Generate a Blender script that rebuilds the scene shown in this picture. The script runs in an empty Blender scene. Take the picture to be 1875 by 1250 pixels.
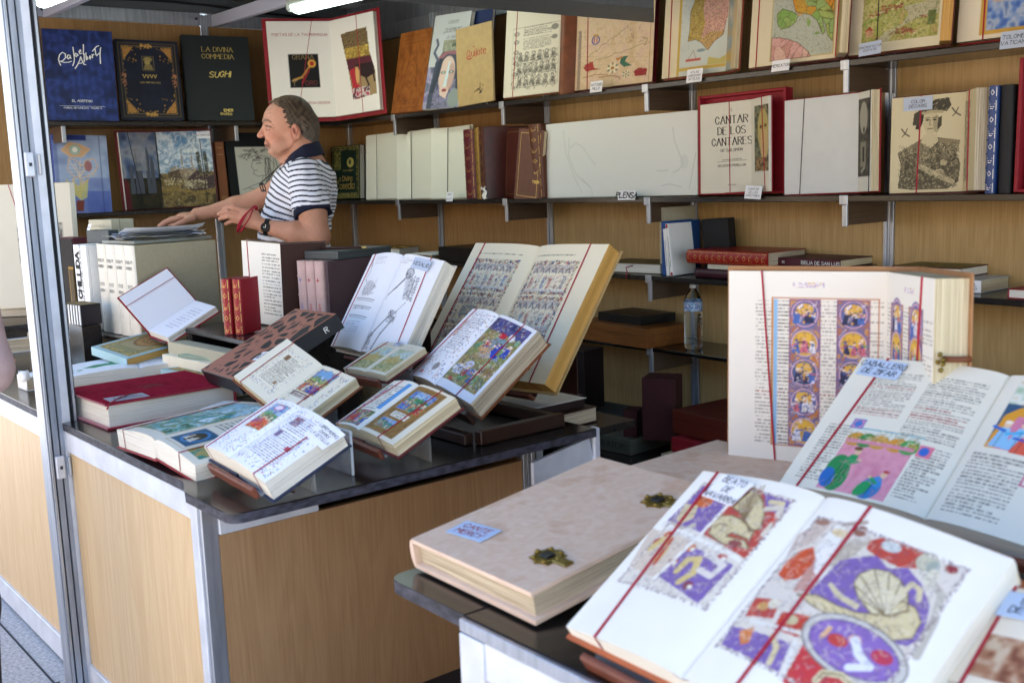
import bpy, math, random
import numpy as np
from mathutils import Matrix, Vector
R_ = math.radians
rng = np.random.RandomState(7)
SC = bpy.context.scene

# ------------------------------------------------------------ camera, sky, sun, exposure
def cam_axes(yaw, pitch, roll):
    fw = np.array([-math.cos(yaw)*math.cos(pitch), math.sin(yaw)*math.cos(pitch), -math.sin(pitch)])
    r = np.cross(fw, [0, 0, 1.]); r /= np.linalg.norm(r)
    d = np.cross(fw, r); c, s = math.cos(roll), math.sin(roll)
    return c*r+s*d, -s*r+c*d, fw
right, down, fw = cam_axes(0.6763, 0.1517, 0.0372)
cd = bpy.data.cameras.new('camera'); cam = bpy.data.objects.new('camera', cd)
SC.collection.objects.link(cam); SC.camera = cam
M = Matrix.Identity(4)
for i in range(3):
    M[i][0] = right[i]; M[i][1] = -down[i]; M[i][2] = -fw[i]
M[2][3] = 1.55
cam.matrix_world = M
cd.sensor_width = 36; cd.lens = 1993.9/1875*36
cd.clip_start = .05; cd.clip_end = 3000
cd.dof.use_dof = True; cd.dof.focus_distance = 4.35; cd.dof.aperture_fstop = 5.6; cd.dof.aperture_blades = 9

SUN_EL, SUN_AZ = 58.0, 20.0      # sun behind the stall, its front lies in open shade
w = bpy.data.worlds.new('World'); SC.world = w; w.use_nodes = True
nt = w.node_tree; bg = nt.nodes['Background']
sky = nt.nodes.new('ShaderNodeTexSky'); sky.sky_type = 'NISHITA'; sky.sun_disc = False
sky.sun_elevation = R_(SUN_EL); sky.sun_rotation = R_(SUN_AZ)
nt.links.new(sky.outputs[0], bg.inputs[0]); bg.inputs[1].default_value = .15
sd = bpy.data.lights.new('sun', 'SUN'); sd.energy = 3.6; sd.angle = R_(.5); sd.color = (1, .95, .87)
so = bpy.data.objects.new('sun', sd); SC.collection.objects.link(so)
sv = Vector((math.sin(R_(SUN_AZ))*math.cos(R_(SUN_EL)), math.cos(R_(SUN_AZ))*math.cos(R_(SUN_EL)), math.sin(R_(SUN_EL))))
so.rotation_euler = sv.to_track_quat('Z', 'Y').to_euler(); so.location = sv*30
SC.view_settings.view_transform = 'Standard'; SC.view_settings.look = 'None'
SC.view_settings.exposure = 2.28; SC.view_settings.gamma = 1

# ------------------------------------------------------------ materials
def lin(h):
    if isinstance(h, (tuple, list, np.ndarray)): return np.array(h[:3], float)
    h = h.lstrip('#'); c = np.array([int(h[i:i+2], 16) for i in (0, 2, 4)])/255.
    return np.where(c <= .04045, c/12.92, ((c+.055)/1.055)**2.4)
MATS = {}
def mat(name, col, rough=.6, metal=0, spec=.5, noise=0, nscale=(30, 30, 30), bump=0, bscale=200, trans=0, emit=None, coat=0, sheen=0, ior=1.45, alpha=1):
    if name in MATS: return MATS[name]
    m = bpy.data.materials.new(name); m.use_nodes = True; n = m.node_tree; b = n.nodes['Principled BSDF']
    c = lin(col); b.inputs['Base Color'].default_value = (*c, 1)
    b.inputs['Roughness'].default_value = rough; b.inputs['Metallic'].default_value = metal
    b.inputs['Specular IOR Level'].default_value = spec; b.inputs['IOR'].default_value = ior
    b.inputs['Transmission Weight'].default_value = trans; b.inputs['Coat Weight'].default_value = coat
    b.inputs['Sheen Weight'].default_value = sheen; b.inputs['Alpha'].default_value = alpha
    if emit: b.inputs['Emission Color'].default_value = (*lin(emit[0]), 1); b.inputs['Emission Strength'].default_value = emit[1]
    tc = n.nodes.new('ShaderNodeTexCoord')
    if noise:
        mp = n.nodes.new('ShaderNodeMapping'); mp.inputs['Scale'].default_value = nscale
        nz = n.nodes.new('ShaderNodeTexNoise'); nz.inputs['Scale'].default_value = 1; nz.inputs['Detail'].default_value = 6
        mx = n.nodes.new('ShaderNodeMix'); mx.data_type = 'RGBA'
        rp = n.nodes.new('ShaderNodeMapRange'); rp.inputs[1].default_value = .3; rp.inputs[2].default_value = .7
        mx.inputs[6].default_value = (*np.clip(c*(1-noise), 0, 1), 1); mx.inputs[7].default_value = (*np.clip(c*(1+noise), 0, 1), 1)
        n.links.new(tc.outputs['Object'], mp.inputs[0]); n.links.new(mp.outputs[0], nz.inputs[0])
        n.links.new(nz.outputs[0], rp.inputs[0]); n.links.new(rp.outputs[0], mx.inputs[0]); n.links.new(mx.outputs[2], b.inputs['Base Color'])
    if bump:
        nb = n.nodes.new('ShaderNodeTexNoise'); nb.inputs['Scale'].default_value = bscale; nb.inputs['Detail'].default_value = 4
        bp = n.nodes.new('ShaderNodeBump'); bp.inputs['Strength'].default_value = bump; bp.inputs['Distance'].default_value = .002
        n.links.new(tc.outputs['Object'], nb.inputs[0]); n.links.new(nb.outputs[0], bp.inputs['Height']); n.links.new(bp.outputs[0], b.inputs['Normal'])
    MATS[name] = m; return m
def wood(name, c1, c2, axis=2, rough=.45, scale=1., spec=.4):
    if name in MATS: return MATS[name]
    m = bpy.data.materials.new(name); m.use_nodes = True; n = m.node_tree; b = n.nodes['Principled BSDF']
    tc = n.nodes.new('ShaderNodeTexCoord'); L = n.links.new
    def nz(sc, det=5, dist=0):
        mp = n.nodes.new('ShaderNodeMapping'); mp.inputs['Scale'].default_value = sc
        z = n.nodes.new('ShaderNodeTexNoise'); z.inputs['Scale'].default_value = 1; z.inputs['Detail'].default_value = det; z.inputs['Distortion'].default_value = dist
        L(tc.outputs['Object'], mp.inputs[0]); L(mp.outputs[0], z.inputs[0]); return z
    f = [160*scale]*3; f[axis] = 5*scale; g = [9*scale]*3; g[axis] = .8*scale
    a = nz(f); d = nz(g, 3, 1.2)
    wv = n.nodes.new('ShaderNodeMath'); wv.operation = 'MULTIPLY'; wv.inputs[1].default_value = 42
    sn = n.nodes.new('ShaderNodeMath'); sn.operation = 'SINE'; L(d.outputs[0], wv.inputs[0]); L(wv.outputs[0], sn.inputs[0])
    ms = n.nodes.new('ShaderNodeMath'); ms.operation = 'MULTIPLY_ADD'; ms.inputs[1].default_value = .10; L(sn.outputs[0], ms.inputs[0]); L(a.outputs[0], ms.inputs[2])
    rp = n.nodes.new('ShaderNodeMapRange'); rp.inputs[1].default_value = .15; rp.inputs[2].default_value = .85; L(ms.outputs[0], rp.inputs[0])
    mx = n.nodes.new('ShaderNodeMix'); mx.data_type = 'RGBA'; mx.inputs[6].default_value = (*lin(c1), 1); mx.inputs[7].default_value = (*lin(c2), 1)
    L(rp.outputs[0], mx.inputs[0]); L(mx.outputs[2], b.inputs['Base Color']); b.inputs['Roughness'].default_value = rough
    b.inputs['Specular IOR Level'].default_value = spec
    MATS[name] = m; return m
def attr_mat(name, rough=.6, bump=.15, bscale=300, metal=0, spec=.35, attr='paint', sheen=0):
    if name in MATS: return MATS[name]
    m = mat(name, 'ffffff', rough, metal, spec, bump=bump, bscale=bscale, sheen=sheen); n = m.node_tree
    a = n.nodes.new('ShaderNodeAttribute'); a.attribute_name = attr
    n.links.new(a.outputs['Color'], n.nodes['Principled BSDF'].inputs['Base Color']); return m
def edge_mat(name, c1, c2, n1=900, rough=.8):
    """leaf edges: thin uneven lines across the thickness (local z)"""
    if name in MATS: return MATS[name]
    m = bpy.data.materials.new(name); m.use_nodes = True; n = m.node_tree; b = n.nodes['Principled BSDF']; L = n.links.new
    tc = n.nodes.new('ShaderNodeTexCoord'); mp = n.nodes.new('ShaderNodeMapping'); mp.inputs['Scale'].default_value = (3, 3, n1)
    z = n.nodes.new('ShaderNodeTexNoise'); z.inputs['Scale'].default_value = 1; z.inputs['Detail'].default_value = 4; z.inputs['Roughness'].default_value = .7
    rp = n.nodes.new('ShaderNodeMapRange'); rp.inputs[1].default_value = .38; rp.inputs[2].default_value = .62
    mx = n.nodes.new('ShaderNodeMix'); mx.data_type = 'RGBA'; mx.inputs[6].default_value = (*lin(c1), 1); mx.inputs[7].default_value = (*lin(c2), 1)
    L(tc.outputs['Object'], mp.inputs[0]); L(mp.outputs[0], z.inputs[0]); L(z.outputs[0], rp.inputs[0]); L(rp.outputs[0], mx.inputs[0]); L(mx.outputs[2], b.inputs['Base Color'])
    bp = n.nodes.new('ShaderNodeBump'); bp.inputs['Strength'].default_value = .5; bp.inputs['Distance'].default_value = .001
    L(z.outputs[0], bp.inputs['Height']); L(bp.outputs[0], b.inputs['Normal']); b.inputs['Roughness'].default_value = rough
    MATS[name] = m; return m
ALU = mat('brushed aluminium', 'b2b6be', .38, .75, noise=.2, nscale=(70, 70, 5), bump=.15, bscale=60)
ALUW = mat('pale painted aluminium', 'd8dbe2', .42, .25, noise=.1, nscale=(14, 14, 14), bump=.15, bscale=50)
ALUD = mat('dark anodised groove', '3c4048', .5, .5)
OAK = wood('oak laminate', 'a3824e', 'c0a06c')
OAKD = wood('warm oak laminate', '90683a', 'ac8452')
OAKF = wood('front oak laminate', 'c8a677', 'dcc196')
DARKB = wood('dark laminate board', '1d1a1a', '2e2927', 0, .22, .6, .5)
BRKT = wood('dark bracket side', '4a3a2e', '5f4c3c', 1, .4, 1)
PAINT = attr_mat('printed paper', .62, .12, 260)
VELV = attr_mat('matte nap', 1., .3, 700, spec=.08)
CLOTH = attr_mat('printed book cloth', .55, .25, 900)
PAPER = mat('white paper', 'f2f0ea', .7, noise=.02)
CREAM = mat('cream paper', 'ece2c8', .75, noise=.03)
EDGEW = edge_mat('white leaf edges', 'f0ede2', 'c9c2b0')
EDGEC = edge_mat('cream leaf edges', 'e6d9b6', 'b09d76')
EDGEG = edge_mat('gilt leaf edges', 'd9a95a', 'b98a3e', rough=.45)
EDGEA = edge_mat('aged leaf edges', 'd8cbb0', '8d7a60', 500)
RED = mat('red cloth', '8e1424', .6, noise=.1, nscale=(60, 60, 60), bump=.2, bscale=800)
BURG = mat('burgundy leather', '5a1420', .4, noise=.15, nscale=(30, 30, 30), bump=.2)
BAND = mat('red elastic', 'a3122c', .6)
BBAND = mat('black elastic', '15151a', .5)
BLACK = mat('black cloth', '131316', .6, bump=.2, bscale=900)
INK = mat('black ink', '17171c', .7)
GOLD = mat('gold foil', 'd8b868', .35, .6)
REDINK = mat('red ink', 'b02822', .7)
WINK = mat('white ink', 'e8e8e4', .6)
BLUEC = mat('navy cloth', '1c2c58', .6, noise=.2, nscale=(90, 90, 3), bump=.2, bscale=800)
BROWNL = mat('brown leather', '7a4526', .45, noise=.2, nscale=(25, 25, 25), bump=.2, bscale=300)
TAN = mat('tan board', 'b59a68', .7, noise=.08, nscale=(40, 40, 40))
GREYB = mat('grey box card', '8e9188', .7, noise=.05)
BEIGE = mat('beige card', 'b8b196', .75, noise=.04, nscale=(60, 60, 60))
ACRYL = mat('clear acrylic', 'e8eef2', .04, spec=.8, alpha=.16)
ACRE = mat('acrylic cut edge', 'eef4f8', .2, spec=.8, alpha=.6)

# ------------------------------------------------------------ mesh builder
class MB:
    def __init__(s): s.v = []; s.f = []; s.m = []; s.c = []; s.n = 0; s.mats = []; s.sm = []
    def mi(s, m):
        if m not in s.mats: s.mats.append(m)
        return s.mats.index(m)
    def add(s, V, F, m, col=None, smooth=False):
        V = np.asarray(V, float).reshape(-1, 3); k = s.mi(m)
        s.v.append(V); s.f += [tuple(int(i)+s.n for i in f) for f in F]; s.m += [k]*len(F); s.sm += [smooth]*len(F)
        if col is None: col = np.ones((len(V), 3))*.8
        s.c.append(np.broadcast_to(np.asarray(col, float), (len(V), 3))); s.n += len(V); return s
    def box(s, x0, y0, z0, x1, y1, z1, m, ch=0, T=None):
        if ch <= 0:
            V = np.array([[x, y, z] for z in (z0, z1) for y in (y0, y1) for x in (x0, x1)], float)
            F = [(0, 2, 3, 1), (4, 5, 7, 6), (0, 1, 5, 4), (2, 6, 7, 3), (0, 4, 6, 2), (1, 3, 7, 5)]
        else:
            ch = min(ch, (x1-x0)/2.5, (y1-y0)/2.5, (z1-z0)/2.5)
            V = []; idx = {}
            for i in (0, 1):
                for j in (0, 1):
                    for k in (0, 1):
                        p = [(x0, x1)[i], (y0, y1)[j], (z0, z1)[k]]; sg = [1-2*i, 1-2*j, 1-2*k]
                        for a in range(3):
                            q = list(p)
                            for b in range(3):
                                if b != a: q[b] += sg[b]*ch
                            idx[(i, j, k, a)] = len(V); V.append(q)
            F = []
            for a in range(3):
                b, c = (a+1) % 3, (a+2) % 3
                for e in (0, 1):
                    q = []
                    for (s1, s2) in ((0, 0), (1, 0), (1, 1), (0, 1)):
                        t = [0, 0, 0]; t[a] = e; t[b] = s1; t[c] = s2; q.append(idx[(*t, a)])
                    F.append(tuple(q) if e else tuple(reversed(q)))
                for s1 in (0, 1):
                    for s2 in (0, 1):
                        q = []
                        for (e, ax) in ((0, b), (1, b), (1, c), (0, c)):
                            t = [0, 0, 0]; t[a] = e; t[b] = s1; t[c] = s2; q.append(idx[(*t, ax)])
                        F.append(tuple(q) if (s1 ^ s2) else tuple(reversed(q)))
            for i in (0, 1):
                for j in (0, 1):
                    for k in (0, 1):
                        q = (idx[(i, j, k, 0)], idx[(i, j, k, 1)], idx[(i, j, k, 2)])
                        F.append(q if (i+j+k) % 2 else tuple(reversed(q)))
            V = np.array(V, float)
        if T is not None: V = V@np.array(T[0]).T+np.array(T[1])
        return s.add(V, F, m)
    def grid(s, P, m, col=None, smooth=True, flip=False):
        a, b = P.shape[:2]; i = np.arange(a-1)[:, None]*b+np.arange(b-1)[None]
        F = np.stack([i, i+b, i+b+1, i+1], -1).reshape(-1, 4)
        if flip: F = F[:, ::-1]
        return s.add(P.reshape(-1, 3), F.tolist(), m, None if col is None else np.asarray(col).reshape(-1, 3), smooth)
    def ring(s, P, m, closed_v=False, smooth=True, caps=True):
        """P[k, n, 3]: k rings of n points, joined round n"""
        k, n = P.shape[:2]; F = []
        for i in range(k-1):
            for j in range(n):
                F.append((i*n+j, i*n+(j+1) % n, (i+1)*n+(j+1) % n, (i+1)*n+j))
        if closed_v:
            for j in range(n): F.append(((k-1)*n+j, (k-1)*n+(j+1) % n, (j+1) % n, j))
        elif caps: F.append(tuple(reversed(range(n)))); F.append(tuple((k-1)*n+j for j in range(n)))
        return s.add(P.reshape(-1, 3), F, m, None, smooth)
    def tube(s, pts, r, m, n=8, closed=False):
        pts = np.asarray(pts, float); K = len(pts); rs = np.broadcast_to(np.asarray(r, float), (K,))
        T = np.roll(pts, -1, 0)-np.roll(pts, 1, 0)
        if not closed: T[0] = pts[1]-pts[0]; T[-1] = pts[-1]-pts[-2]
        T /= np.linalg.norm(T, axis=1)[:, None]+1e-12
        up = np.array([0, 0, 1.]) if abs(T[0][2]) < .9 else np.array([1., 0, 0]); out = []
        for i in range(K):
            a = np.cross(T[i], up); a /= np.linalg.norm(a)+1e-12; b = np.cross(a, T[i]); up = b
            th = np.linspace(0, 2*np.pi, n, endpoint=False)
            out.append(pts[i]+rs[i]*(np.cos(th)[:, None]*a+np.sin(th)[:, None]*b))
        return s.ring(np.array(out), m, closed)
    def prism(s, poly, z0, z1, m, T=None):
        n = len(poly); V = np.array([[p[0], p[1], z0] for p in poly]+[[p[0], p[1], z1] for p in poly], float)
        if T is not None: V = V@np.array(T[0]).T+np.array(T[1])
        F = [tuple(reversed(range(n))), tuple(range(n, 2*n))]+[(i, (i+1) % n, n+(i+1) % n, n+i) for i in range(n)]
        return s.add(V, F, m)
    def build(s, name, parent=None, M=None, **k):
        me = bpy.data.meshes.new(name); V = np.concatenate(s.v)
        me.from_pydata(V.tolist(), [], s.f)
        for m in s.mats: me.materials.append(m)
        me.polygons.foreach_set('material_index', s.m); me.polygons.foreach_set('use_smooth', s.sm)
        ca = me.color_attributes.new('paint', 'FLOAT_COLOR', 'POINT')
        C = np.ones((len(V), 4), np.float32); C[:, :3] = np.concatenate(s.c); ca.data.foreach_set('color', C.ravel())
        me.update(); o = bpy.data.objects.new(name, me); SC.collection.objects.link(o)
        if parent is not None: o.parent = parent
        if M is not None: o.matrix_world = M
        tag(o, **k); return o
def tag(o, label=None, category=None, group=None, kind=None):
    if label and len(label.split()) > 16: print('LONG LABEL', label)
    if label: o['label'] = label
    if category: o['category'] = category
    if group: o['group'] = group
    if kind: o['kind'] = kind
    return o
def thing(name, label, category, M=None, group=None):
    o = bpy.data.objects.new(name, None); o.empty_display_size = .05; SC.collection.objects.link(o)
    if M is not None: o.matrix_world = M
    return tag(o, label, category, group)
def pose(x, y, z, yaw=0, tilt=0, roll=0):
    return Matrix.Translation((x, y, z))@Matrix.Rotation(R_(yaw), 4, 'Z')@Matrix.Rotation(R_(tilt), 4, 'X')@Matrix.Rotation(R_(roll), 4, 'Z')

# ------------------------------------------------------------ stroke lettering
GL = {'A':'02 39 62|15 55','B':'02 09 39 48 47 36 06|36 55 53 42 02','C':'57 48 39 29 18 07 04 13 22 32 43 54','D':'02 09 29 48 57 54 43 22 02','E':'52 02 09 59|06 46','F':'02 09 59|06 46',
'G':'57 48 39 29 18 07 04 13 22 32 43 55 35','H':'02 09|52 59|06 56','I':'02 09','J':'39 33 22 12 03','K':'02 09|59 05|26 52','L':'09 02 52','M':'02 09 35 69 62','N':'02 09 52 59',
'O':'29 18 07 04 13 22 32 43 54 57 48 39 29','P':'02 09 39 58 57 46 06','Q':'29 18 07 04 13 22 32 43 54 57 48 39 29|34 61','R':'02 09 39 58 57 46 06|26 52','S':'58 39 29 08 07 16 45 54 53 42 22 03',
'T':'09 69|39 32','U':'09 04 13 22 32 43 54 59','V':'09 32 69','W':'09 22 47 72 99','X':'02 59|09 52','Y':'09 36 69|36 32','Z':'09 59 02 52',
'a':'46 37 17 06 03 12 32 43|47 42','b':'09 02 32 43 46 37 07','c':'46 37 17 06 03 12 32 43','d':'49 42 12 03 06 17 47','e':'05 45 46 37 17 06 03 12 32 43','f':'39 29 18 12|07 27',
'g':'47 17 06 04 13 43|47 41 30 10','h':'09 02|06 17 37 46 42','i':'07 02|08 09','j':'17 11 00|18 19','l':'09 02','m':'07 02|06 17 26 22|26 37 46 42','n':'07 02|06 17 37 46 42',
'o':'17 06 03 12 32 43 46 37 17','p':'07 00|07 37 46 43 32 02','q':'47 17 06 03 12 42|47 40','r':'07 02|05 17 37','s':'46 37 17 06 15 34 43 32 12 03','t':'19 13 22 32|07 37','u':'07 03 12 32 43|47 42',
'v':'07 22 47','y':'07 23 47|47 10','z':'07 47 02 42','1':'07 29 22','2':'08 19 39 48 47 02 52','3':'09 49 26 45 43 32 12 03','.':'02 03','-':'05 35','·':'15 16','&':'52 08 19 38 04 03 12 22 45',"'":'09 07'}
def strokes(text, x, y, size, slant=0, jit=0, align='c', track=1.6, rise=0, xs=1.0, seed=1):
    """polylines of the lettering; cap height = size; (x, y) = baseline anchor"""
    rr = random.Random(seed); sc = size/7.; cur = 0; out = []
    for ch in text:
        if ch == ' ': cur += 3.6; continue
        g = GL.get(ch) or GL.get(ch.upper()); 
        if not g: continue
        pl = [[(int(p[0]), int(p[1])-2) for p in st.split()] for st in g.split('|')]
        wmax = max(p[0] for st in pl for p in st); dy = rr.uniform(-jit, jit)*1.2
        for st in pl: out.append([(cur+px+slant*py+rr.uniform(-jit, jit)*.35, py+dy+rr.uniform(-jit, jit)*.35) for px, py in st])
        cur += wmax+track
    cur -= track; off = {'c': -cur/2, 'l': 0, 'r': -cur}[align]
    return [[(x+(px+off)*sc*xs, y+py*sc+rise*(px+off)*sc) for px, py in st] for st in out]
def ink(mb, sts, wd, m, fn=None, contrast=0, serif=0, lift=.0007):
    """lay strokes on a surface: fn(x, y) -> 3-D point; contrast 0..1 thins the horizontals"""
    if fn is None: fn = lambda x, y: (x, y, 0)
    V = []; F = []
    def seg(a, b, w0):
        d = np.array(b, float)-np.array(a, float); l = np.hypot(*d)
        if l < 1e-6: return
        d /= l; n = np.array([-d[1], d[0]]); w1 = w0*(1-contrast*(1-abs(d[1]))**.8)/2
        a2 = np.array(a)-d*w1*.6; b2 = np.array(b)+d*w1*.6; k = len(V)
        for q in (a2-n*w1, b2-n*w1, b2+n*w1, a2+n*w1): p = fn(q[0], q[1]); V.append((p[0], p[1], p[2]+lift))
        F.append((k, k+1, k+2, k+3))
    for st in sts:
        for a, b in zip(st[:-1], st[1:]): seg(a, b, wd)
        if serif:
            for e, o in ((st[0], st[1]), (st[-1], st[-2])):
                if abs(e[1]-o[1]) > abs(e[0]-o[0])*.6: seg((e[0]-serif, e[1]), (e[0]+serif, e[1]), wd*.5)
    if V: mb.add(V, F, m)
def write(mb, text, x, y, size, m, wd=.13, fn=None, contrast=0, serif=0, **k):
    ink(mb, strokes(text, x, y, size, **k), wd*size, m, fn, contrast, serif*size)

# ------------------------------------------------------------ painter: colours printed on a page grid
class Pic:
    def __init__(s, w, h, n=130, base='efe9da'):
        s.w, s.h = w, h; s.nx = max(8, int(n*min(1, w/h))) if w < h else n; s.ny = max(8, int(s.nx*h/w))
        s.u, s.v = np.meshgrid(np.linspace(0, 1, s.nx), np.linspace(0, 1, s.ny), indexing='ij')
        s.c = np.ones((s.nx, s.ny, 3))*lin(base); s.px = 1./s.ny; s.asp = w/h
    def mix(s, a, col): a = np.clip(a, 0, 1)[..., None]; s.c = s.c*(1-a)+a*lin(col); return s
    def rect(s, u0, v0, u1, v1, col, a=1, soft=1.):
        p = s.px*soft; f = lambda d: np.clip(d/p+.5, 0, 1)
        return s.mix(a*f((s.u-u0)*s.asp)*f((u1-s.u)*s.asp)*f(s.v-v0)*f(v1-s.v), col)
    def frame(s, u0, v0, u1, v1, t, col):
        s.rect(u0, v0, u0+t/s.asp, v1, col); s.rect(u1-t/s.asp, v0, u1, v1, col); s.rect(u0, v0, u1, v0+t, col); return s.rect(u0, v1-t, u1, v1, col)
    def ell(s, cu, cv, ru, rv, col, a=1, rot=0):
        x = (s.u-cu)*s.asp; y = s.v-cv; c, q = math.cos(rot), math.sin(rot); x, y = c*x+q*y, -q*x+c*y
        d = np.sqrt((x/(ru*s.asp))**2+(y/rv)**2); return s.mix(a*np.clip((1-d)*min(ru*s.asp, rv)/s.px+.5, 0, 1), col)
    def poly(s, pts, col, a=1):
        ins = np.zeros(s.u.shape, bool); n = len(pts)
        for i in range(n):
            (x1, y1), (x2, y2) = pts[i], pts[(i+1) % n]
            if y1 == y2: continue
            ins ^= ((y1 > s.v) != (y2 > s.v)) & (s.u < (x2-x1)*(s.v-y1)/(y2-y1)+x1)
        return s.mix(ins*a, col)
    def line(s, pts, wd, col, a=1):
        xs = [p[0] for p in pts]; ys = [p[1] for p in pts]; pad = wd/2+2*s.px; dv = getattr(s, 'dv', 1.)
        i0 = max(0, int((min(xs)-pad/s.asp)*s.nx)); i1 = min(s.nx, int((max(xs)+pad/s.asp)*s.nx)+2); j0 = max(0, int((min(ys)-pad)*s.ny*dv)); j1 = min(s.ny, int((max(ys)+pad)*s.ny*dv)+2)
        if i1 <= i0 or j1 <= j0: return s
        U, V = s.u[i0:i1, j0:j1]*s.asp, s.v[i0:i1, j0:j1]; m = np.zeros(U.shape)
        for (x1, y1), (x2, y2) in zip(pts[:-1], pts[1:]):
            ax, ay, dx, dy = x1*s.asp, y1, (x2-x1)*s.asp, y2-y1; L2 = dx*dx+dy*dy+1e-12
            t = np.clip(((U-ax)*dx+(V-ay)*dy)/L2, 0, 1); m = np.maximum(m, np.clip((wd/2-np.hypot(U-ax-t*dx, V-ay-t*dy))/s.px+.6, 0, 1))
        m = (m*a)[..., None]; s.c[i0:i1, j0:j1] = s.c[i0:i1, j0:j1]*(1-m)+m*lin(col); return s
    def cells(s, u0, v0, u1, v1, n, cols, edge='4a3a2c', wd=.006, seed=0, mask=None, a=1):
        """patchwork of irregular cells with dark outlines, as on a coloured map"""
        q = np.random.RandomState(seed); pu, pv = q.uniform(u0, u1, n), q.uniform(v0, v1, n); wv = .02*(s.noise(14, seed+5)-.5); wu = .02*(s.noise(14, seed+6)-.5)
        D = np.hypot((s.u[..., None]+wu[..., None]-pu)*s.asp, s.v[..., None]+wv[..., None]-pv); o = np.sort(D, -1)[..., :2]; k = D.argmin(-1)
        C = np.array([lin(c) for c in cols])[q.randint(0, len(cols), n)][k]; e = np.clip((wd-(o[..., 1]-o[..., 0]))/s.px/1.5+.5, 0, 1)[..., None]; C = C*(1-e)+e*lin(edge)
        M_ = ((s.u >= u0) & (s.u <= u1) & (s.v >= v0) & (s.v <= v1))*a
        if mask is not None:
            k2 = s.c; s.c = np.zeros_like(k2)
            for m_ in mask: s.poly(m_, 'ffffff')
            M_ = M_*s.c[..., 0]; s.c = k2
        M_ = M_[..., None]; s.c = s.c*(1-M_)+M_*C; return s
    def busy(s, u0, v0, u1, v1, n=300, cols=('3a2c30', 'efe6d0', '5a4030'), wd=.004, ln=.02, seed=0, a=.55):
        """pen-like curls and hatching over a miniature"""
        q = random.Random(seed)
        for _ in range(n):
            x, y = q.uniform(u0, u1), q.uniform(v0, v1); t = q.uniform(0, 6.28); b = q.uniform(-1.6, 1.6); P_ = [(x, y)]; c = q.choice(cols)
            for k in range(4): x += ln*.3*math.cos(t)/s.asp*q.uniform(.7, 1.3); y += ln*.3*math.sin(t); t += b*.6; P_.append((min(max(x, u0), u1), min(max(y, v0), v1)))
            s.line(P_, wd*q.uniform(.6, 1.3), c, a)
        return s
    def noise(s, k, seed=0):
        r = np.random.RandomState(seed); kx, ky = max(2, int(k*s.asp)+2), k+2; g = r.rand(kx, ky)
        x = np.clip(s.u,0,1)*(kx-1.001); y = np.clip(s.v,0,1)*(ky-1.001); i, j = x.astype(int), y.astype(int); fx, fy = x-i, y-j
        fx = fx*fx*(3-2*fx); fy = fy*fy*(3-2*fy)
        return (g[i, j]*(1-fx)+g[i+1, j]*fx)*(1-fy)+(g[i, j+1]*(1-fx)+g[i+1, j+1]*fx)*fy
    def mottle(s, u0, v0, u1, v1, cols, k=20, seed=0, a=1):
        M_ = ((s.u >= u0) & (s.u <= u1) & (s.v >= v0) & (s.v <= v1))*a; n = .6*s.noise(k, seed)+.4*s.noise(k*2, seed+1)
        q = np.clip((n-.22)/.56, 0, .999)*(len(cols)-1); i = q.astype(int); f = (q-i)[..., None]; C = np.array([lin(c) for c in cols])
        s.c = s.c*(1-M_[..., None])+M_[..., None]*(C[i]*(1-f)+C[np.minimum(i+1, len(cols)-1)]*f); return s
    def specks(s, u0, v0, u1, v1, cols, n=200, r=.006, seed=0, a=.9):
        q = random.Random(seed)
        for _ in range(n): 
            k = q.uniform(.6, 1.4)*r; s._dot(q.uniform(u0, u1), q.uniform(v0, v1), k, q.choice(cols), a)
        return s
    def _dot(s, cu, cv, r, col, a):
        dv = getattr(s, 'dv', 1.); i0, i1 = int((cu-r/s.asp)*s.nx), int((cu+r/s.asp)*s.nx)+2; j0, j1 = int((cv-r)*s.ny*dv), int((cv+r)*s.ny*dv)+2
        i0, j0 = max(i0, 0), max(j0, 0)
        if i1 <= i0 or j1 <= j0: return
        U, V = s.u[i0:i1, j0:j1], s.v[i0:i1, j0:j1]; m = np.clip((r-np.hypot((U-cu)*s.asp, V-cv))/s.px+.6, 0, 1)[..., None]*a
        s.c[i0:i1, j0:j1] = s.c[i0:i1, j0:j1]*(1-m)+m*lin(col)
    def text(s, u0, v0, u1, v1, rows, col='3a3230', a=.75, seed=0, fill=.5, red=0):
        r = np.random.RandomState(seed); ph = (s.v-v0)/(v1-v0)*rows; row = np.clip(ph.astype(int), 0, rows-1); fr = ph-row
        m = (np.abs(fr-.5) < fill/2)*1.
        nw = 90; tab = r.rand(rows, nw); wd = np.clip(((s.u-u0)/(u1-u0)*(nw-1)), 0, nw-1.01); i = wd.astype(int)
        inkd = np.clip(tab[row, i]*1.5-.1, 0, 1); end = np.where(r.rand(rows) < .2, r.uniform(.6, .95, rows), 1.)[row]
        m = m*inkd*((s.u >= u0) & (s.u <= u0+(u1-u0)*end) & (s.v >= v0) & (s.v <= v1))
        s.mix(m*a, col)
        if red: s.mix(m*a*(r.rand(rows) < red)[row], 'a83228')
        return s
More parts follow.
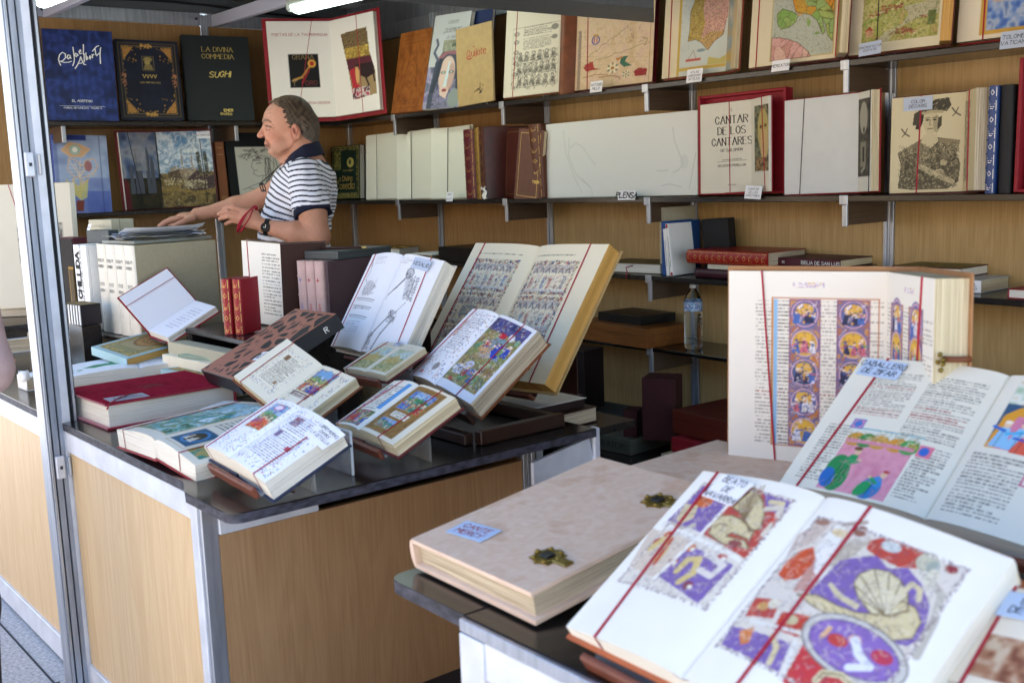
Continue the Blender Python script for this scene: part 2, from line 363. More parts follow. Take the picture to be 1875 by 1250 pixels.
    def people(s, u0, v0, u1, v1, n, cols, seed=0, hgt=None, skin='e3c3a4'):
        q = random.Random(seed); hgt = hgt or (v1-v0)*.6
        for i in range(n):
            cu = u0+(u1-u0)*(i+.5+q.uniform(-.3, .3))/n; b = v0+q.uniform(0, .35)*(v1-v0-hgt); hh = hgt*q.uniform(.8, 1.1); w_ = hh*.26/s.asp; c = q.choice(cols)
            s.poly([(cu-w_*q.uniform(.8, 1.3), b), (cu+w_*q.uniform(.8, 1.3), b), (cu+w_*.5, b+hh*.72), (cu-w_*.5, b+hh*.72)], c)
            s.line([(cu, b+hh*.6), (cu+w_*q.choice((-1.4, 1.4)), b+hh*q.uniform(.4, .75))], hh*.09, q.choice(cols))
            s.line([(cu-w_*.3, b), (cu-w_*.1, b+hh*.6)], hh*.03, '3a2a3a', .5)
            s.ell(cu, b+hh*.84, hh*.11/s.asp, hh*.13, skin); s.ell(cu, b+hh*.93, hh*.11/s.asp, hh*.06, q.choice(('5a3a22', 'c99b3e', 'f0e8da', '3b2b22')))
        return s
    def border(s, u0, v0, u1, v1, t, cols, n=160, r=.006, seed=0, bg=None):
        if bg: s.frame(u0, v0, u1, v1, t, bg)
        q = random.Random(seed); ta = t/s.asp
        for _ in range(n):
            e = q.random()*2*((u1-u0)*s.asp+(v1-v0)); a, b = (u1-u0)*s.asp, v1-v0
            if e < a: p = (u0+e/s.asp, v0+q.random()*t)
            elif e < 2*a: p = (u0+(e-a)/s.asp, v1-q.random()*t)
            elif e < 2*a+b: p = (u0+q.random()*ta, v0+e-2*a)
            else: p = (u1-q.random()*ta, v0+e-2*a-b)
            s._dot(p[0], p[1], r*q.uniform(.6, 1.4), q.choice(cols), .9)
        return s
    def age(s, amt=.04, seed=3):
        n = (s.noise(5, seed)*.6+s.noise(14, seed+1)*.4-.5)[..., None]; s.c = np.clip(s.c*(1+n*amt*2), 0, 1); return s

# ------------------------------------------------------------ the ground and the stall
mb = MB(); STONE = mat('granite paving', 'b4b3b2', .8, noise=.35, nscale=(90, 90, 90), bump=.4, bscale=120)
mb.box(-400, -400, -.5, 400, 400, 0, STONE); mb.build('ground', kind='structure')
mb = MB(); JT = mat('dark joint', '3a3d42', .9)
for i in range(-12, 10): mb.box(i*.8+.5, -6, 0, i*.8+.506, .9, .0025, JT)
for j in range(-8, 2): mb.box(-9, j*.6+.28, .0005, 8, j*.6+.286, .003, JT)
mb.build('paving_joints', kind='structure')
mb = MB(); mb.box(-6.34, 1.05, .004, 2.6, 3.78, .2, mat('dark floor covering', '25262b', .5, noise=.15, bump=.2)); mb.build('stall_floor', kind='structure')

XW, DW, XL, YS = -6.376, 3.807, -6.03, 3.50
Z1, Z2, Z3, Z4, ZC = 1.914, 1.429, 1.085, .76, .863
def upright(mb, x, y, z0, z1, ax):
    """ribbed aluminium stud: two lips and a groove"""
    for a, b, d in ((-.022, -.008, .012), (.008, .022, .012), (-.008, .008, .004), (-.003, .003, .008)):
        if ax == 0: mb.box(x+a, y-d, z0, x+b, y, z1, ALU, .001)
        else: mb.box(x, y+a, z0, x+d, y+b, z1, ALU, .001)
# pale stall row, unseen, added across the walk to throw warm daylight back
op = thing('bounce_stalls', 'added cream stall row out of view, bouncing warm daylight into this stall', 'building'); CW = mat('cream wall', 'd0c4b2', .8, noise=.05)
MB().box(-14, -8.6, 0, 9, -6.4, 3.6, CW).build('wall', op); MB().box(-14.2, -8.7, 3.6, 9.2, -6.1, 3.75, CW).build('roof', op)
for i in range(11): MB().box(-13.6+i*2, -6.4, .9, -12+i*2, -6.36, 2.5, mat('tan shutter', 'b8935c', .6, noise=.1, nscale=(3, 3, 60))).build('shutter', op)
bw = thing('back_wall', 'long oak laminate back wall of the book stall, divided by aluminium studs', 'wall', Matrix.Translation((0, 0, 0)))
for k in range(9):
    x0 = XW+k+(.022 if k else 0); x1 = XW+k+1-.022
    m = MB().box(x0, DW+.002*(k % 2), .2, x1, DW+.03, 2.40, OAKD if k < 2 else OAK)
    m.build('wall_panel', bw)
    m = MB(); m.box(x0, DW-.006, 2.404, x1, DW+.03, 2.50, ALU, .002); m.build('top_rail', bw)
for k in range(1, 9): m = MB(); upright(m, XW+k, DW, .2, 2.5, 0); m.build('upright', bw)
m = MB(); m.box(XW+.001, DW-.03, .2, XW+.03, DW-.0001, 2.5, ALU, .002); m.build('upright', bw)
sw = thing('side_wall', 'warm oak laminate end wall at the left of the stall', 'wall')
ys = [.93, 1.86, 2.84, DW-.002]
for k in range(3):
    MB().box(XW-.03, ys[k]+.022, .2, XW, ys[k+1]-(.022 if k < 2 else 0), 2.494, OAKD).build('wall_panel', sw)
    MB().box(XW-.03, ys[k]+.022, 2.496, XW+.008, ys[k+1]-(.022 if k < 2 else .03), 2.57, ALU, .002).build('top_rail', sw)
    m = MB(); upright(m, XW, ys[k], .2, 2.56, 1)
    for s_ in (-1, 1):
        th = np.linspace(0, 2*np.pi, 10, endpoint=False)
        m.ring(np.array([[(XW+.009+d, ys[k]+s_*.05+.008*math.cos(t), 2.535+.008*math.sin(t)) for t in th] for d in (0, .006)]), ALUD, smooth=False)
    m.build('upright', sw)
def shelf(label, kind, a0, a1, z, group, front, back, brk, thick=.022, m_=DARKB):
    """board on bracket arms. kind 'x': runs along x; 'y': along y"""
    t = thing('wall_shelf', label, 'shelf', group=group)
    b = MB()
    if kind == 'x': b.box(a0, front, z-thick, a1, back, z, m_, .002)
    else: b.box(back, a0, z-thick, front, a1, z, m_, .002)
    b.build('board', t)
    for c in brk:
        b = MB(); d = -1 if kind == 'x' else 1
        if kind == 'x':
            b.box(c-.004, front+.018, z-.11, c+.004, back-.014, z-thick-.001, BRKT)
            b.box(c-.011, front+.004, z-.115, c+.011, front+.016, z-thick-.001, ALU, .002); b.box(c-.018, front-.004, z-.034, c+.018, front+.003, z+.002, ALU, .002)
        else:
            b.box(back+.014, c-.004, z-.105, front-.018, c+.004, z-thick-.001, BRKT)
            b.box(front-.016, c-.011, z-.11, front-.004, c+.011, z-thick-.001, ALU, .002)
        b.build('bracket', t)
    return t
KX = [XW+k for k in range(1, 8)]
G = 'dark shelves on the stall walls'
shelf('top dark shelf along the back wall, carrying open atlases and art books', 'x', XW+.3, 2.3, Z1, G, YS, DW-.013, KX)
shelf('second dark shelf of the back wall, with the blank white spread and red boxed book', 'x', XW+.3, 2.3, Z2, G, YS, DW-.013, KX)
shelf('third dark shelf of the back wall, with books lying flat', 'x', XW+.3, 2.3, Z3, G, YS, DW-.013, KX)
shelf('glossy black shelf low on the back wall, carrying the water bottle', 'x', XW+.3, 2.3, Z4, G, YS, DW-.013, KX, .016, mat('black gloss shelf', '0c0c0e', .12))
shelf('lowest deep dark shelf behind the counters, holding big book boxes', 'x', XW+.3, 2.3, .38, G, 3.02, DW-.013, KX)
shelf('upper dark shelf on the left end wall, with three large dark books', 'y', 1.72, DW-.02, Z1, G, XL, XW+.013, (1.86, 2.84))
shelf('lower dark shelf on the left end wall, with the cathedral picture book', 'y', 1.72, DW-.02, Z2, G, XL, XW+.013, (1.86, 2.84))

# roof: corrugated sheet, ribs, deep cross beam, fluorescent battens
for k in range(1): MB().box(XW-.06, .93, 2.572, XW-.004, DW+.03, 2.70, mat('dull upper cladding', '55595c', .6)).build('upper_cladding', sw)
rf = thing('stall_roof', 'corrugated metal roof of the stall with pale ribs', 'roof')
CORR = mat('grey corrugated sheet', '6a6763', .6, .1, noise=.2, nscale=(3, 40, 40))
ys_ = np.arange(.75, 3.95, .018); P = np.array([[(x, y, 2.66+.009*math.sin(i*1.6)) for i, y in enumerate(ys_)] for x in (-6.45, -3.1, 2.5)])
m = MB(); m.grid(P, CORR); m.grid(P+[0, 0, .03], CORR, flip=True); m.build('corrugated_sheet', rf)
RIB = mat('lilac grey rib', 'b4b4c4', .5, .1)
for y in (1.93, 2.9): MB().box(XW+.012, y-.018, 2.49, -3.3, y+.018, 2.56, RIB, .003).build('roof_rib', rf)
for y in (1.93, 2.9): MB().box(-2.9, y-.018, 2.49, 2.4, y+.018, 2.56, RIB, .003).build('roof_rib', rf)
MB().box(XW, .9, 2.42, 2.4, .97, 2.64, ALU, .004).build('front_rail', rf)
MB().box(XW-.04, 3.84, .1, 2.5, 3.9, 2.7, ALU).build('rear_cladding', rf)
MB().box(XW-.1, .7, 2.7, 2.6, 3.95, 2.76, mat('white roof skin', 'c9c9c6', .6)).build('roof_skin', rf)
m = MB(); m.prism([(-3.25, .98), (-2.97, .98), (-2.97, 3.135), (-3.25, 3.43)], 2.153, 2.46, mat('dull grey beam', '5f6468', .55, .2, noise=.1)); 
m.build('cross_beam', rf)
LED = mat('lit fluorescent diffuser', 'ffffff', .4, emit=('e8fff4', 2.6)); HOUS = mat('grey lamp housing', 'a9afa8', .5)
def batten(label, x, y, L, yaw):
    t = thing('ceiling_lamp', label, 'lamp', pose(x, y, 2.44, yaw), 'fluorescent battens under the stall roof')
    m = MB(); m.box(0, -.055, .03, L, .055, .075, HOUS, .01); m.box(-.02, -.06, 0, .012, .06, .06, HOUS, .012); m.box(L-.012, -.06, 0, L+.02, .06, .06, HOUS, .012); m.box(.05, -.01, .075, .08, .01, .2, HOUS); m.build('housing', t)
    th = np.linspace(-np.pi, 0, 9); P = np.array([[(a, .048*math.cos(q), .03+.04*math.sin(q)) for q in th] for a in (.012, L-.012)])
    MB().grid(P, LED).build('diffuser', t)
batten('lit fluorescent batten hanging above the seated bullfight book near the man', -5.33, 2.90, 1.25, 6)
batten('lit fluorescent batten at the top left corner of the stall', -5.66, 1.70, 1.25, 3)
m = MB(); m.tube([(XW+.03, y, 2.60-.02*math.sin((y-1)*3)) for y in np.linspace(1, 3.7, 24)], .007, BLACK); m.build('electric_cable', label='black cable sagging along the top of the end wall', category='cable')

# left front pole
PX, PY = -3.40, .945
def pole(label, x, y, z1=2.64):
    t = thing('stall_pole', label, 'pole', Matrix.Translation((x, y, 0)), 'aluminium poles at the stall front')
    m = MB(); AG = mat('dull grey aluminium', '9aa0ab', .45, .4, noise=.2, nscale=(60, 60, 6)); SEAL = mat('black rubber seal', '101218', .6)
    for a, b, xx, mm in ((-.040, -.034, .042, ALU), (-.034, -.029, .030, ALUD), (-.029, -.013, .042, AG), (-.013, -.008, .032, ALUD), (-.008, .004, .042, AG), (.004, .026, .046, ALUW), (.026, .039, .030, SEAL), (.039, .046, .042, ALU), (.046, .051, .034, ALUD)): m.box(-.045, a, 0, xx, b, z1, mm)
    m.box(-.04, -.044, 0, .03, -.0402, z1, ALU, .001); pf = m.build('profile', t)
    for z in (.73, 1.63):
        m = MB(); m.box(.0425, -.030, z-.035, .056, -.004, z+.035, ALUW, .003); m.box(.047, .006, z-.03, .058, .014, z+.03, ALU, .002); m.box(.0562, -.020, z-.005, .058, -.012, z+.005, ALUD); m.build('latch', pf)
pole('tall ribbed aluminium pole rising through the left edge of the picture', PX, PY)

# counters
def counter(label, x0, x1, post_x, board, side_y=None, group='oak fronted counters of the stall'):
    t = thing('sales_counter', label, 'counter', group=group)
    # front: kick rail, panel, top beam
    for i, (a, b) in enumerate(post_x):
        MB().box(a, .96, .095, b, .975, .775, OAKF).build('front_panel', t)
        MB().box(a, .95, .775, b, .975, .858-.02, ALUW, .002).build('top_beam', t)
        MB().box(a, .95, .012, b, .975, .095, ALUW, .002).build('kick_rail', t)
    return t
lc = counter('oak fronted counter on the left, crowded with open facsimiles', XW, -2.36, [(-6.34, -5.45), (-5.44, PX-.056), (PX+.05, -2.41)], None)
MB().box(-3.475, .9585, .52, -3.462, .9598, .60, PAPER).build('tape_strip', lc)
m = MB()
for a, b in ((-2.41, -2.372), (-2.372, -2.36), (-2.36, -2.345)): m.box(a, .945+(.006 if a > -2.39 and a < -2.365 else 0), .01, b, .985, .838, ALUW if a < -2.4 else ALU, .002)
m.build('corner_post', lc)
MB().box(-2.36, .985, .2, -2.343, 1.9, .745, wood('side oak laminate', '9a7550', 'b08c64')).build('side_panel', lc)
m = MB(); m.box(-2.358, .985, .747, -2.338, 1.245, .838, ALUW, .002)
th = np.linspace(0, 2*np.pi, 12, endpoint=False)
m.ring(np.array([[(-2.338+d, 1.02+.006*math.cos(t), .79+.006*math.sin(t)) for t in th] for d in (0, .003)]), ALUD, smooth=False)
m.ring(np.array([[(-2.338+d, 1.21+.006*math.cos(t), .79+.006*math.sin(t)) for t in th] for d in (0, .003)]), ALUD, smooth=False); m.build('board_bracket', lc)
m = MB(); upright(m, -2.352, 1.925, .2, .838, 1); m.box(-2.37, 1.903, .2, -2.353, 1.947, .838, ALU); m.build('corner_post', lc)
m = MB(); m.prism([(0, 0), (.0, .06), (.20, .09), (.215, .02), (.215, -.0)], 0, .012, ALUW, T=([[0, 0, 1], [1, 0, 0], [0, 1, 0]], (-2.14, 1.765, .745)))
m.box(-2.15, 1.976, .76, -2.12, 2.0, .86, ALUW, .004); m.build('board_bracket', lc)
cor = [(-2.11-.035+.035*math.sin(a), .915+.035-.035*math.cos(a)) for a in np.linspace(0, np.pi/2, 7)]
TOPB = wood('worn dark counter top', '161412', '26211d', 0, .2, .5, .55)
EDG = mat('scuffed board edge', '3a3942', .6, noise=.8, nscale=(35, 35, 90), bump=.5, bscale=90)
m = MB(); bd = [(-6.33, 1.975), (-6.33, .948), (-2.44, .948), (-2.35, .915)]+cor+[(-2.11, 1.975)]
m.prism(bd, .8395, .86, EDG); m.prism([(p[0]*1+(.001 if p[0] < -3 else -.001), p[1]) for p in bd], .8602, ZC, TOPB); m.build('worktop', lc)
MB().box(-6.3, 1.945, .2, -2.37, 1.965, .838, OAKD).build('back_panel', lc)
rc = counter('oak and white counter in the right foreground under the big open manuscripts', -1.34, 2.3, [(-1.28, -.32), (-.28, .68)], None)
m = MB(); m.box(-1.34, .945, .01, -1.28, .985, .838, ALUW, .002); m.build('corner_post', rc)
MB().box(-1.34, .985, .2, -1.325, 2.1, .838, OAKD).build('side_panel', rc)
bl = [(-1.57+.03-.03*math.sin(a), .96+.03-.03*math.cos(a)) for a in np.linspace(0, np.pi/2, 5)]
m = MB(); b1 = [(-1.342, .958)]+bl+[(-1.57, 2.05), (-1.342, 2.05)]
m.prism(b1, .839, .861, EDG); m.prism(b1, .8612, ZC, TOPB); b2 = [(2.3, 2.05), (-1.336, 2.05), (-1.336, .953), (2.3, .953)]
m.prism(b2, .839, .861, EDG); m.prism([(2.3, 2.05), (-1.336, 2.05), (-1.336, .957), (2.3, .957)], .8612, ZC, TOPB)
m.box(-1.336, .944, .842, 2.3, .9525, .8625, ALU, .001); m.build('worktop', rc)

# ------------------------------------------------------------ book builders
def dirs(s, a):
    a = R_(a); return np.array([s*math.cos(a), 0, math.sin(a)]), np.array([-s*math.sin(a)*1., 0, math.cos(a)])
def surf(s, a, w_, hb, sag=0):
    d, n = dirs(s, a)
    def P(t, y):
        t_ = np.asarray(t, float); b = hb*(2.35*np.sqrt(np.clip(t_, 0, 1))*(1-np.clip(t_, 0, 1))**1.35)-sag*t_**3
        return (t_*w_)[..., None]*d+b[..., None]*n+np.asarray(y, float)[..., None]*np.array([0, 1., 0])
    return P, n
def extr(mb, poly, y0, y1, m):
    n = len(poly); V = [(p[0], y0, p[1]) for p in poly]+[(p[0], y1, p[1]) for p in poly]
    mb.add(V, [tuple(range(n)), tuple(reversed(range(n, 2*n)))]+[(i, n+i, n+(i+1) % n, (i+1) % n) for i in range(n)], m)
def ribbon(mb, pts, nrm, wdir, wd, m, th=.0009):
    pts = np.asarray(pts, float); nrm = np.broadcast_to(nrm, pts.shape); wdir = np.broadcast_to(wdir, pts.shape)
    R = np.stack([pts-wdir*wd/2, pts+wdir*wd/2, pts+wdir*wd/2+nrm*th, pts-wdir*wd/2+nrm*th], 1); mb.ring(R, m, smooth=False)
def open_book(label, M_, al, ar, wl, wr, h, tl=.02, tr=.02, L=None, Rr=None, hb=.008, cover=RED, edge=EDGEW, bands=(), group=None, over=.006, sag=.0, name='open_book', bandmat=BAND, bw_=.004, gr=0.5, cat='book', deco=None, paper='efe9da', frill=0):
    t = thing(name, label, cat, M_, group); fns = {}
    for s, a, w_, T, pic in ((-1, al, wl, tl, L), (1, ar, wr, tr, Rr)):
        if w_ <= 0: continue
        P, n = surf(s, a, w_, hb, sag); mb = MB()
        if pic is None: pic = Pic(w_, h, 24, paper)
        nx, ny = pic.nx, pic.ny; u = np.linspace(0, 1, nx); tt = (1-u) if s < 0 else u
        TT, YY = np.meshgrid(tt, np.linspace(0, h, ny), indexing='ij')
        mb.grid(P(TT, YY), PAINT, pic.c)
        q = np.linspace(0, 1, 16); d, _ = dirs(s, a)
        for y, fl in ((0, s > 0), (h, s < 0)):
            top = P(q, np.full(16, y)); bot = np.array([d*k*w_+[0, y, 0]-n*T for k in q]); mb.grid(np.stack([bot, top], 1), edge, flip=fl)
        yy = np.linspace(0, h, 14); r2 = np.random.RandomState(len(label)*7+s)
        cols = [P(np.ones(14), yy)]
        for k in range(1, 7):
            e = (r2.rand(14)-.5)*.004*frill; cols.append(P(np.ones(14), yy)-n*T*k/6+d*(math.sin(k*1.1)*.0015+e[:, None]*0+(k/6)*.002*(-1)))
        mb.grid(np.array(cols), edge, flip=(s > 0))
        pb = mb.build('page_block', t); fns[s] = (P, n, d, w_, T)
    cv = MB(); ct = .0035; ends = []
    for s in (-1, 1):
        if s not in fns: continue
        P, n, d, w_, T = fns[s]; a0 = d*0-n*(T+.0004); a1 = d*(w_+over)-n*(T+.0004)
        poly = [(a0[0], a0[2]), (a1[0], a1[2]), (a1[0]-n[0]*ct, a1[2]-n[2]*ct), (a0[0]-n[0]*ct, a0[2]-n[2]*ct)]
        extr(cv, poly if s < 0 else poly[::-1], -over, h+over, cover); ends.append(poly)
    if len(ends) == 2:
        p, q = ends[0], ends[1]; extr(cv, [p[0], p[3], q[3], q[0]], -over+.0003, h+over-.0003, cover)
    cv.build('cover', t)
    for (s, tb, tp) in bands:
        P, n, d, w_, T = fns[s]; mb = MB(); k = np.linspace(0, 1, 14); tt = tb+(tp-tb)*k; yy = -.001+(h+.002)*k
        pts = P(tt, yy)+n*.0008; lo, hi = pts[0], pts[-1]
        pts = np.concatenate([[lo-n*(T+.003)], pts, [hi-n*(T+.003)]]); ribbon(mb, pts, n, np.array([1., 0, 0]) if abs(d[0]) > .5 else d, bw_, bandmat); mb.build('elastic_band', t)
    t['_x'] = 0; del t['_x']
    if deco:
        fn = {}
        for s, (P, n, d, w_, T) in fns.items():
            def f(x, y, P=P, n=n, s=s, w_=w_):   # x, y in metres from the left-bottom corner of that page
                tt = 1-x/w_ if s < 0 else x/w_; p = P(np.array(tt), np.array(y))+n*.0007; return p
            fn[s] = f
        mb = MB(); deco(mb, fn)
        if mb.v: mb.build('lettering', [c for c in t.children if c.name.startswith('page_block')][0])
    t_f[t.name] = fns
    return t
t_f = {}
def closed_book(label, M_, w_, h, t_, cover=RED, edge=EDGEW, front=None, deco=None, name='closed_book', spine='flat', ribs=0, group=None, cat='book', ct=.003, over=.004, spinemat=None, sdeco=None, fm=None):
    """X width (spine at x=0), Y height, Z thickness; front board on top (z = t_)"""
    t = thing(name, label, cat, M_, group); cv = MB(); sm_ = spinemat or cover
    cv.box(.004, 0, t_-ct, w_, h, t_, cover, .0008); cv.box(.004, 0, 0, w_, h, ct, cover, .0008)
    if spine == 'flat': cv.box(0, 0, 0, .0038, h, t_, sm_, .001)
    else:
        n = 9; an = np.linspace(-np.pi/2, np.pi/2, n); bul = min(.012, t_*.3)
        out = [(-bul*math.cos(a)+.004, t_/2+t_/2*math.sin(a)) for a in an]; inn = [(.0042, t_-.0005), (.0042, .0005)]
        prof = out+inn; V = np.array([[(p[0], y, p[1]) for p in prof] for y in (0, h)]); cv.ring(V, sm_, smooth=False)
        for i in range(ribs):
            y = h*(i+.8)/(ribs+.6); V = np.array([[(p[0]-.0022*(k < n), yy, t_/2+(p[1]-t_/2)*1.02) for k, p in enumerate(prof)] for yy in (y-.0022, y+.0022)]); cv.ring(V, sm_, smooth=False)
    if front is not None:
        P = np.stack(np.meshgrid(np.linspace(.001, w_-.001, front.nx), np.linspace(.001, h-.001, front.ny), indexing='ij')+[np.full((front.nx, front.ny), t_+.0003)], -1); cv.grid(P, fm or CLOTH, front.c)
    co = cv.build('cover', t)
    MB().box(.0045, over, ct+.0002, w_-over, h-over, t_-ct-.0002, edge).build('page_block', t)
    if deco:
        mb = MB(); deco(mb, lambda x, y: (x, y, t_+.0005))
        if mb.v: mb.build('lettering', co)
    if sdeco:
        bul = 0 if spine == 'flat' else min(.012, t_*.3)
        def sf(x, y):   # x along height, y across thickness (0..t_)
            a = (y/t_-.5)*2; return (-bul*math.sqrt(max(0, 1-a*a))+(.004 if bul else 0)-.0008, x, y)
        mb = MB(); sdeco(mb, sf); 
        if mb.v: mb.build('spine_tooling', co)
    return t
def ink2(mb, sts, wd, m, fn, contrast=0): ink(mb, sts, wd, m, fn, contrast, 0, 0)
def slipcase(label, M_, w_, h, t_, m_, front=None, deco=None, name='book_box', group=None, cat='box', top=None, topm=None, lip=True):
    t = thing(name, label, cat, M_, group); mb = MB(); mb.box(0, 0, 0, w_, h, t_, m_, .0015)
    if front is not None:
        P = np.stack(np.meshgrid(np.linspace(.001, w_-.001, front.nx), np.linspace(.001, h-.001, front.ny), indexing='ij')+[np.full((front.nx, front.ny), t_+.0004)], -1); mb.grid(P, CLOTH, front.c)
    co = mb.build('case', t)
    if lip: MB().box(-.0006, -.0006, t_*.62, w_+.0006, h+.0006, t_*.62+.0012, mat('dark seam', '241f1d', .8)).build('lid_seam', t)
    if deco:
        mb = MB(); deco(mb, lambda x, y: (x, y, t_+.0006))
        if mb.v: mb.build('lettering', co)
    return t
CARDM = mat('white card', 'f0f1f5', .6); CARDB = mat('pale blue card', 'b9c4d8', .55)
def card(label, M_, w_, h, lines, m_=CARDM, im=INK, size=None, slant=.12, jit=.25, wd=.12, bend=.0):
    t = MB(); t.box(0, 0, 0, w_, h, .0009, m_)
    size = size or min(h/(len(lines)*2.0), w_/(max(len(l) for l in lines)*.95))
    for i, l in enumerate(lines):
        y = h*.5+((len(lines)-1)/2-i)*size*1.5-size*.5
        write(t, l, w_*.5, y, size, im, wd, lambda a, b: (a, b, .001), slant=slant, jit=jit, seed=i+len(l))
    o = t.build('title_card', None, M_, label=label, category='card', group='title cards on the books and shelves'); return o
def page_local(bk, s, x, y, rz=0, lift=.003):
    """matrix lying on a page of an open book at x, y metres from that page's lower left corner"""
    P, n, d, w_, T = t_f[bk.name][s]; tt = 1-x/w_ if s < 0 else x/w_
    p = P(np.array(tt), np.array(y))+n*lift; X = np.array([d[0]*s, 0, d[2]*s]); Y = np.array([0, 1., 0]); e = .004
    p2 = P(np.array(tt+s*e/w_*1.), np.array(y)); p1 = P(np.array(tt-s*e/w_*1.), np.array(y)); X = p2-p1; X /= np.linalg.norm(X); Z = np.cross(X, Y)
    m = Matrix.Identity(4)
    for i in range(3): m[i][0] = X[i]; m[i][1] = Y[i]; m[i][2] = Z[i]; m[i][3] = p[i]
    return bk.matrix_world@m@Matrix.Rotation(R_(rz), 4, 'Z')

# ------------------------------------------------------------ end wall, upper shelf
GA = 'books displayed on the end wall shelves'
def pic_alberti(w_, h):
    p = Pic(w_, h, 90, '1b2a5c'); p.mottle(0, 0, 1, 1, ['121c44', '1b2a5e', '26397a', '1a2756'], 9, 4)
    s = (np.sin(p.u*60+3*p.noise(4, 9))*.5+.5)*.35; return p.mix(s, '101840')
def deco_alberti(mb, f):
    S_ = '865,940 845,900 835,850 850,790 890,755 930,775 935,830 900,870 860,885 920,900 980,895 1020,880|1005,800 970,790 955,830 975,850 1000,815 1010,842|1040,680 1050,760 1060,850 1050,910 1035,945|1100,775 1075,765 1065,800 1090,815 1105,780 1115,800|1130,752 1155,735 1145,715 1125,740 1140,775 1165,765|1190,640 1191,700 1188,780|1070,985 1100,940 1135,870 1150,815 1170,870 1195,925 1225,930|1115,915 1170,905|1200,770 1201,890|1225,760 1230,860 1252,845 1242,815 1228,822|1280,838 1300,820 1285,800 1273,830 1292,850|1315,780 1320,830|1318,800 1342,778|1355,690 1372,790|1320,735 1380,665 1415,655|1435,700 1430,780 1435,910|1440,683 1441,690|1380,800 1420,760'
    st = []
    for a in S_.split('|'):
        q = []
        for p in a.split(): X, Y = [float(k)/7.8125 for k in p.split(',')]; q.append(((X-76-(Y-53)*12/166)/129*.354, (1-(Y-53-(X-76)*.03)/166)*.49))
        st.append(q)
    ink(mb, st, .0055, WINK, f, .3)
    write(mb, 'EL ADEFESIO', .175, .10, .011, WINK, .14, f); ink(mb, [[(.06, .077), (.29, .077)]], .0012, WINK, f); write(mb, 'CORRAL DE COMEDIAS · MADRID 1991', .175, .063, .008, WINK, .12, f)
closed_book('large blue moire book lettered Rafael Alberti in white script', pose(-6.134, 1.816, 1.921, 77.6, 80.3, -1.6), .354, .49, .03, BLUEC, EDGEW, pic_alberti(.354, .49), deco_alberti, group=GA)
def pic_navy(w_, h):
    p = Pic(w_, h, 110, '10131f'); p.mottle(0, 0, 1, 1, ['0d1020', '151a2e'], 8, 2); p.frame(.05, .04, .95, .96, .004, '8a7136'); p.frame(.10, .075, .90, .925, .003, 'a98a42')
    for cu, cv, su, sv in ((.12, .91, 1, -1), (.88, .91, -1, -1), (.12, .09, 1, 1), (.88, .09, -1, 1)):
        p.poly([(cu, cv), (cu+su*.17, cv), (cu, cv+sv*.14)], '8c4f1e', .85)
        for k in range(6): p.line([(cu+su*.03*k, cv), (cu, cv+sv*.03*k)], .006, 'c99a4e')
        p.specks(*sorted((cu, cu+su*.2))[:1], min(cv, cv+sv*.2), max(cu, cu+su*.2), max(cv, cv+sv*.2), ['b98c44', '8c6a32'], 14, .006, 5)
    p.border(.1, .08, .9, .92, .03, ['b08a40', '7d6230', '0d1020'], 120, .006, 4)
    for a in (.93, .07): p.specks(.4, a-.02, .6, a+.02, ['c99a4e'], 22, .008, 6)
    for a in (.1, .9): p.specks(a-.03, .42, a+.03, .58, ['b87850'], 18, .008, 8)
    p.frame(.41, .62, .59, .80, .004, '8a7a46'); p.ell(.5, .76, .07, .03, '8a7a46'); p.ell(.49, .72, .045, .03, '9a8a50'); p.poly([(.42, .63), (.58, .63), (.55, .7), (.45, .7)], '7a6a40'); return p
def deco_navy(mb, f): write(mb, 'VVVV', .175, .235, .018, GOLD, .2, f, serif=.25); write(mb, 'LOS DISPARATES', .175, .205, .009, GOLD, .12, f)
closed_book('dark navy book with gilt corner ornaments and small seated emblem', pose(-6.125, 2.197, 1.922, 81.7, 81.7, -1.1), .344, .446, .035, mat('night blue leather', '0f1222', .45), EDGEW, pic_navy(.344, .446), deco_navy, group=GA)
def deco_div(mb, f):
    write(mb, 'LA DIVINA', .2, .395, .026, GOLD, .11, f, contrast=.5, serif=.18); write(mb, 'COMMEDIA', .2, .355, .026, GOLD, .11, f, contrast=.5, serif=.18)
    write(mb, 'SUGHI', .2, .25, .032, GOLD, .14, f, slant=.3, jit=.7, seed=3); write(mb, 'EMER', .235, .052, .014, GOLD, .2, f); write(mb, 'Grafica', .22, .032, .014, GOLD, .16, f)
closed_book('dark green black box book lettered La Divina Commedia in gold', pose(-6.141, 2.586, 1.92, 79, 84, -.7), .385, .486, .045, mat('bottle black cloth', '10191a', .6, bump=.2, bscale=900), EDGEW, None, deco_div, group=GA)

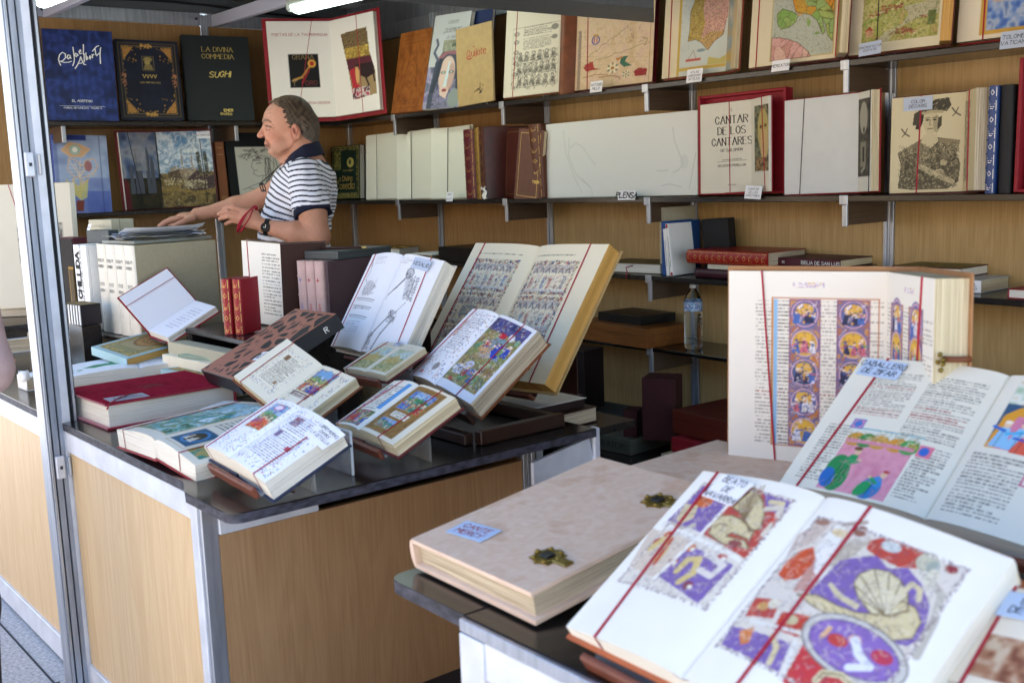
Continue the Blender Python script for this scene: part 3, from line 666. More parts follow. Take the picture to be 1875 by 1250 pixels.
# corner: big red bullfight book
def pg_grana_l(w_, h):
    p = Pic(w_, h, 130, 'f1ede4'); p.rect(.30, .31, .78, .66, '0d0c0d'); p.line([(.36, .39), (.5, .42), (.62, .52), (.66, .56)], .02, 'b88a3e'); p.line([(.5, .36), (.62, .5)], .02, '8a1a24')
    p.ell(.67, .56, .065, .042, 'd8a040'); p.ell(.67, .56, .035, .024, 'b02a20'); p.line([(.34, .38), (.42, .395)], .008, 'c8a070'); return p
def pg_grana_r(w_, h):
    p = Pic(w_, h, 130, 'efebe2'); q = [(.24, .84), (.83, .86), (.86, .6), (.95, .42), (.96, .17), (.42, .14), (.36, .45)]
    p.poly(q, '7c6a40')
    m = p.c.copy(); p.mottle(0, .60, 1, .9, ['5a4630', '8a7448', '4a3a34', 'a08850'], 60, 3); p.mottle(0, .55, 1, .68, ['c8a84e', '8a7030', 'd8bc60'], 30, 5); p.rect(0, .44, 1, .57, '5a2430')
    p.rect(0, .1, 1, .44, 'a08860'); p.poly([(.6, .50), (.9, .5), (.95, .38), (.75, .34), (.62, .38)], '2a1a1c'); p.line([(.72, .37), (.8, .26)], .02, '2a1a1c'); p.line([(.9, .40), (.93, .30)], .02, '2a1a1c')
    p.poly([(.38, .45), (.5, .47), (.62, .2), (.45, .2)], 'b42c38'); p.ell(.55, .40, .04, .10, 'd8a868'); p.ell(.56, .49, .04, .02, '3a2420'); p.mottle(.4, .14, .8, .26, ['b0305a', 'e0d0c8', '3a2430', 'c83848'], 26, 8)
    n = Pic(w_, h, 130, 'efebe2'); msk = np.zeros(p.u.shape, bool); k = Pic(w_, h, 130, '000000'); k.poly(q, 'ffffff'); mm = k.c; p.c = p.c*mm+n.c*(1-mm); return p
def deco_grana(mb, fn):
    f = fn[-1]; write(mb, 'POETAS DE LA TAUROMAQUIA', .19, .47, .015, REDINK, .11, f); write(mb, 'JOSE LUIS GARCIA-OCHOA', .2, .075, .015, REDINK, .11, f)
    write(mb, 'GRANA', .197, .335, .026, mat('dull gold ink', '8f7a4a', .6), .11, f, contrast=.4, serif=.15); write(mb, 'Y', .135, .185, .026, mat('dull gold ink', '8f7a4a'), .11, f, serif=.15); write(mb, 'ORO', .235, .185, .026, mat('maroon ink', '7d2a2c', .6), .11, f, serif=.15)
bk = open_book('huge red cloth book standing open in the corner, bullfight picture on its right page', pose(-5.778, 3.363, 1.93, 44.8, 86.7, 2), 24, 28, .366, .344, .555, .03, .03, pg_grana_l(.366, .555), pg_grana_r(.344, .555), 0, RED, EDGEW, [(-1, .62, .28), (1, .62, .62)], deco=deco_grana, over=.022, bw_=.003)
m = MB(); m.box(.0, 0, -.02, .02, .62, .05, RED, .002); 
# back wall, top shelf
GB_ = 'books displayed on the top shelf of the back wall'
def pic_brown(w_, h):
    p = Pic(w_, h, 80, '8a4d1c'); p.mottle(0, 0, 1, 1, ['7d4417', '92541f', '9c5c26'], 14, 3)
    for k in (.07, .14, .2): p.frame(k, k*.7, 1-k, 1-k*.7, .003, '5f3310')
    p.line([(.25, .2), (.42, .8)], .004, '5f3310'); p.line([(.75, .2), (.58, .8)], .004, '5f3310')
    for r in (.16, .1): 
        for a in range(24): p.line([(.5+r*math.cos(a*.262), .47+1.1*r*math.sin(a*.262)), (.5+r*math.cos((a+1)*.262), .47+1.1*r*math.sin((a+1)*.262))], .003, '5f3310')
    return p
closed_book('tooled orange brown leather book leaning on the corner end of the top shelf', pose(-5.39, 3.517, 1.918, -.4, 78.4, -.5), .32, .459, .02, mat('orange brown leather', '8a4d1c', .45), EDGEC, pic_brown(.32, .459), group=GB_)
def pic_lady(w_, h):
    p = Pic(w_, h, 120, 'c4c8c6'); p.mottle(0, 0, 1, .45, ['7f7aa0', 'a8a4bc', '5c6478', 'b8b4c8'], 9, 2)
    p.poly([(.1, .1), (.2, .5), (.45, .66), (.8, .6), (1, .3), (1, .0), (.1, 0)], '4a5260'); p.mottle(.25, .0, 1, .3, ['4a4e60', '8a86a8', '6a6e78'], 22, 5)
    p.ell(.56, .36, .22, .19, 'd8c0b0'); p.poly([(.36, .36), (.44, .14), (.62, .1), (.78, .36)], 'd8c0b0'); p.ell(.68, .33, .1, .14, 'b08a80', .6); p.poly([(.5, .22), (.58, .5), (.62, .5), (.6, .24)], 'c8dcdc')
    for cu in (.46, .68): p.ell(cu, .38, .065, .014, '2c2c34'); p.ell(cu, .38, .03, .01, 'b8d0c8')
    p.ell(.55, .19, .07, .016, '8a3034'); p.line([(.3, .53), (.5, .6), (.8, .58), (1, .52)], .05, '9a6a70'); p.mottle(.35, .6, 1, .72, ['88927c', 'a8a890', '5a6458'], 14, 9)
    p.line([(.22, .2), (.3, .35), (.34, .5)], .07, '3c4450'); p.line([(.9, .2), (.86, .36), (.8, .5)], .05, '3c4450'); p.line([(.14, .75), (.2, .68), (.12, .6), (.25, .52)], .035, '5a6478'); p.ell(.85, .1, .17, .1, '8a9690'); 
    k = Pic(w_, h, 120, 'c4c8c6'); t = np.clip((p.v-.74)/.02, 0, 1)[..., None]; p.c = p.c*(1-t)+k.c*t; return p
def deco_lady(mb, f): write(mb, 'Veinte', .165, .46, .022, INK, .06, f, slant=.5); write(mb, 'poemas', .17, .415, .03, INK, .06, f, slant=.5); write(mb, 'de amor', .17, .38, .018, INK, .06, f, slant=.5); write(mb, 'y una cancion', .19, .36, .008, INK, .08, f)
closed_book('pale grey poetry book with a drawn woman in a turban on its cover', pose(-5.072, 3.518, 1.918, 2.9, 77.5, -2.1), .314, .517, .025, mat('pale grey board', 'c4c8c6', .5), EDGEW, pic_lady(.314, .517), deco_lady, group=GB_)
closed_book('navy book mostly hidden behind the pale grey poetry book', pose(-4.92, 3.60, 1.92, 2, 82, -1), .30, .50, .022, BLUEC, EDGEW, group=GB_)
def deco_qui(mb, f):
    write(mb, 'Quijote', .165, .245, .034, REDINK, .11, f, contrast=.4, slant=.06); ink(mb, [[(.085, .245), (.1, .232), (.125, .236)]], .005, REDINK, f)
    write(mb, 'Don', .15, .288, .008, REDINK, .12, f); ink(mb, [[(.14, .06), (.17, .075), (.2, .055), (.18, .05), (.21, .07)], [(.19, .105), (.187, .05)], [(.165, .065), (.19, .08)], [(.205, .095), (.215, .085)]], .0035, INK, f)
closed_book('tan board book lettered Quijote in red', pose(-4.764, 3.525, 1.915, 2.8, 87, 2.4), .291, .401, .012, TAN, EDGEW, None, deco_qui, group=GB_)
def pg_figs(w_, h):
    p = Pic(w_, h, 150, 'ddd6c0'); p.v = p.v/.8; p.dv = .8; p.px /= .8; p.asp = p.asp/.8; p.frame(.13, .12, .93, .93, .003, '55504a')
    p.text(.32, .80, .80, .93, 9, '2a2826', .8, 2); p.text(.32, .62, .8, .78, 10, '2a2826', .8, 5)
    for r, (y, n) in enumerate(((.50, 6), (.34, 7), (.17, 6))):
        q = random.Random(r)
        for i in range(n):
            x = .22+(i+.5)*.68/n; p.ell(x, y+.07, .03, .024, '3a3836', .8); p.ell(x, y+.066, .017, .015, 'd8d2bc'); p.poly([(x-.05, y-.04), (x-.03, y+.045), (x+.03, y+.045), (x+.05, y-.04)], '6a665c', .6)
            for k in range(9): a, b = q.uniform(-.05, .05), q.uniform(-.05, .05); p.line([(x+a, y+b), (x+q.uniform(-.05, .05), y+q.uniform(-.05, .05))], .004, '2a2826', .8)
        p.line([(.2, y-.05), (.4, y-.065), (.6, y-.045), (.9, y-.06)], .004, '4a4640')
    for y in (.85, .74, .6, .45, .3): p.ell(.2, y, .05, .03, '4a4842', .6); p.ell(.2, y, .02, .015, 'cfc8b4'); 
    p.ell(.85, .87, .06, .04, '4a4842', .7); p.ell(.85, .74, .05, .03, '4a4842', .7); return p.busy(.14, .08, .92, .58, 700, ('2a2826', '2a2826', 'd8d2bc'), .004, .03, 2, .8)
bk = open_book('open book of black woodcut family figures, its brown leather cover curling beside it', pose(-3.985, 3.56, 1.935, 0, 84, 0), 2, -4, .43, .0, .45, .012, .01, pg_figs(.43, .45), None, .004, BROWNL, EDGEC, [(-1, .83, .80)], GB_, bw_=.004)
m = MB(); k = np.linspace(0, 1, 14); pr = [(-4.01+.11*q+.012*math.sin(q*3), 3.565-.05*math.sin(q*3.1)) for q in k]
m.grid(np.array([[(x, y+.035*z, Z1+.004+z*.42) for z in np.linspace(0, 1, 8)] for x, y in pr]), BROWNL); m.grid(np.array([[(x, y+.035*z+.004, Z1+.004+z*.42) for z in np.linspace(0, 1, 8)] for x, y in pr]), BROWNL, flip=True)
m.build('leather_wrap', label='curled brown leather wrapper standing between the woodcut book and the pink chart', category='wrapper')
def pg_millo(w_, h):
    p = Pic(w_, h, 170, 'd8c09c'); p.v = p.v/.62; p.dv = .62; p.px /= .62; p.asp = p.asp/.62; p.mottle(0, 0, 1, 1, ['d0b58c', 'dcc4a0', 'd8baa0'], 6, 3); p.rect(.06, 0, .10, 1, '9c8a78'); p.border(.06, 0, .10, 1, .02, ['5a5a6a', 'c8b89a', '8a5a4a'], 60, .005, 2)
    for k in range(5): p.line([(.12, .9-.17*k), (.95, .7-.15*k+.1*(k % 2))], .002, 'a89070', .6)
    q = random.Random(4)
    for a, b in (((.2, .55), (.7, .95)), ((.2, .45), (.95, .62))):
        pts = [(a[0]+(b[0]-a[0])*t/20+q.uniform(-.015, .015), a[1]+(b[1]-a[1])*t/20+q.uniform(-.025, .025)) for t in range(21)]; p.line(pts, .004, '7a6040')
    p.ell(.29, .80, .055, .075, '3a4a90'); p.ell(.29, .80, .04, .055, 'd8b8a0'); p.rect(.265, .76, .275, .84, 'a83040'); p.rect(.3, .76, .31, .84, 'a83040'); p.ell(.29, .88, .035, .02, 'c09a40')
    for cu, cv, r in ((.52, .3, .085), (.69, .17, .045)):
        for a in range(12): p.line([(cu, cv), (cu+r*.8*math.cos(a*.52), cv+r*math.sin(a*.52))], .02, '4a6a5a' if a % 2 else 'e8e0c0')
        p.ell(cu, cv, r*.5, r*.55, 'e8d8b0'); p.ell(cu, cv, r*.25, r*.3, 'a86a30')
    p.poly([(.16, .42), (.26, .45), (.28, .34), (.36, .31), (.18, .3), (.14, .36)], 'a8382e'); p.poly([(.62, .46), (.71, .47), (.67, .38), (.76, .3), (.66, .29), (.61, .36)], '3a6a54'); p.poly([(.78, .2), (.84, .25), (.94, .22), (.93, .12), (.8, .12)], '9a2c2c')
    p.poly([(.55, .45), (.66, .47), (.58, .4)], 'c08040'); p.line([(.14, .2), (.3, .23), (.46, .2)], .012, 'a8743c'); p.line([(.35, .17), (.5, .18), (.6, .14), (.62, .1)], .012, '9a6a38'); p.specks(.1, .1, .95, .95, ['8a7050', '6a8060'], 160, .003, 8)
    p.line([(.88, .72), (.93, .68), (.9, .6)], .02, '9a8a3c', .7); p.specks(.72, .68, .76, .9, ['a04838', '5a4a3a'], 30, .005, 3); p.rect(.955, 0, .965, 1.5, 'b39a74'); return p.busy(.12, .05, .95, 1.4, 420, ('8a7050', 'a8604c', 'e8d8b4', '6a7a68'), .0035, .03, 6, .5)
bk = open_book('open pink portolan chart with compass rose under the beam end', pose(-3.40, 3.57, 1.93, -.5, 85, 0), 1, -6, .515, .0, .44, .02, .01, pg_millo(.515, .44), None, .004, BURG, EDGEC, [(-1, .80, .83)], GB_, bw_=.005)
def cards_row(label, x, y, z, w_, h, lines, m_=CARDM, im=INK, yaw=0, tilt=80, roll=0, **k): return card(label, pose(x, y, z, yaw, tilt, roll), w_, h, lines, m_, im, **k)
cards_row('small card reading Antonio Millo clipped to the top shelf edge', -3.711, 3.487, 1.905, .078, .05, ['ANTONIO', 'MILLO'])
def pg_atlas(w_, h):
    p = Pic(w_, h, 170, 'e0d2b0'); p.v = p.v/.72; p.dv = .72; p.px /= .72; p.asp = p.asp/.72; p.rect(.24, 0, 1, 1, 'c8cdc4'); p.rect(.24, 0, .28, 1, 'c9a94e'); p.rect(.24, .06, 1, .10, 'c9a94e')
    ib = [(.42, 1), (.48, .9), (.42, .78), (.42, .55), (.40, .42), (.52, .43), (.62, .38), (.72, .28), (.82, .38), (.94, .44), (.97, .6), (1, .66), (1, 1)]
    p.poly(ib, 'b8a050'); p.poly([(.66, 1), (.62, .8), (.66, .6), (.6, .4), (.72, .28), (.84, .4), (.95, .46), (1, .7), (1, 1)], 'd8a898'); p.poly([(.6, .42), (.74, .5), (.96, .48), (.94, .44), (.82, .38), (.72, .28), (.62, .38)], 'c8a468')
    k = Pic(w_, h, 170, '000000'); k.v = p.v; k.poly(ib, 'ffffff'); q = random.Random(3)
    m0 = p.c.copy(); p.specks(.40, .3, 1, 1.5, ['6a5a34', '8a6a4c', '7a4a3c'], 2600, .0035, 6, .8); p.busy(.4, .3, 1, 1.4, 260, ('6a5030', 'd8c890'), .004, .05, 3); p.c = p.c*k.c+m0*(1-k.c); p.specks(.28, .3, .42, 1.4, ['7a7a70'], 60, .003, 2); p.line(ib[1:-2], .005, '6a5a3a')
    p.poly([(.72, .10), (.74, .2), (.9, .16), (1, .2), (1, .1)], 'c0b468'); p.rect(.38, .17, .62, .2, 'c05a4a'); p.line([(.42, .2), (.5, .3), (.54, .2)], .004, '8a5a3a'); p.ell(.62, .29, .07, .02, '5a7a84', .7); return p.age(.03)
bk = open_book('open atlas with the map of Iberia at the left end of the right bay', pose(-2.985, 3.565, 1.935, 1.5, 84, 0), 0, 28, .345, .085, .47, .02, .02, pg_atlas(.345, .47), Pic(.085, .47, 40, 'c8b48a').mottle(0, 0, .7, 1, ['c0a050', '8fa0a4', 'd8cdb0'], 9, 2), .004, mat('red brown cover', '8a3a26', .5), EDGEC, [(-1, .88, .90)], GB_, bw_=.005)
cards_row('card reading Atlas Abraham Ortelius clipped to the top shelf edge', -3.128, 3.487, 1.898, .083, .055, ['ATLAS', 'ABRAHAM', 'ORTELIUS'])
def pg_merc(w_, h):
    p = Pic(w_, h, 180, 'e2d6b6'); p.v = p.v/.66; p.dv = .66; p.px /= .66; p.asp = p.asp/.66; X = lambda u: .25+u*.72
    p.rect(.25, .05, .97, 1, 'b9bfae'); p.frame(.25, .05, .97, 1.03, .012, 'c9ae62')
    c = lambda pts, col: (p.poly([(X(a), b) for a, b in pts], col), p.line([(X(a), b) for a, b in pts+pts[:1]], .005, '5a4a30'))
    af = [(X(a), b) for a, b in [(.02, .34), (.14, .33), (.3, .29), (.46, .23), (.62, .11), (.66, .05), (.02, .05)]]; ib = [(X(a), b) for a, b in [(.08, .62), (.16, .68), (.32, .63), (.42, .57), (.40, .50), (.3, .44), (.16, .43), (.10, .50)]]
    eu = [(X(a), b) for a, b in [(.32, .78), (.44, .80), (.5, .88), (.6, .90), (.8, .86), (.98, .92), (.98, .2), (.9, .28), (.86, .40), (.80, .50), (.86, .32), (.82, .30), (.72, .48), (.62, .55), (.52, .58), (.38, .62)]]; nb = [(X(a), b) for a, b in [(.7, 1.5), (.70, .98), (.82, .94), (.98, 1.0), (.98, 1.5)]]; gb = [(X(a), b) for a, b in [(.36, .92), (.42, .99), (.54, .94), (.52, .88), (.40, .88)]]
    p.cells(.25, .05, .97, 1.5, 60, ['d8a8a0', 'dcb4a4', 'd0988c'], '8a5a50', .004, 3, [af]); p.cells(.25, .05, .97, 1.5, 130, ['9dba6a', '8ab05c', 'a8c078'], '5a6a3a', .004, 5, [ib]); p.cells(.25, .05, .97, 1.5, 110, ['8ab05c', 'd8922e', 'a8bc68', 'd0a040', 'c88070', '9ab870'], '5a4a2a', .005, 8, [eu]); p.poly([(X(a), b) for a, b in [(.34, .76), (.48, .78), (.56, .68), (.54, .58), (.44, .56), (.38, .63)]], 'd89a2c', .75)
    p.cells(.25, .05, .97, 1.5, 60, ['d89430', 'c88c2c', '9ab060'], '6a4a2a', .005, 2, [nb]); p.cells(.25, .05, .97, 1.5, 90, ['d0808c', 'd8a0a0', 'c89a5a'], '6a4a3a', .004, 6, [gb])
    for pts in (af, ib, eu, nb, gb): p.line(pts+pts[:1], .005, '4a3a2a')
    p.busy(.27, .07, .95, 1.3, 420, ('5a4a34', '6a7468', '8a5a40'), .003, .02, 4, .6)
    p.ell(X(.6), .46, .02, .04, '8ab05c'); p.ell(X(.74), .32, .03, .014, '7aa050'); p.ell(X(.58), .5, .014, .02, 'a0b070'); p.specks(.27, .07, .95, 1, ['6a5a3a', '8a5a3a', '5a6a4a'], 900, .003, 5, .6); return p.age(.02)
bk = open_book('open atlas with the coloured map of Europe standing beside the Iberia map', pose(-2.46, 3.565, 1.935, 1, 84, 0), 0, 50, .40, .10, .47, .02, .03, pg_merc(.40, .47), Pic(.1, .47, 30, 'b8a67a').mottle(0, 0, .6, 1, ['b0803a', '8a9a6a', 'c0a878'], 12, 2), .003, mat('maroon cover', '5a1822', .5), EDGEC, [(-1, .91, .915), (1, .2, .2)], GB_, bw_=.005)
cards_row('card reading Mercator clipped to the top shelf edge', -2.694, 3.487, 1.902, .082, .042, ['MERCATOR'])
def pg_contra(w_, h):
    p = Pic(w_, h, 180, 'e2d8ba'); p.v = p.v/.52; p.dv = .52; p.px /= .52; p.asp = p.asp/.52; p.rect(.16, .14, .97, 1, 'b0aa64'); p.mottle(.16, .14, .97, 1, ['a8a85a', 'c0b878', '98a050', 'b8a468'], 9, 3)
    p.poly([(.3, .14), (.42, .28), (.6, .36), (.66, .5), (.6, .6), (.97, .66), (.97, .44), (.75, .42), (.55, .30), (.46, .14)], 'b8b494'); p.line([(.17, .42), (.35, .50), (.5, .62), (.56, .72)], .03, '88a048'); p.line([(.48, .56), (.52, .64), (.62, .74)], .025, 'c8cc80')
    q = random.Random(2)
    for cu, cv, n, s_ in ((.32, .55, 16, .06), (.48, .62, 22, .07), (.62, .86, 60, .10), (.56, .26, 14, .07), (.7, .24, 14, .06), (.88, .4, 10, .05)):
        for _ in range(n):
            x, y = cu+q.uniform(-1.6, 1.6)*s_, cv+q.uniform(-.6, .6)*s_; p.rect(x-.012, y-.010, x+.012, y+.008, q.choice(('a04a38', 'b87058', 'd8c8a0', '7a4a3a'))); p.line([(x-.014, y+.008), (x, y+.018), (x+.014, y+.008)], .006, '8a4030')
    p.rect(.2, .24, .29, .32, 'c89a78'); p.poly([(.19, .32), (.245, .38), (.3, .32)], 'b04a3a')
    for _ in range(60): x, y = q.uniform(.2, .95), q.uniform(.16, .5); p._dot(x, y, q.uniform(.006, .014), q.choice(('6a7a3a', '8a9a48', '4a5a34')), .8)
    p.rect(.86, .3, .94, .5, '6a7a44'); p.line([(.16, .6), (.97, .52)], .003, '6a5a3a', .5); return p.busy(.16, .14, .97, 1.4, 1100, ('4a5230', 'd8d8a8', '7a4a34', '6a7a3c', '3a3a28'), .004, .03, 6, .6)
bk = open_book('open town view atlas with a river and green fields', pose(-2.045, 3.565, 1.935, 1, 84, 0), 0, 62, .365, .07, .47, .02, .035, pg_contra(.365, .47), None, .003, mat('maroon cover', '5a1822'), EDGEG, [(-1, .66, .69)], GB_, bw_=.003, bandmat=BBAND)
cards_row('card reading Contrafactur Civitatis tilted on the town view atlas', -2.30, 3.47, 1.917, .088, .046, ['CONTRAFACTUR', 'CIVITATIS'], CARDB, roll=3)
def pg_tol(w_, h):
    p = Pic(w_, h, 150, 'e6dcc4'); p.v = p.v/.48; p.dv = .48; p.px /= .48; p.asp = p.asp/.48; p.rect(.2, .06, 1, 1, 'c8a048'); p.rect(.26, .12, 1, 1, '5a78b8'); p.mottle(.26, .12, 1, .6, ['3a5aa8', '6a8cc4', 'a8b4c8', '5878b0'], 8, 4)
    p.ell(1.0, 1.15, .8, .72, '8a4a80'); p.ell(1.0, 1.17, .78, .70, 'e4dcd0'); p.ell(.36, .6, .07, .09, 'c8a888', .8); p.ell(.38, .66, .04, .06, 'e8dcd0', .8); p.ell(.72, .36, .05, .08, '9a5a2c'); p.ell(.8, .38, .06, .06, 'e0d4c4')
    p.line([(.5, .8), (.7, .74), (.9, .72)], .012, '3a3a34'); p.line([(.6, .86), (.8, .82)], .012, '4a443c'); return p
bk = open_book('open blue and gold cosmography page at the right end of the top shelf', pose(-1.60, 3.565, 1.935, 0, 84, 0), 0, 20, .385, .38, .47, .03, .02, pg_tol(.385, .47), None, .003, RED, EDGEC, [(-1, .76, .78)], GB_, bw_=.005)
cards_row('card reading Tolomeo Vaticano at the right end of the top shelf', -1.795, 3.487, 1.888, .095, .055, ['TOLOMEO', 'VATICANO'], CARDB)

# ------------------------------------------------------------ end wall, lower shelf
def pic_eye(w_, h):
    p = Pic(w_, h, 120, '8e9cb8'); p.mottle(0, 0, 1, 1, ['8794b2', '98a6c0', 'a4b0c8'], 8, 3); p.rect(0, .93, .62, 1, '24347a'); p.rect(0, 0, 1, .28, '2c44a0', .6); p.rect(.55, 0, 1, .45, '3a50a4', .35); p.rect(0, 0, .08, 1, '3c4c90', .5)
    o = 'e0b070'
    p.poly([(.15, .80), (.3, .9), (.5, .88), (.68, .82), (.52, .72), (.3, .72)], 'c9a07a'); p.ell(.40, .81, .10, .065, '9ab0a0'); p.ell(.40, .81, .05, .035, 'e8e0d0')
    for pts in ([(.15, .80), (.3, .9), (.5, .88), (.68, .82), (.52, .72), (.3, .72), (.15, .8)], [(.28, .7), (.24, .55), (.36, .46), (.5, .45), (.7, .5), (.8, .6), (.74, .7), (.6, .68), (.5, .6), (.4, .68), (.28, .7)], [(.35, .46), (.3, .38), (.42, .34), (.62, .44)], [(.3, .38), (.2, .34)], [(.36, .36), (.3, .22)], [(.46, .32), (.5, .42)]): p.line(pts, .008, o)
    for k in range(5): p.line([(.28+.1*k, .68-.04*(k % 2)), (.45, .46)], .005, 'e8c898'); p.line([(.26, .62-.05*k), (.76, .6-.03*k)], .004, 'e8d8a8', .6)
    p.ell(.62, .60, .07, .07, '9a4a40', .8); p.poly([(.3, .38), (.45, .34), (.6, .42), (.56, .2), (.44, .16), (.28, .26)], 'c8c060', .7); p.poly([(.28, .26), (.2, .36), (.18, .33), (.26, .2)], 'd8c070')
    for a in (.2, .33, .46, .58): p.line([(.42, .2), (a, .42)], .02, 'c8b468', .8)
    p.poly([(.36, .16), (.5, .16), (.47, .02), (.34, .02)], '7a3a2a'); p.rect(.85, 0, .862, 1, '303860'); return p
closed_book('pale blue book with a gilt eye and hand design beside the pole', pose(-6.20, 1.830, 1.43, 85.3, 82.7, -2.3), .288, .428, .035, mat('sky blue cloth', '4458a8', .6), EDGEW, pic_eye(.288, .428), group=GA)
def pg_cat(w_, h, right_):
    p = Pic(w_, h, 150, '30302c')
    if right_:
        p.mottle(0, .45, 1, 1, ['5f86a8', '86a0b4', 'c4ccd0', '7892a8', 'd8dcd8'], 7, 5); p.mottle(0, 0, 1, .45, ['3c3420', '6a5630', '8a7440', '4a3c28'], 8, 6)
        p.poly([(.16, .40), (.22, .52), (.34, .55), (.42, .50), (.44, .82), (.46, .5), (.6, .52), (.62, .78), (.64, .5), (.72, .48), (.72, .38)], '9a8a74'); p.poly([(.16, .36), (.16, .46), (.38, .5), (.40, .36)], '5a4a3a'); p.mottle(.42, .36, .7, .52, ['b0a088', '7a6a56'], 26, 2)
        p.poly([(.3, .22), (.68, .48), (1, .40), (1, .2)], '4a3a3c'); p.specks(.45, .24, .85, .34, ['c8bc98', 'a89a78', '6a5c48'], 150, .012, 4); p.line([(0, .22), (.3, .25), (.6, .18), (1, .2)], .04, '8a7034'); p.specks(.1, .3, .4, .38, ['c8b890', '8a7a5c'], 60, .008, 9)
        for a in (.76, .88): p.line([(a, .44), (a-.02, .7)], .05, '4a4c3c'); 
        p.busy(0, 0, 1, .5, 500, ('2a2418', 'b8a070', '5a4a34'), .006, .03, 3, .5); p.busy(0, .5, 1, 1, 160, ('e0e4e8', '6a8098'), .012, .08, 5, .35); p.rect(0, 0, .03, 1, '14130f')
    else:
        p.mottle(0, .35, 1, 1, ['3c4664', '5a6a88', '8a8c94', '6a6e80'], 7, 7); p.mottle(0, 0, 1, .4, ['1c1a16', '2c2818', '383020'], 9, 8)
        for a, t in ((.25, .6), (.4, .75), (.5, .66), (.72, .82), (.84, .7)): p.poly([(a-.06, .2), (a-.05, t-.1), (a, t), (a+.05, t-.1), (a+.06, .2)], '4e525c')
        p.mottle(.35, .5, .7, .95, ['8a7a74', '9a9c9c', '5a6480'], 8, 3, .5); p.poly([(.0, .0), (.16, .0), (.14, .34), (.05, .4), (0, .36)], '5a1c20')
    return p
bk = open_book('open picture book of cathedrals on the lower end wall shelf', pose(-6.17, 2.411, 1.435, 89.9, 86, .1), 2.8, 13, .21, .312, .43, .02, .02, pg_cat(.21, .43, 0), pg_cat(.312, .43, 1), .002, mat('dark red cloth', '6a1a22', .6), EDGEW, [(-1, .5, .75), (1, .83, .80)], GA, bandmat=BBAND, bw_=.004, over=.012)
card('card reading Catedrales stuck to the top corner of the cathedral book', page_local(bk, 1, .235, .385, 0), .078, .04, ['CATEDRALES'])
closed_book('narrow brown leather book beside the cathedral book', pose(-6.17, 2.775, 1.43, 174, 90, 0), .24, .37, .045, BROWNL, EDGEC, spine='round', ribs=4) if 0 else closed_book('narrow brown book standing by the framed ink drawing', pose(-6.19, 2.765, 1.43, 88, 86, 0), .055, .375, .03, mat('chestnut leather', '8a4f2c', .5), EDGEC, group=GA, deco=lambda mb, f: [ink(mb, [[(.01, y), (.045, y)]], .002, GOLD, f) for y in (.04, .05, .3, .34)])
def pic_sketch(w_, h):
    p = Pic(w_, h, 130, '15171a'); p.rect(.14, .12, 1, .80, 'd8d4c4'); L = lambda pts, w_=.005: p.line(pts, w_, '4a4844')
    q = random.Random(5)
    L([(.42, .62), (.38, .52), (.42, .46), (.40, .42), (.48, .38), (.62, .40), (.68, .5)]); L([(.3, .62), (.45, .68), (.66, .66), (.76, .56), (.72, .4), (.6, .3)]); L([(.44, .60), (.54, .61)]); L([(.47, .565), (.55, .57)], .008); L([(.56, .38), (.52, .3), (.2, .2)]); L([(.7, .4), (.86, .26)]); L([(.43, .47), (.48, .465)]); L([(.3, .22), (.5, .18), (.7, .24)])
    for _ in range(34): x, y = q.uniform(.32, .74), q.uniform(.6, .76); L([(x, y), (x+q.uniform(-.07, .07), y+q.uniform(-.03, .04)), (x+q.uniform(-.1, .1), y+q.uniform(-.05, .05))], .004)
    for _ in range(14): x = q.uniform(.6, .8); L([(x, .64), (x+q.uniform(-.05, .05), .45), (x+q.uniform(-.05, .1), .3)], .004)
    for _ in range(10): x = q.uniform(.16, .34); L([(x, .66+q.uniform(-.04, .04)), (x+.06, .7)], .004)
    return p
closed_book('black framed ink drawing of a laurel crowned head, half behind the man', pose(-6.216, 2.854, 1.432, 90, 84, 0), .40, .43, .02, BLACK, EDGEW, pic_sketch(.40, .43), group=GA)
def pic_gdc(w_, h):
    p = Pic(w_, h, 110, '12281f'); p.frame(.03, .02, .97, .98, .012, '9a8a48'); p.frame(.09, .06, .91, .94, .006, '8a7c40'); p.border(.05, .04, .95, .96, .05, ['b8a858', '6a6a38', '12281f'], 260, .007, 3)
    p.mottle(.1, .55, .34, .9, ['12281f', '8a8448', '12281f'], 26, 4); p.ell(.68, .68, .12, .09, 'b8ac60'); p.ell(.66, .69, .05, .05, '3a4a30'); p.mottle(.12, .04, .9, .12, ['12281f', '9a9050'], 30, 8); return p
def deco_gdc(mb, f): write(mb, 'Dante Alighieri', .19, .175, .012, GOLD, .16, f, align='c'); write(mb, 'La Divina', .06, .115, .03, GOLD, .17, f, align='l'); write(mb, 'Comedia', .06, .065, .04, GOLD, .15, f, align='l')
closed_book('green and gold book lettered La Divina Comedia behind the man', pose(-6.293, 3.63, 1.43, 3.6, 86, .8), .317, .338, .04, mat('deep green cloth', '14281e', .5), EDGEW, pic_gdc(.317, .338), deco_gdc)
closed_book('small gilt green book half hidden at the end wall corner', pose(-6.33, 3.33, 1.43, 60, 86, 0), .2, .345, .03, mat('deep green cloth', '14281e'), EDGEW, pic_gdc(.2, .345))
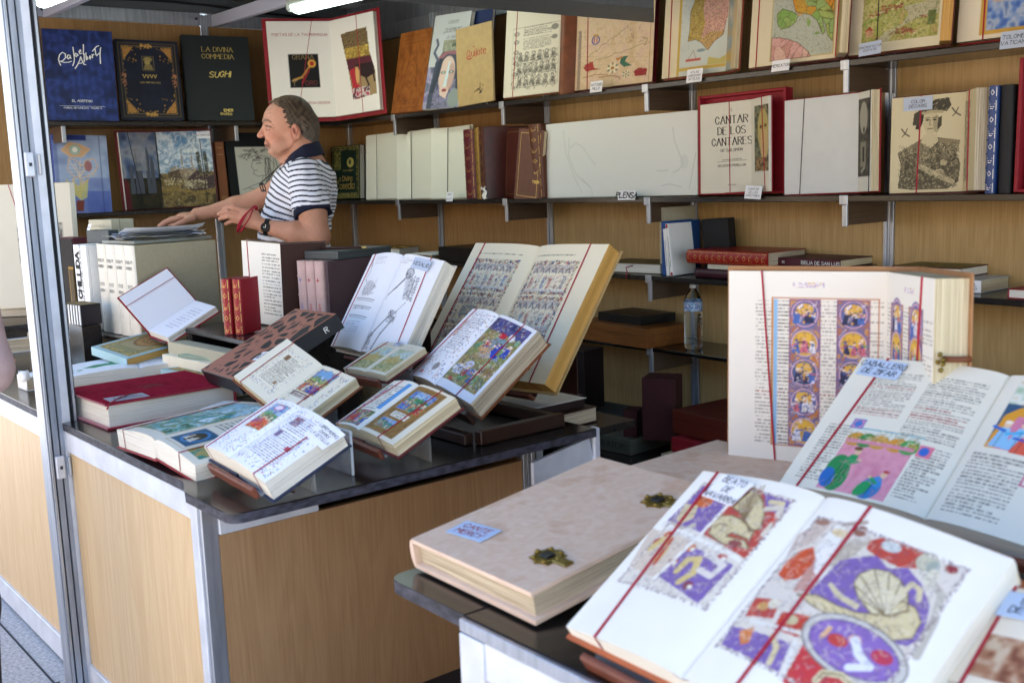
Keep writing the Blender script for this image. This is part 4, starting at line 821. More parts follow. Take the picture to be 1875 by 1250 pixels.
# ------------------------------------------------------------ back wall, second shelf
GW = 'blank cream open books on the second shelf'
WH = 'dfe0cf'; WCOV = mat('ivory cloth', 'd8d8c4', .7)
for i, (gx, wl, wr, band, lb) in enumerate(((-5.72, .115, .25, (1, .03, -.02), 'blank open book with a thin slanting black cord, nearest the corner'), (-5.335, .12, .225, (-1, .01, .05), 'blank open book with a vertical black elastic, middle of the three'), (-4.985, .12, .22, (1, .04, .05), 'blank open book with a small card at its foot, rightmost of the three'))):
    open_book(lb, pose(gx, 3.575, 1.433, 0, 86, .8), 14 if i else 2, 3, wl, wr, .385, .012, .016, Pic(wl, .385, 24, WH).age(.02), Pic(wr, .385, 24, WH).age(.02), .003, WCOV, EDGEW, [(band[0], max(.01, band[1]), max(.01, band[2]))], GW, bandmat=BBAND, bw_=.003 if i == 0 else .006)
cards_row('tiny card at the foot of the third blank book', -4.873, 3.487, 1.42, .06, .05, ['AGENT', 'Y', 'SALVAT'])
def sp_gold(ribs=6, txt=None, L_=.35, T_=.05, m_=GOLD):
    def d(mb, f):
        for i in range(ribs):
            y0 = L_*(i+.12)/ribs; y1 = L_*(i+.88)/ribs; a, b = T_*.14, T_*.86
            ink(mb, [[(y0, a), (y1, a), (y1, b), (y0, b), (y0, a)]], .0013, m_, f, lift=0)
            c = (y0+y1)/2
            if i % 2: ink(mb, [[(c-.008, T_/2), (c, T_*.68), (c+.008, T_/2), (c, T_*.32), (c-.008, T_/2)]], .0015, m_, f, lift=0)
            elif txt: ink(mb, [[(c+.006, T_*.25), (c+.006, T_*.75)], [(c-.002, T_*.3), (c-.002, T_*.7)], [(c-.008, T_*.3), (c-.008, T_*.6)]], .002, m_, f, lift=0)
    return d
def standing(label, x, y, z, depth, h, th_, cover, ribs=5, yaw=0, lean=0, gold=True, **k):
    """standing book with its spine to the viewer"""
    M_ = Matrix.Translation((x, y, z))@Matrix.Rotation(R_(yaw), 4, 'Z')@Matrix.Rotation(R_(lean), 4, 'Y')@Matrix.Rotation(R_(90), 4, 'Z')@Matrix.Rotation(R_(90), 4, 'X')
    sd = sp_gold(ribs+1, 1, h, th_, k.pop('gm', GOLD)) if gold else k.pop('sdeco', None)
    return closed_book(label, M_, depth, h, th_, cover, k.pop('edge', EDGEC), spine='round', ribs=ribs, sdeco=sd, **k)
RBR = mat('red brown leather', '4a1a12', .35, noise=.2, bump=.15)
standing('dark burgundy standing volume with gilt spine panels', -4.745, 3.53, Z2+.001, .24, .365, .093, BURG, 5, lean=-1)
standing('slim old gold standing volume beside the burgundy one', -4.648, 3.53, Z2+.001, .24, .37, .05, mat('old gold cloth', '8a6c2c', .4, .3), 6, gm=mat('dark tooling', '3a2814', .6), lean=-1)
standing('red brown standing volume with white tissue round its foot', -4.595, 3.52, Z2+.001, .26, .37, .075, RBR, 6, yaw=-22)
m = MB(); m.grid(np.array([[(-4.57+.10*a-.01*math.sin(b*9), 3.505-.05*a+.004*math.sin(a*14+b*5), Z2+.002+b*.062+.004*math.sin(a*9)) for b in np.linspace(0, 1, 6)] for a in np.linspace(0, 1, 14)]), PAPER); m.build('tissue_wrap', label='crumpled white tissue strip round the foot of a brown book', category='tissue')
closed_book('dark red brown book turned cover out behind the spines', pose(-4.50, 3.62, Z2+.001, -6, 86, 0), .27, .355, .03, RBR, EDGEC, group=None, deco=lambda mb, f: [write(mb, 'BIBLIA', .17, .25, .018, mat('dark tooling', '3a2814'), .2, f), ink(mb, [[(.03, .02), (.25, .02), (.25, .335), (.03, .335), (.03, .02)]], .0015, mat('dull gold ink', '8f7a4a'), f)])
closed_book('brown gilt ruled book leaning before the brown ribbed spine', pose(-4.31, 3.53, Z2+.001, 8, 88, -7), .17, .35, .03, mat('mid brown leather', '5c2e18', .4, noise=.1), EDGEC, deco=lambda mb, f: [write(mb, 'TIBER', .14, .09, .012, GOLD, .16, f), ink(mb, [[(.02, .02), (.15, .02), (.15, .33), (.02, .33), (.02, .02)]], .0015, GOLD, f), ink(mb, [[(.13, .18), (.145, .2), (.16, .18), (.145, .16), (.13, .18)]], .005, GOLD, f)])
standing('brown ribbed standing volume touching the blank white spread', -4.195, 3.53, Z2+.001, .25, .36, .085, mat('mid brown leather', '5c2e18'), 6, yaw=4, lean=-2)
def pg_pl(w_, h, r_):
    p = Pic(w_, h, 120, 'e3e6e0'); a = 'a2a8a4'
    if not r_:
        for pts in ([(.25, .9), (.28, .6), (.38, .3), (.5, .05)], [(.33, .8), (.32, .55), (.42, .3), (.6, .14)], [(.34, .66), (.42, .72), (.52, .66), (.62, .5), (.68, .42)], [(.5, .24), (.62, .12), (.64, .02)]): p.line(pts, .006, a, .5)
    else:
        for pts in ([(.7, .82), (.72, .66), (.8, .45), (.82, .36), (.76, .3), (.7, .28)], [(.5, .31), (.56, .3), (.64, .31)], [(.98, .5), (.9, .08)], [(.55, .12), (.66, .14), (.8, .1)]): p.line(pts, .007, a, .6)
        p.ell(.84, .40, .05, .09, 'd0d5d0', .5)
    return p
open_book('wide blank white spread with a faintly embossed face on the second shelf', pose(-3.615, 3.57, 1.433, 1, 89, .3), 0, 0, .50, .463, .356, .006, .006, pg_pl(.5, .356, 0), pg_pl(.463, .356, 1), 0, WCOV, EDGEW, over=.001)
cards_row('card reading PLENSA in bold capitals at the edge of the second shelf', -3.545, 3.487, 1.42, .108, .042, ['PLENSA'], size=.024, wd=.2)
def pg_cantar(w_, h): return Pic(w_, h, 40, 'dcd8c8').age(.02)
def deco_cantar(mb, fn):
    f = fn[-1]; c = .165
    write(mb, 'EL', c, .33, .011, INK, .12, f, contrast=.6, serif=.2)
    for t_, y in (('CANTAR', .282), ('DE LOS', .238), ('CANTARES', .194)): write(mb, t_, c, y, .030, INK, .15, f, contrast=.72, serif=.17, xs=.86 if t_ == 'CANTARES' else .92)
    write(mb, 'DE SALOMON', c, .168, .012, INK, .13, f, contrast=.6, serif=.15); ink(mb, [[(.09, .128), (.24, .13)]], .001, INK, f); write(mb, 'con dibujos originales de', c, .133, .006, INK, .1, f); write(mb, 'CELEDONIO PERELLON', c, .107, .009, INK, .12, f); write(mb, 'MCMLXXXIX', c, .03, .005, INK, .12, f)
def pg_cantar_r(w_, h):
    p = Pic(w_, h, 110, 'dcd8c8'); p.rect(.2, .22, .98, .92, '5c6656'); p.mottle(.2, .22, .98, .92, ['5a6654', '8a8a6a', '3a4238', '9a8c68'], 16, 4); p.ell(.68, .66, .3, .22, 'b8a868'); p.ell(.74, .5, .22, .16, 'c8ac78'); p.ell(.56, .69, .07, .02, '6a5030'); p.ell(.82, .7, .07, .02, '6a5030'); p.rect(.66, .46, .7, .62, '9a7c4a'); p.mottle(.3, .22, .9, .36, ['6a4a34', 'a88a60', '4a3a2c'], 30, 6); return p
M_ = pose(-3.125, 3.60, 1.434, 1.2, 89, .5)
t = slipcase('tall red cloth box holding the Cantar de los Cantares open', M_, .44, .41, .012, RED, name='book_box', lip=False)
m = MB(); m.box(0, .0, .013, .012, .41, .05, RED, .002); m.box(.428, .0, .013, .44, .41, .05, RED, .002); m.box(.0125, .398, .013, .4275, .41, .045, RED, .002); m.box(.0125, 0, .013, .4275, .010, .045, RED, .002); m.build('rim', t)
open_book('title page of the Cantar de los Cantares lying open in its red box', pose(-2.852, 3.565, 1.445, .7, 89, 1), 2, 26, .262, .15, .368, .008, .012, pg_cantar(.262, .368), pg_cantar_r(.15, .368), .001, RED, EDGEW, [(-1, .41, .41), (1, .8, .62)], deco=deco_cantar, over=.001, bw_=.003)
cards_row('tilted card reading Cantar de los Cantares below the red box', -2.826, 3.485, 1.422, .082, .052, ['CANTAR', 'DE LOS', 'CANTARES'], roll=-3)
def pg_blk(w_, h):
    p = Pic(w_, h, 110, 'dcdbd0'); p.rect(0, .15, .9, .93, '38352e'); p.mottle(0, .15, .9, .93, ['2c2a25', '5a564a', '3a372f'], 12, 4); p.ell(.42, .74, .28, .16, 'a8a494'); p.ell(.45, .62, .06, .03, '2a2822'); p.rect(.2, .25, .6, .5, '8a8676'); p.rect(.36, .3, .5, .45, '3a372f'); p.line([(.3, .2), (.5, .24)], .03, '9a9686'); return p
open_book('open book with a blank left page and a narrow dark etching', pose(-2.36, 3.565, 1.44, 3, 88, 1.2), 1, 34, .315, .105, .36, .012, .03, Pic(.315, .36, 60, 'd4d6d4').age(.04), pg_blk(.105, .36), .002, RED, EDGEC, [(-1, .78, .72), (1, .85, .9)], bandmat=BBAND, bw_=.003, over=.005)
def pg_colon(w_, h):
    p = Pic(w_, h, 190, 'd4c8a4'); K = '37332a'; S = 'cabd98'; q = random.Random(3)
    p.poly([(.12, .05), (.15, .3), (.1, .42), (.3, .5), (.45, .56), (.66, .56), (.95, .52), (.9, .4), (.96, .28), (.94, .1), (.8, .03), (.3, .03)], '6a624c')
    p.poly([(.1, .42), (.3, .5), (.45, .54), (.66, .3), (.5, .24), (.3, .36)], '8a8064'); p.poly([(.66, .55), (.95, .52), (.9, .40), (.75, .3), (.7, .42)], '8a8064')
    for i in range(9):
        for cu, cv in ((.2+.045*i, .45-.02*i), (.72+.025*i, .48-.012*(i % 3)*2)): p.ell(cu, cv, .018, .016, K); p.ell(cu, cv, .009, .008, S)
    p.poly([(.42, .52), (.46, .6), (.64, .6), (.66, .52), (.55, .45)], S); p.ell(.55, .73, .105, .115, 'c8bb96'); p.poly([(.46, .7), (.5, .6), (.58, .59), (.66, .68)], 'c8bb96'); p.ell(.63, .70, .045, .09, '8a7f64', .6)
    p.poly([(.34, .66), (.38, .8), (.46, .82), (.44, .72), (.40, .65)], K); p.poly([(.64, .64), (.70, .68), (.70, .78), (.65, .76)], '4a4436')
    p.poly([(.30, .70), (.32, .82), (.46, .88), (.6, .95), (.78, .96), (.82, .88), (.76, .82), (.66, .84), (.5, .82), (.42, .8), (.38, .7)], '4a4538'); p.line([(.44, .82), (.56, .83), (.7, .82)], .03, 'b0a480')
    for _ in range(40): x, y = q.uniform(.32, .8), q.uniform(.82, .95); p.line([(x, y), (x+.02, y+.015)], .005, 'b8ac88' if q.random() < .4 else K, .8)
    for cu in (.505, .6): p.ell(cu, .745, .026, .009, K); p.line([(cu-.03, .765), (cu+.03, .768)], .006, K)
    p.line([(.545, .75), (.535, .695), (.555, .69)], .006, '6a5f48'); p.line([(.51, .655), (.58, .655)], .008, '5a4a3a')
    for _ in range(330):
        x, y = q.uniform(.14, .92), q.uniform(.05, .42); a = q.uniform(-.03, .03); p.line([(x, y), (x+a, y+q.uniform(.01, .03))], .004, K, .8)
    p.line([(.42, .27), (.62, .19), (.86, .10)], .055, 'b8ac8a'); p.ell(.68, .2, .07, .035, 'c8bb96'); p.ell(.74, .30, .05, .03, 'c0b38e')
    for k in range(4): p.line([(.64+.03*k, .2-.008*k), (.72+.03*k, .215-.008*k)], .006, '6a5f48')
    p.busy(.12, .04, .94, .5, 900, (K, K, S), .0035, .02, 4, .7)
    for cu, cv in ((.2, .62), (.88, .8)): p.line([(cu-.05, cv+.05), (cu, cv), (cu+.06, cv-.03)], .014, '5a5444'); p.line([(cu-.04, cv-.03), (cu, cv), (cu+.03, cv+.05)], .01, '5a5444')
    return p
bk = open_book('open book engraved with a man in a fur hat holding a scroll', pose(-1.955, 3.575, 1.437, 4, 87, .9), 3, 48, .262, .11, .335, .02, .05, pg_colon(.262, .335), Pic(.11, .335, 60, 'd0c49e').mottle(0, .1, .5, .9, ['b8ac88', '8a8470', 'd0c49e'], 20, 3), .003, BURG, EDGEA, [(-1, .62, .585), (1, .5, .42)], over=.006, bw_=.005)
card('card reading Colon Decaris taped over the fur hat engraving', page_local(bk, -1, .045, .285, 0), .105, .047, ['COLON', 'DECARIS'], CARDB, size=.011)
SILV = mat('silver foil', 'd8dade', .35, .5)
standing('bright blue ribbed standing volume with silver tooling', -1.855, 3.53, Z2+.001, .23, .35, .034, mat('royal blue leather', '1c3c78', .35), 7, gm=SILV, lean=1)
standing('black standing volume next to the blue ribbed one', -1.818, 3.545, Z2+.001, .22, .35, .045, BLACK, 0, gold=False)
t = slipcase('red lined tray with a pale grey sheet at the right edge of the second shelf', pose(-1.762, 3.60, Z2+.001, 0, 88, 0), .5, .43, .012, RED, lip=False)
m = MB(); m.box(0, 0, .013, .012, .43, .06, RED, .002); m.box(.0125, .418, .013, .5, .43, .06, RED, .002); m.box(.0125, 0, .013, .5, .01, .06, RED, .002); m.build('rim', t)
MB().box(.03, .012, .0125, .49, .385, .03, mat('pale grey sheet', 'b4b4ba', .6)).build('sheet', t)

# ------------------------------------------------------------ back wall, third shelf
def lying(label, xr, y, z, length, depth, th_, cover, yaw=0, **k):
    """book lying flat, spine to the viewer; xr = right end"""
    M_ = Matrix.Translation((xr, y, z))@Matrix.Rotation(R_(90+yaw), 4, 'Z'); sd = k.pop('sdeco', None)
    if sd: s0 = sd; k['sdeco'] = lambda mb, f: s0(mb, lambda a, b: f(length-a, b))
    return closed_book(label, M_, depth, length, th_, cover, k.pop('edge', EDGEC), **k)
lying_tan = closed_book('tan book lying flat behind the man with a pair of glasses on top', pose(-6.05, 3.47, Z3+.001, 18), .50, .26, .048, mat('mustard board', '8a7038', .6), EDGEW)
m = MB()
for k in (-1, 1): m.tube([(-5.62+.03*k+.02*math.cos(a), 3.60+.008*math.sin(a), 1.142+.004*math.sin(a)) for a in np.linspace(0, 2*np.pi, 14, endpoint=False)], .0016, GOLD, 6, True)
m.tube([(-5.60, 3.60, 1.142), (-5.56, 3.63, 1.144), (-5.50, 3.65, 1.14)], .0014, GOLD, 5); m.build('spectacles', label='thin wire spectacles on the tan book', category='glasses')
closed_book('small cream book lying by the black box', pose(-5.36, 3.53, Z3+.001, 4), .24, .2, .03, CREAM, EDGEC)
closed_book('white pamphlet lying against the black box', pose(-5.25, 3.505, Z3+.033, -3), .2, .16, .008, PAPER, EDGEW)
slipcase('flat black box lying on the third shelf', pose(-5.03, 3.53, Z3+.001, -2), .38, .24, .08, mat('black satin card', '0e0e10', .4))
closed_book('gilt edged book lying behind the big open codex with a red ribbon marker', pose(-3.72, 3.525, Z3+.001, 6), .36, .22, .045, mat('olive brown cloth', '6a5a34', .6), EDGEW)
m = MB(); m.tube([(-3.52, 3.55, 1.12), (-3.515, 3.50, 1.115), (-3.50, 3.492, 1.095), (-3.505, 3.489, 1.07)], .0025, BAND, 5); m.build('ribbon_marker', label='thin red ribbon hanging over the third shelf edge', category='ribbon')
Mx = lambda x, y, z, ln=0, yaw=0: Matrix.Translation((x, y, z))@Matrix.Rotation(R_(yaw), 4, 'Z')@Matrix.Rotation(R_(ln), 4, 'Y')@Matrix.Rotation(R_(90), 4, 'Z')@Matrix.Rotation(R_(90), 4, 'X')
closed_book('tall cream book standing at the left of the blue one', Mx(-3.385, 3.585, Z3+.001), .2, .296, .035, BEIGE, EDGEC, sdeco=lambda mb, f: ink(mb, [[(.14+.01*i, .012+.006*(i % 2)) for i in range(8)]], .0015, INK, f, lift=0))
closed_book('mid blue standing book with a plain spine', Mx(-3.345, 3.555, Z3+.001), .2, .236, .05, mat('mid blue cloth', '1f4f92', .5), EDGEW)
for i, (x, h, ln) in enumerate(((-3.286, .205, -5), (-3.262, .228, -7))):
    closed_book(('short thin white book leaning on the blue one', 'thin white book with a red topped spine leaning on the black book')[i], Mx(x, 3.52, Z3+.002, ln), .15, h, .017, PAPER, EDGEW, sdeco=lambda mb, f, i=i, h=h: [ink(mb, [[(.04, .008), (h*.75, .008)]], .002, mat('grey print', '6a6a72', .7), f, lift=0), ink(mb, [[(h-.016, .0085), (h-.006, .0085)], [(.006, .0085), (.012, .0085)]], .011, REDINK, f, lift=0) if i else None])
slipcase('black standing book behind the lying red leather one', pose(-3.215, 3.74, Z3+.001, 2, 92, 3), .145, .24, .05, BLACK, lip=False)
lying('burgundy leather book lying under the others at the left of its pile', -2.70, 3.535, Z3+.001, .43, .23, .040, mat('plum leather', '3c1620', .4), spine='round', sdeco=lambda mb, f: [write(mb, 'BLAKE', .30, .014, .013, GOLD, .14, f, lift=0) if 0 else ink(mb, strokes('MIL BLAKE', .31, .013, .012), .002, GOLD, f, lift=0)], edge=EDGEC)
lying('thin cream book lying between burgundy and red leather', -2.66, 3.53, Z3+.042, .40, .22, .019, mat('cream cloth', 'd0c8b0', .7), edge=EDGEC)
lying('bright red leather book with rich gilt spine lying on top of its pile', -2.737, 3.52, Z3+.063, .425, .25, .058, mat('scarlet leather', '9a1c18', .35, bump=.2), spine='round', sdeco=sp_gold(13, 1, .425, .058), edge=EDGEA)
lying('plum book lying beneath the Biblia de San Luis', -2.43, 3.60, Z3+.001, .36, .22, .062, mat('plum leather', '3c1620'), edge=EDGEC)
lying('plum book lettered Biblia de San Luis lying flat', -2.45, 3.59, Z3+.065, .335, .245, .031, mat('wine cloth', '4a1524', .5), sdeco=lambda mb, f: [ink(mb, strokes('BIBLIA DE SAN LUIS', .245, .009, .013), .0021, WINK, f, lift=0), ink(mb, strokes('M', .07, .009, .010), .002, WINK, f, lift=0)], edge=EDGEC)
closed_book('dark red bound book with an olive patterned cover on the right pile', pose(-2.245, 3.615, Z3+.048, 0), .268, .2, .034, BURG, EDGEW, Pic(.268, .2, 50, '7a6c34').mottle(.03, .03, .97, .97, ['7a6c34', '94864a', '665a2c'], 14, 4))
t = closed_book('white book with a sticker lettered Moleiro at the bottom of the right pile', pose(-2.283, 3.60, Z3+.001, 0), .391, .2, .045, mat('pale grey board', 'c4c8c6'), EDGEC)
card('white sticker with vertical lettering on the pale book end', pose(-1.952, 3.5985, Z3+.004, 0, 90, 0), .06, .040, ['MOL', 'EIRO'])
closed_book('small red patterned book end at the right edge of the third shelf', pose(-1.76, 3.52, Z3+.001, 0), .3, .2, .032, mat('red patterned board', '9a2430', .5, noise=.4, nscale=(60, 60, 60)), EDGEW)

# bottle
def bottle():
    t = thing('water_bottle', 'clear plastic water bottle with a blue and white label on the low black shelf', 'bottle', Matrix.Translation((-3.205, 3.60, Z4+.001))@Matrix.Scale(.95, 4))
    PET = mat('clear bottle plastic', 'eef4f6', .04, trans=1, ior=1.33, spec=.5); n = 28; th = np.linspace(0, 2*np.pi, n, endpoint=False)
    pr = [(0, .003), (.028, .0), (.038, .006), (.042, .014)]
    for i in range(9): z = .02+i*.017; pr += [(.0425, z), (.0405, z+.006), (.0405, z+.009), (.0425, z+.015)]
    pr += [(.042, .176), (.0425, .18), (.0425, .222), (.0405, .226), (.036, .243), (.026, .262), (.016, .277), (.0135, .284), (.0135, .296)]
    MB().ring(np.array([[(r*math.cos(a), r*math.sin(a), z) for a in th] for r, z in pr]), PET, caps=True).build('body', t)
    lb = mat('bottle label', '5f9cc4', .4, noise=.0); P = Pic(.27, .045, 90, '7ab0cc'); P.mottle(0, 0, 1, 1, ['3a7ab4', 'd8e4ec', '5a9cb8', '7a6aa8', 'e8ecf0'], 4, 5)
    a2 = np.linspace(0, 2*np.pi, P.nx); G_ = np.array([[(.0432*math.cos(a), .0432*math.sin(a), .18+.042*k/(P.ny-1)) for k in range(P.ny)] for a in a2]); MB().grid(G_, CLOTH, P.c, flip=False).build('label', t)
    MB().ring(np.array([[(r*math.cos(a), r*math.sin(a), z) for a in th] for r, z in ((.0, .284), (.0155, .284), (.0155, .300), (.0, .3015))]), mat('white cap', 'e8ecf0', .4)).build('cap', t)
bottle()
WB = wood('honey wooden box', '6a3c16', '8a5424', 0, .4, 1)
slipcase('honey brown wooden book box on the low black shelf', pose(-3.86, 3.49, Z4+.001, -3), .50, .26, .088, WB)
slipcase('flat black case lying on the wooden box', pose(-3.76, 3.55, Z4+.090, -4), .30, .22, .040, mat('black satin card', '0e0e10'))
# lowest shelf
slipcase('grey green flat box lettered Lan Atlas on the lowest shelf', pose(-3.60, 3.085, .381, 4), .475, .26, .067, mat('grey green cloth', '50544a', .7), deco=None)
m = MB(); write(m, 'LAN ATLAS', 0, 0, .022, INK, .13, contrast=.4, serif=.12); m.build('lettering', SC.objects[[o.name for o in SC.objects if o.get('label', '').startswith('grey green flat')][0]], None).matrix_local = pose(.36, -.001, .022, 0, 90)
DR = mat('dark red cloth box', '3a0d12', .6, noise=.1)
slipcase('dark red box standing upright on the grey green box', pose(-3.15, 3.26, .45, 30, 90), .14, .26, .13, DR, lip=False)
slipcase('low dark red slip rounded box beside the upright red one', pose(-3.19, 3.14, .449, 30), .06, .1, .11, DR, lip=False)
OB = mat('rust brown box card', '5e2012', .55)
slipcase('rust brown lidded box stacked on dark red ones behind the suede books', pose(-2.93, 3.16, .505, -4), .55, .3, .095, OB)
slipcase('dark red box under the rust brown one', pose(-2.90, 3.12, .44, -2), .55, .3, .06, RED)
slipcase('beige box at the bottom of the rust brown stack', pose(-2.92, 3.08, .381, 0), .55, .3, .055, BEIGE)
slipcase('slate grey flat box at the left of the lowest shelf', pose(-4.15, 3.2, .381, 3), .72, .34, .075, mat('slate grey card', '3c4446', .5))
slipcase('nearly black leather box standing behind the counter end', pose(-3.90, 3.45, .46, 6, 90), .25, .28, .14, mat('near black leather', '1c0f0e', .5))
# behind the counter end
def low_cabinet():
    t = thing('trolley_shelf', 'low metal framed ledge with papers behind the end of the left counter', 'shelf', Matrix.Translation((-2.95, 2.10, 0)))
    MB().box(-.35, 0, .70, .42, .45, .725, DARKB, .002).build('board', t); MB().box(-.35, -.006, .64, .42, .0, .726, ALU, .002).build('rail', t)
    for x in (-.34, .39): MB().box(x, .01, .2, x+.03, .04, .70, ALU, .002).build('leg', t)
low_cabinet()
closed_book('dark brown leather volume lying on the metal ledge', pose(-2.95, 2.13, .727, 2), .36, .3, .05, mat('umber leather', '3a1c12', .5), EDGEA)
slipcase('dark maroon box lying on the ledge under loose papers', pose(-2.93, 2.15, .778, 0), .30, .26, .04, mat('maroon black card', '240c0e', .5))
m = MB()
for i in range(4): m.box(-2.93+.01*i, 2.15, .8195+.0012*i, -2.60+.012*i, 2.36, .8205+.0012*i, PAPER)
m.build('paper_sheets', label='few white sheets sticking out on the maroon box', category='paper')

# ------------------------------------------------------------ painted pages of the facsimiles
FL = ['3a5ab0', 'b03a4a', '4a8a5a', 'c89a3a', '7a5ab0', '3a7ac0']
SKY = '6fa8d8'
def scene_pic(p, u0, v0, u1, v1, seed, sky=SKY, hill='6a9a58', ground='a88a4c', n=4, robes=None):
    w_, h_ = u1-u0, v1-v0; q = random.Random(seed); p.rect(u0, v0, u1, v1, ground); p.mottle(u0, v0, u1, v1, [ground, hill, ground], 14, seed, .5)
    p.rect(u0, v0+.62*h_, u1, v1, sky); p.mottle(u0, v0+.62*h_, u1, v1, [sky, 'b8d4ea', '3a6ab8', sky], 8, seed+1, .8)
    for k in range(5): a = u0+w_*q.uniform(.05, .95); p.poly([(max(u0, a-.2*w_), v0+.5*h_), (a-.05*w_, v0+(.66+q.uniform(0, .1))*h_), (min(u1, a+.2*w_), v0+.5*h_)], q.choice((hill, '4a7a4a', '8aaa60', '7a8a58')))
    robes = robes or ['c0392b', '2a4ab0', 'e07040', '3a9a5a', 'd8b040', '7a4a9a', 'e8e0d0', '2a8ac0']
    p.people(u0+.05*w_, v0+.02*h_, u1-.05*w_, v0+.7*h_, n+1, robes, seed+3, .5*h_); p.people(u0+.02*w_, v0+.02*h_, u1-.02*w_, v0+.5*h_, n, robes, seed, .48*h_)
    p.specks(u0, v0, u1, v0+.4*h_, ['3a5a2a', '8a9a4a', '6a4a2a', 'd8c8a0'], 70, .008, seed, .7); p.busy(u0, v0, u1, v1, int(900*w_*h_)+80, ('3a2c30', 'efe6d0', '6a4a3a', 'd8b060', '4a5a8a'), .006, .03, seed); return p.frame(u0, v0, u1, v1, .008, 'b08a3a')
def hoursL(w_, h):
    p = Pic(w_, h, 190, 'ebe5cf'); p.border(.20, .12, .86, .92, .09, FL+['c8c0a8'], 240, .005, 2); p.text(.34, .24, .76, .80, 19, '4a3c38', .85, 3, .5); p.rect(.34, .70, .44, .80, '8a6a4a'); p.rect(.66, .28, .72, .34, 'a08060'); return p.age(.02)
def hoursR(w_, h):
    p = Pic(w_, h, 130, 'ebe5cf'); p.border(.1, .1, .92, .94, .1, FL+['6a8a6a'], 300, .007, 5); scene_pic(p, .14, .42, .66, .92, 4, n=3); p.poly([(.2, .80), (.4, .96), (.62, .80)], '7aa8d0'); p.rect(.14, .3, .62, .40, '8a7468'); p.text(.2, .14, .6, .38, 6, 'e8e4da', .9, 2, .55); return p
def landL(w_, h):
    p = Pic(w_, h, 170, 'e4decc'); p.rect(.06, .1, .97, .95, '4a7a6a'); p.mottle(.06, .1, .97, .95, ['2c5a3c', '5a9a7c', 'a8d4e0', '8a9a58', '3aa0b0', '6a8a50', 'd8ecf4'], 6, 9); p.poly([(.2, .95), (.5, .6), (.8, .75), (.97, .6), (.97, .95)], 'b8dcf0', .6); p.line([(.1, .3), (.5, .45), (.9, .62)], .05, '3a9a9a', .7); p.busy(.06, .1, .97, .95, 500, ('2a4a34', 'd8ecf0', '6a8a5a', '4a3a2a'), .006, .04, 4); return p.frame(.06, .1, .97, .95, .01, 'c0a060')
def landR(w_, h):
    p = Pic(w_, h, 120, 'e8e2d0'); p.frame(.1, .05, .55, .95, .006, 'b08a40'); p.text(.12, .42, .5, .94, 13, '3a3230', .8, 4); p.text(.58, .1, .9, .95, 14, '3a3230', .7, 8); p.rect(.12, .08, .52, .36, '2a5a7a'); p.ell(.32, .22, .15, .11, '4a8ac0'); p.ell(.32, .22, .12, .09, '3a3a2c'); p.people(.22, .14, .42, .3, 2, ['c8b8a0', '7a3a2a', 'e0d8c8'], 3); p.mottle(.58, .06, .9, .2, ['3a8a7a', 'b8a060', '4a9a5a'], 20, 3); return p
def lbL(w_, h):
    p = Pic(w_, h, 190, 'eef0f4'); p.border(.08, .05, .96, .96, .26, FL+['3a8ad0', '5a9ad8'], 460, .006, 8); scene_pic(p, .34, .46, .88, .92, 9, '7ab4e0', '5aa06a', '4a9a6a', 4, ['e04020', '2a4ac8', 'e06030', 'd83828', '3050c0']); p.ell(.62, .86, .16, .05, 'c86aa0', .7); p.ell(.62, .86, .12, .035, 'f0e8f0', .9); return p
def lbR(w_, h):
    p = Pic(w_, h, 190, 'eceef4'); p.border(.05, .05, .95, .95, .17, FL+['3a8ad0'], 400, .006, 4); p.text(.24, .22, .78, .62, 13, '4a4860', .8, 5); p.text(.24, .64, .78, .86, 7, '4a4860', .8, 9); p.frame(.22, .2, .8, .88, .005, '6a5a90'); p.rect(.24, .72, .42, .86, '6a4a60'); p.mottle(.24, .72, .42, .86, ['4a3a6a', 'b0a0a8', '8a3a4a'], 30, 3); p.rect(.24, .50, .34, .60, '7a6a8a'); p.rect(.66, .42, .76, .48, 'a84a5a'); return p
def gdL(w_, h):
    p = Pic(w_, h, 170, 'e8e6da'); p.rect(.76, .4, .90, .95, '5a9ad4'); p.text(.28, .36, .8, .88, 12, '3a3440', .8, 6); p.mottle(.05, .04, .9, .34, ['3a8a4a', 'a83a30', '7ab05a', '4a6ab0', 'c8483a', '2a7a4a'], 8, 5); p.ell(.4, .16, .2, .09, 'b83428'); p.people(.5, .08, .9, .36, 3, ['e8b0a0', '3a5ab0', '3a9a4a'], 6); p.mottle(.05, .35, .25, .9, ['3a8a5a', 'e8e6da', 'b04a4a', '4a7ac0'], 26, 3); p.busy(.05, .04, .9, .34, 260, ('2a4a2a', 'e8d8b8', '8a3a30', '34508a'), .006, .04, 3, .6); return p
def gdR(w_, h):
    p = Pic(w_, h, 170, 'e8dfc8'); p.rect(.08, .06, .86, .96, '8a6434'); p.mottle(.08, .06, .86, .96, ['8a6434', '9c7640', '7c5a2c'], 16, 5); scene_pic(p, .2, .50, .76, .88, 5, '3a8ad8', '3a8a5a', '5a8a7a', 4, ['2a6ad0', 'c04030', 'e09050', '2a8a6a']); p.rect(.3, .36, .7, .46, 'e8e2d0'); p.text(.32, .37, .68, .45, 3, '3a3240', .9, 2); scene_pic(p, .22, .14, .62, .32, 8, '3a90d0', '4a9a5a', '3a8a9a', 2); return p
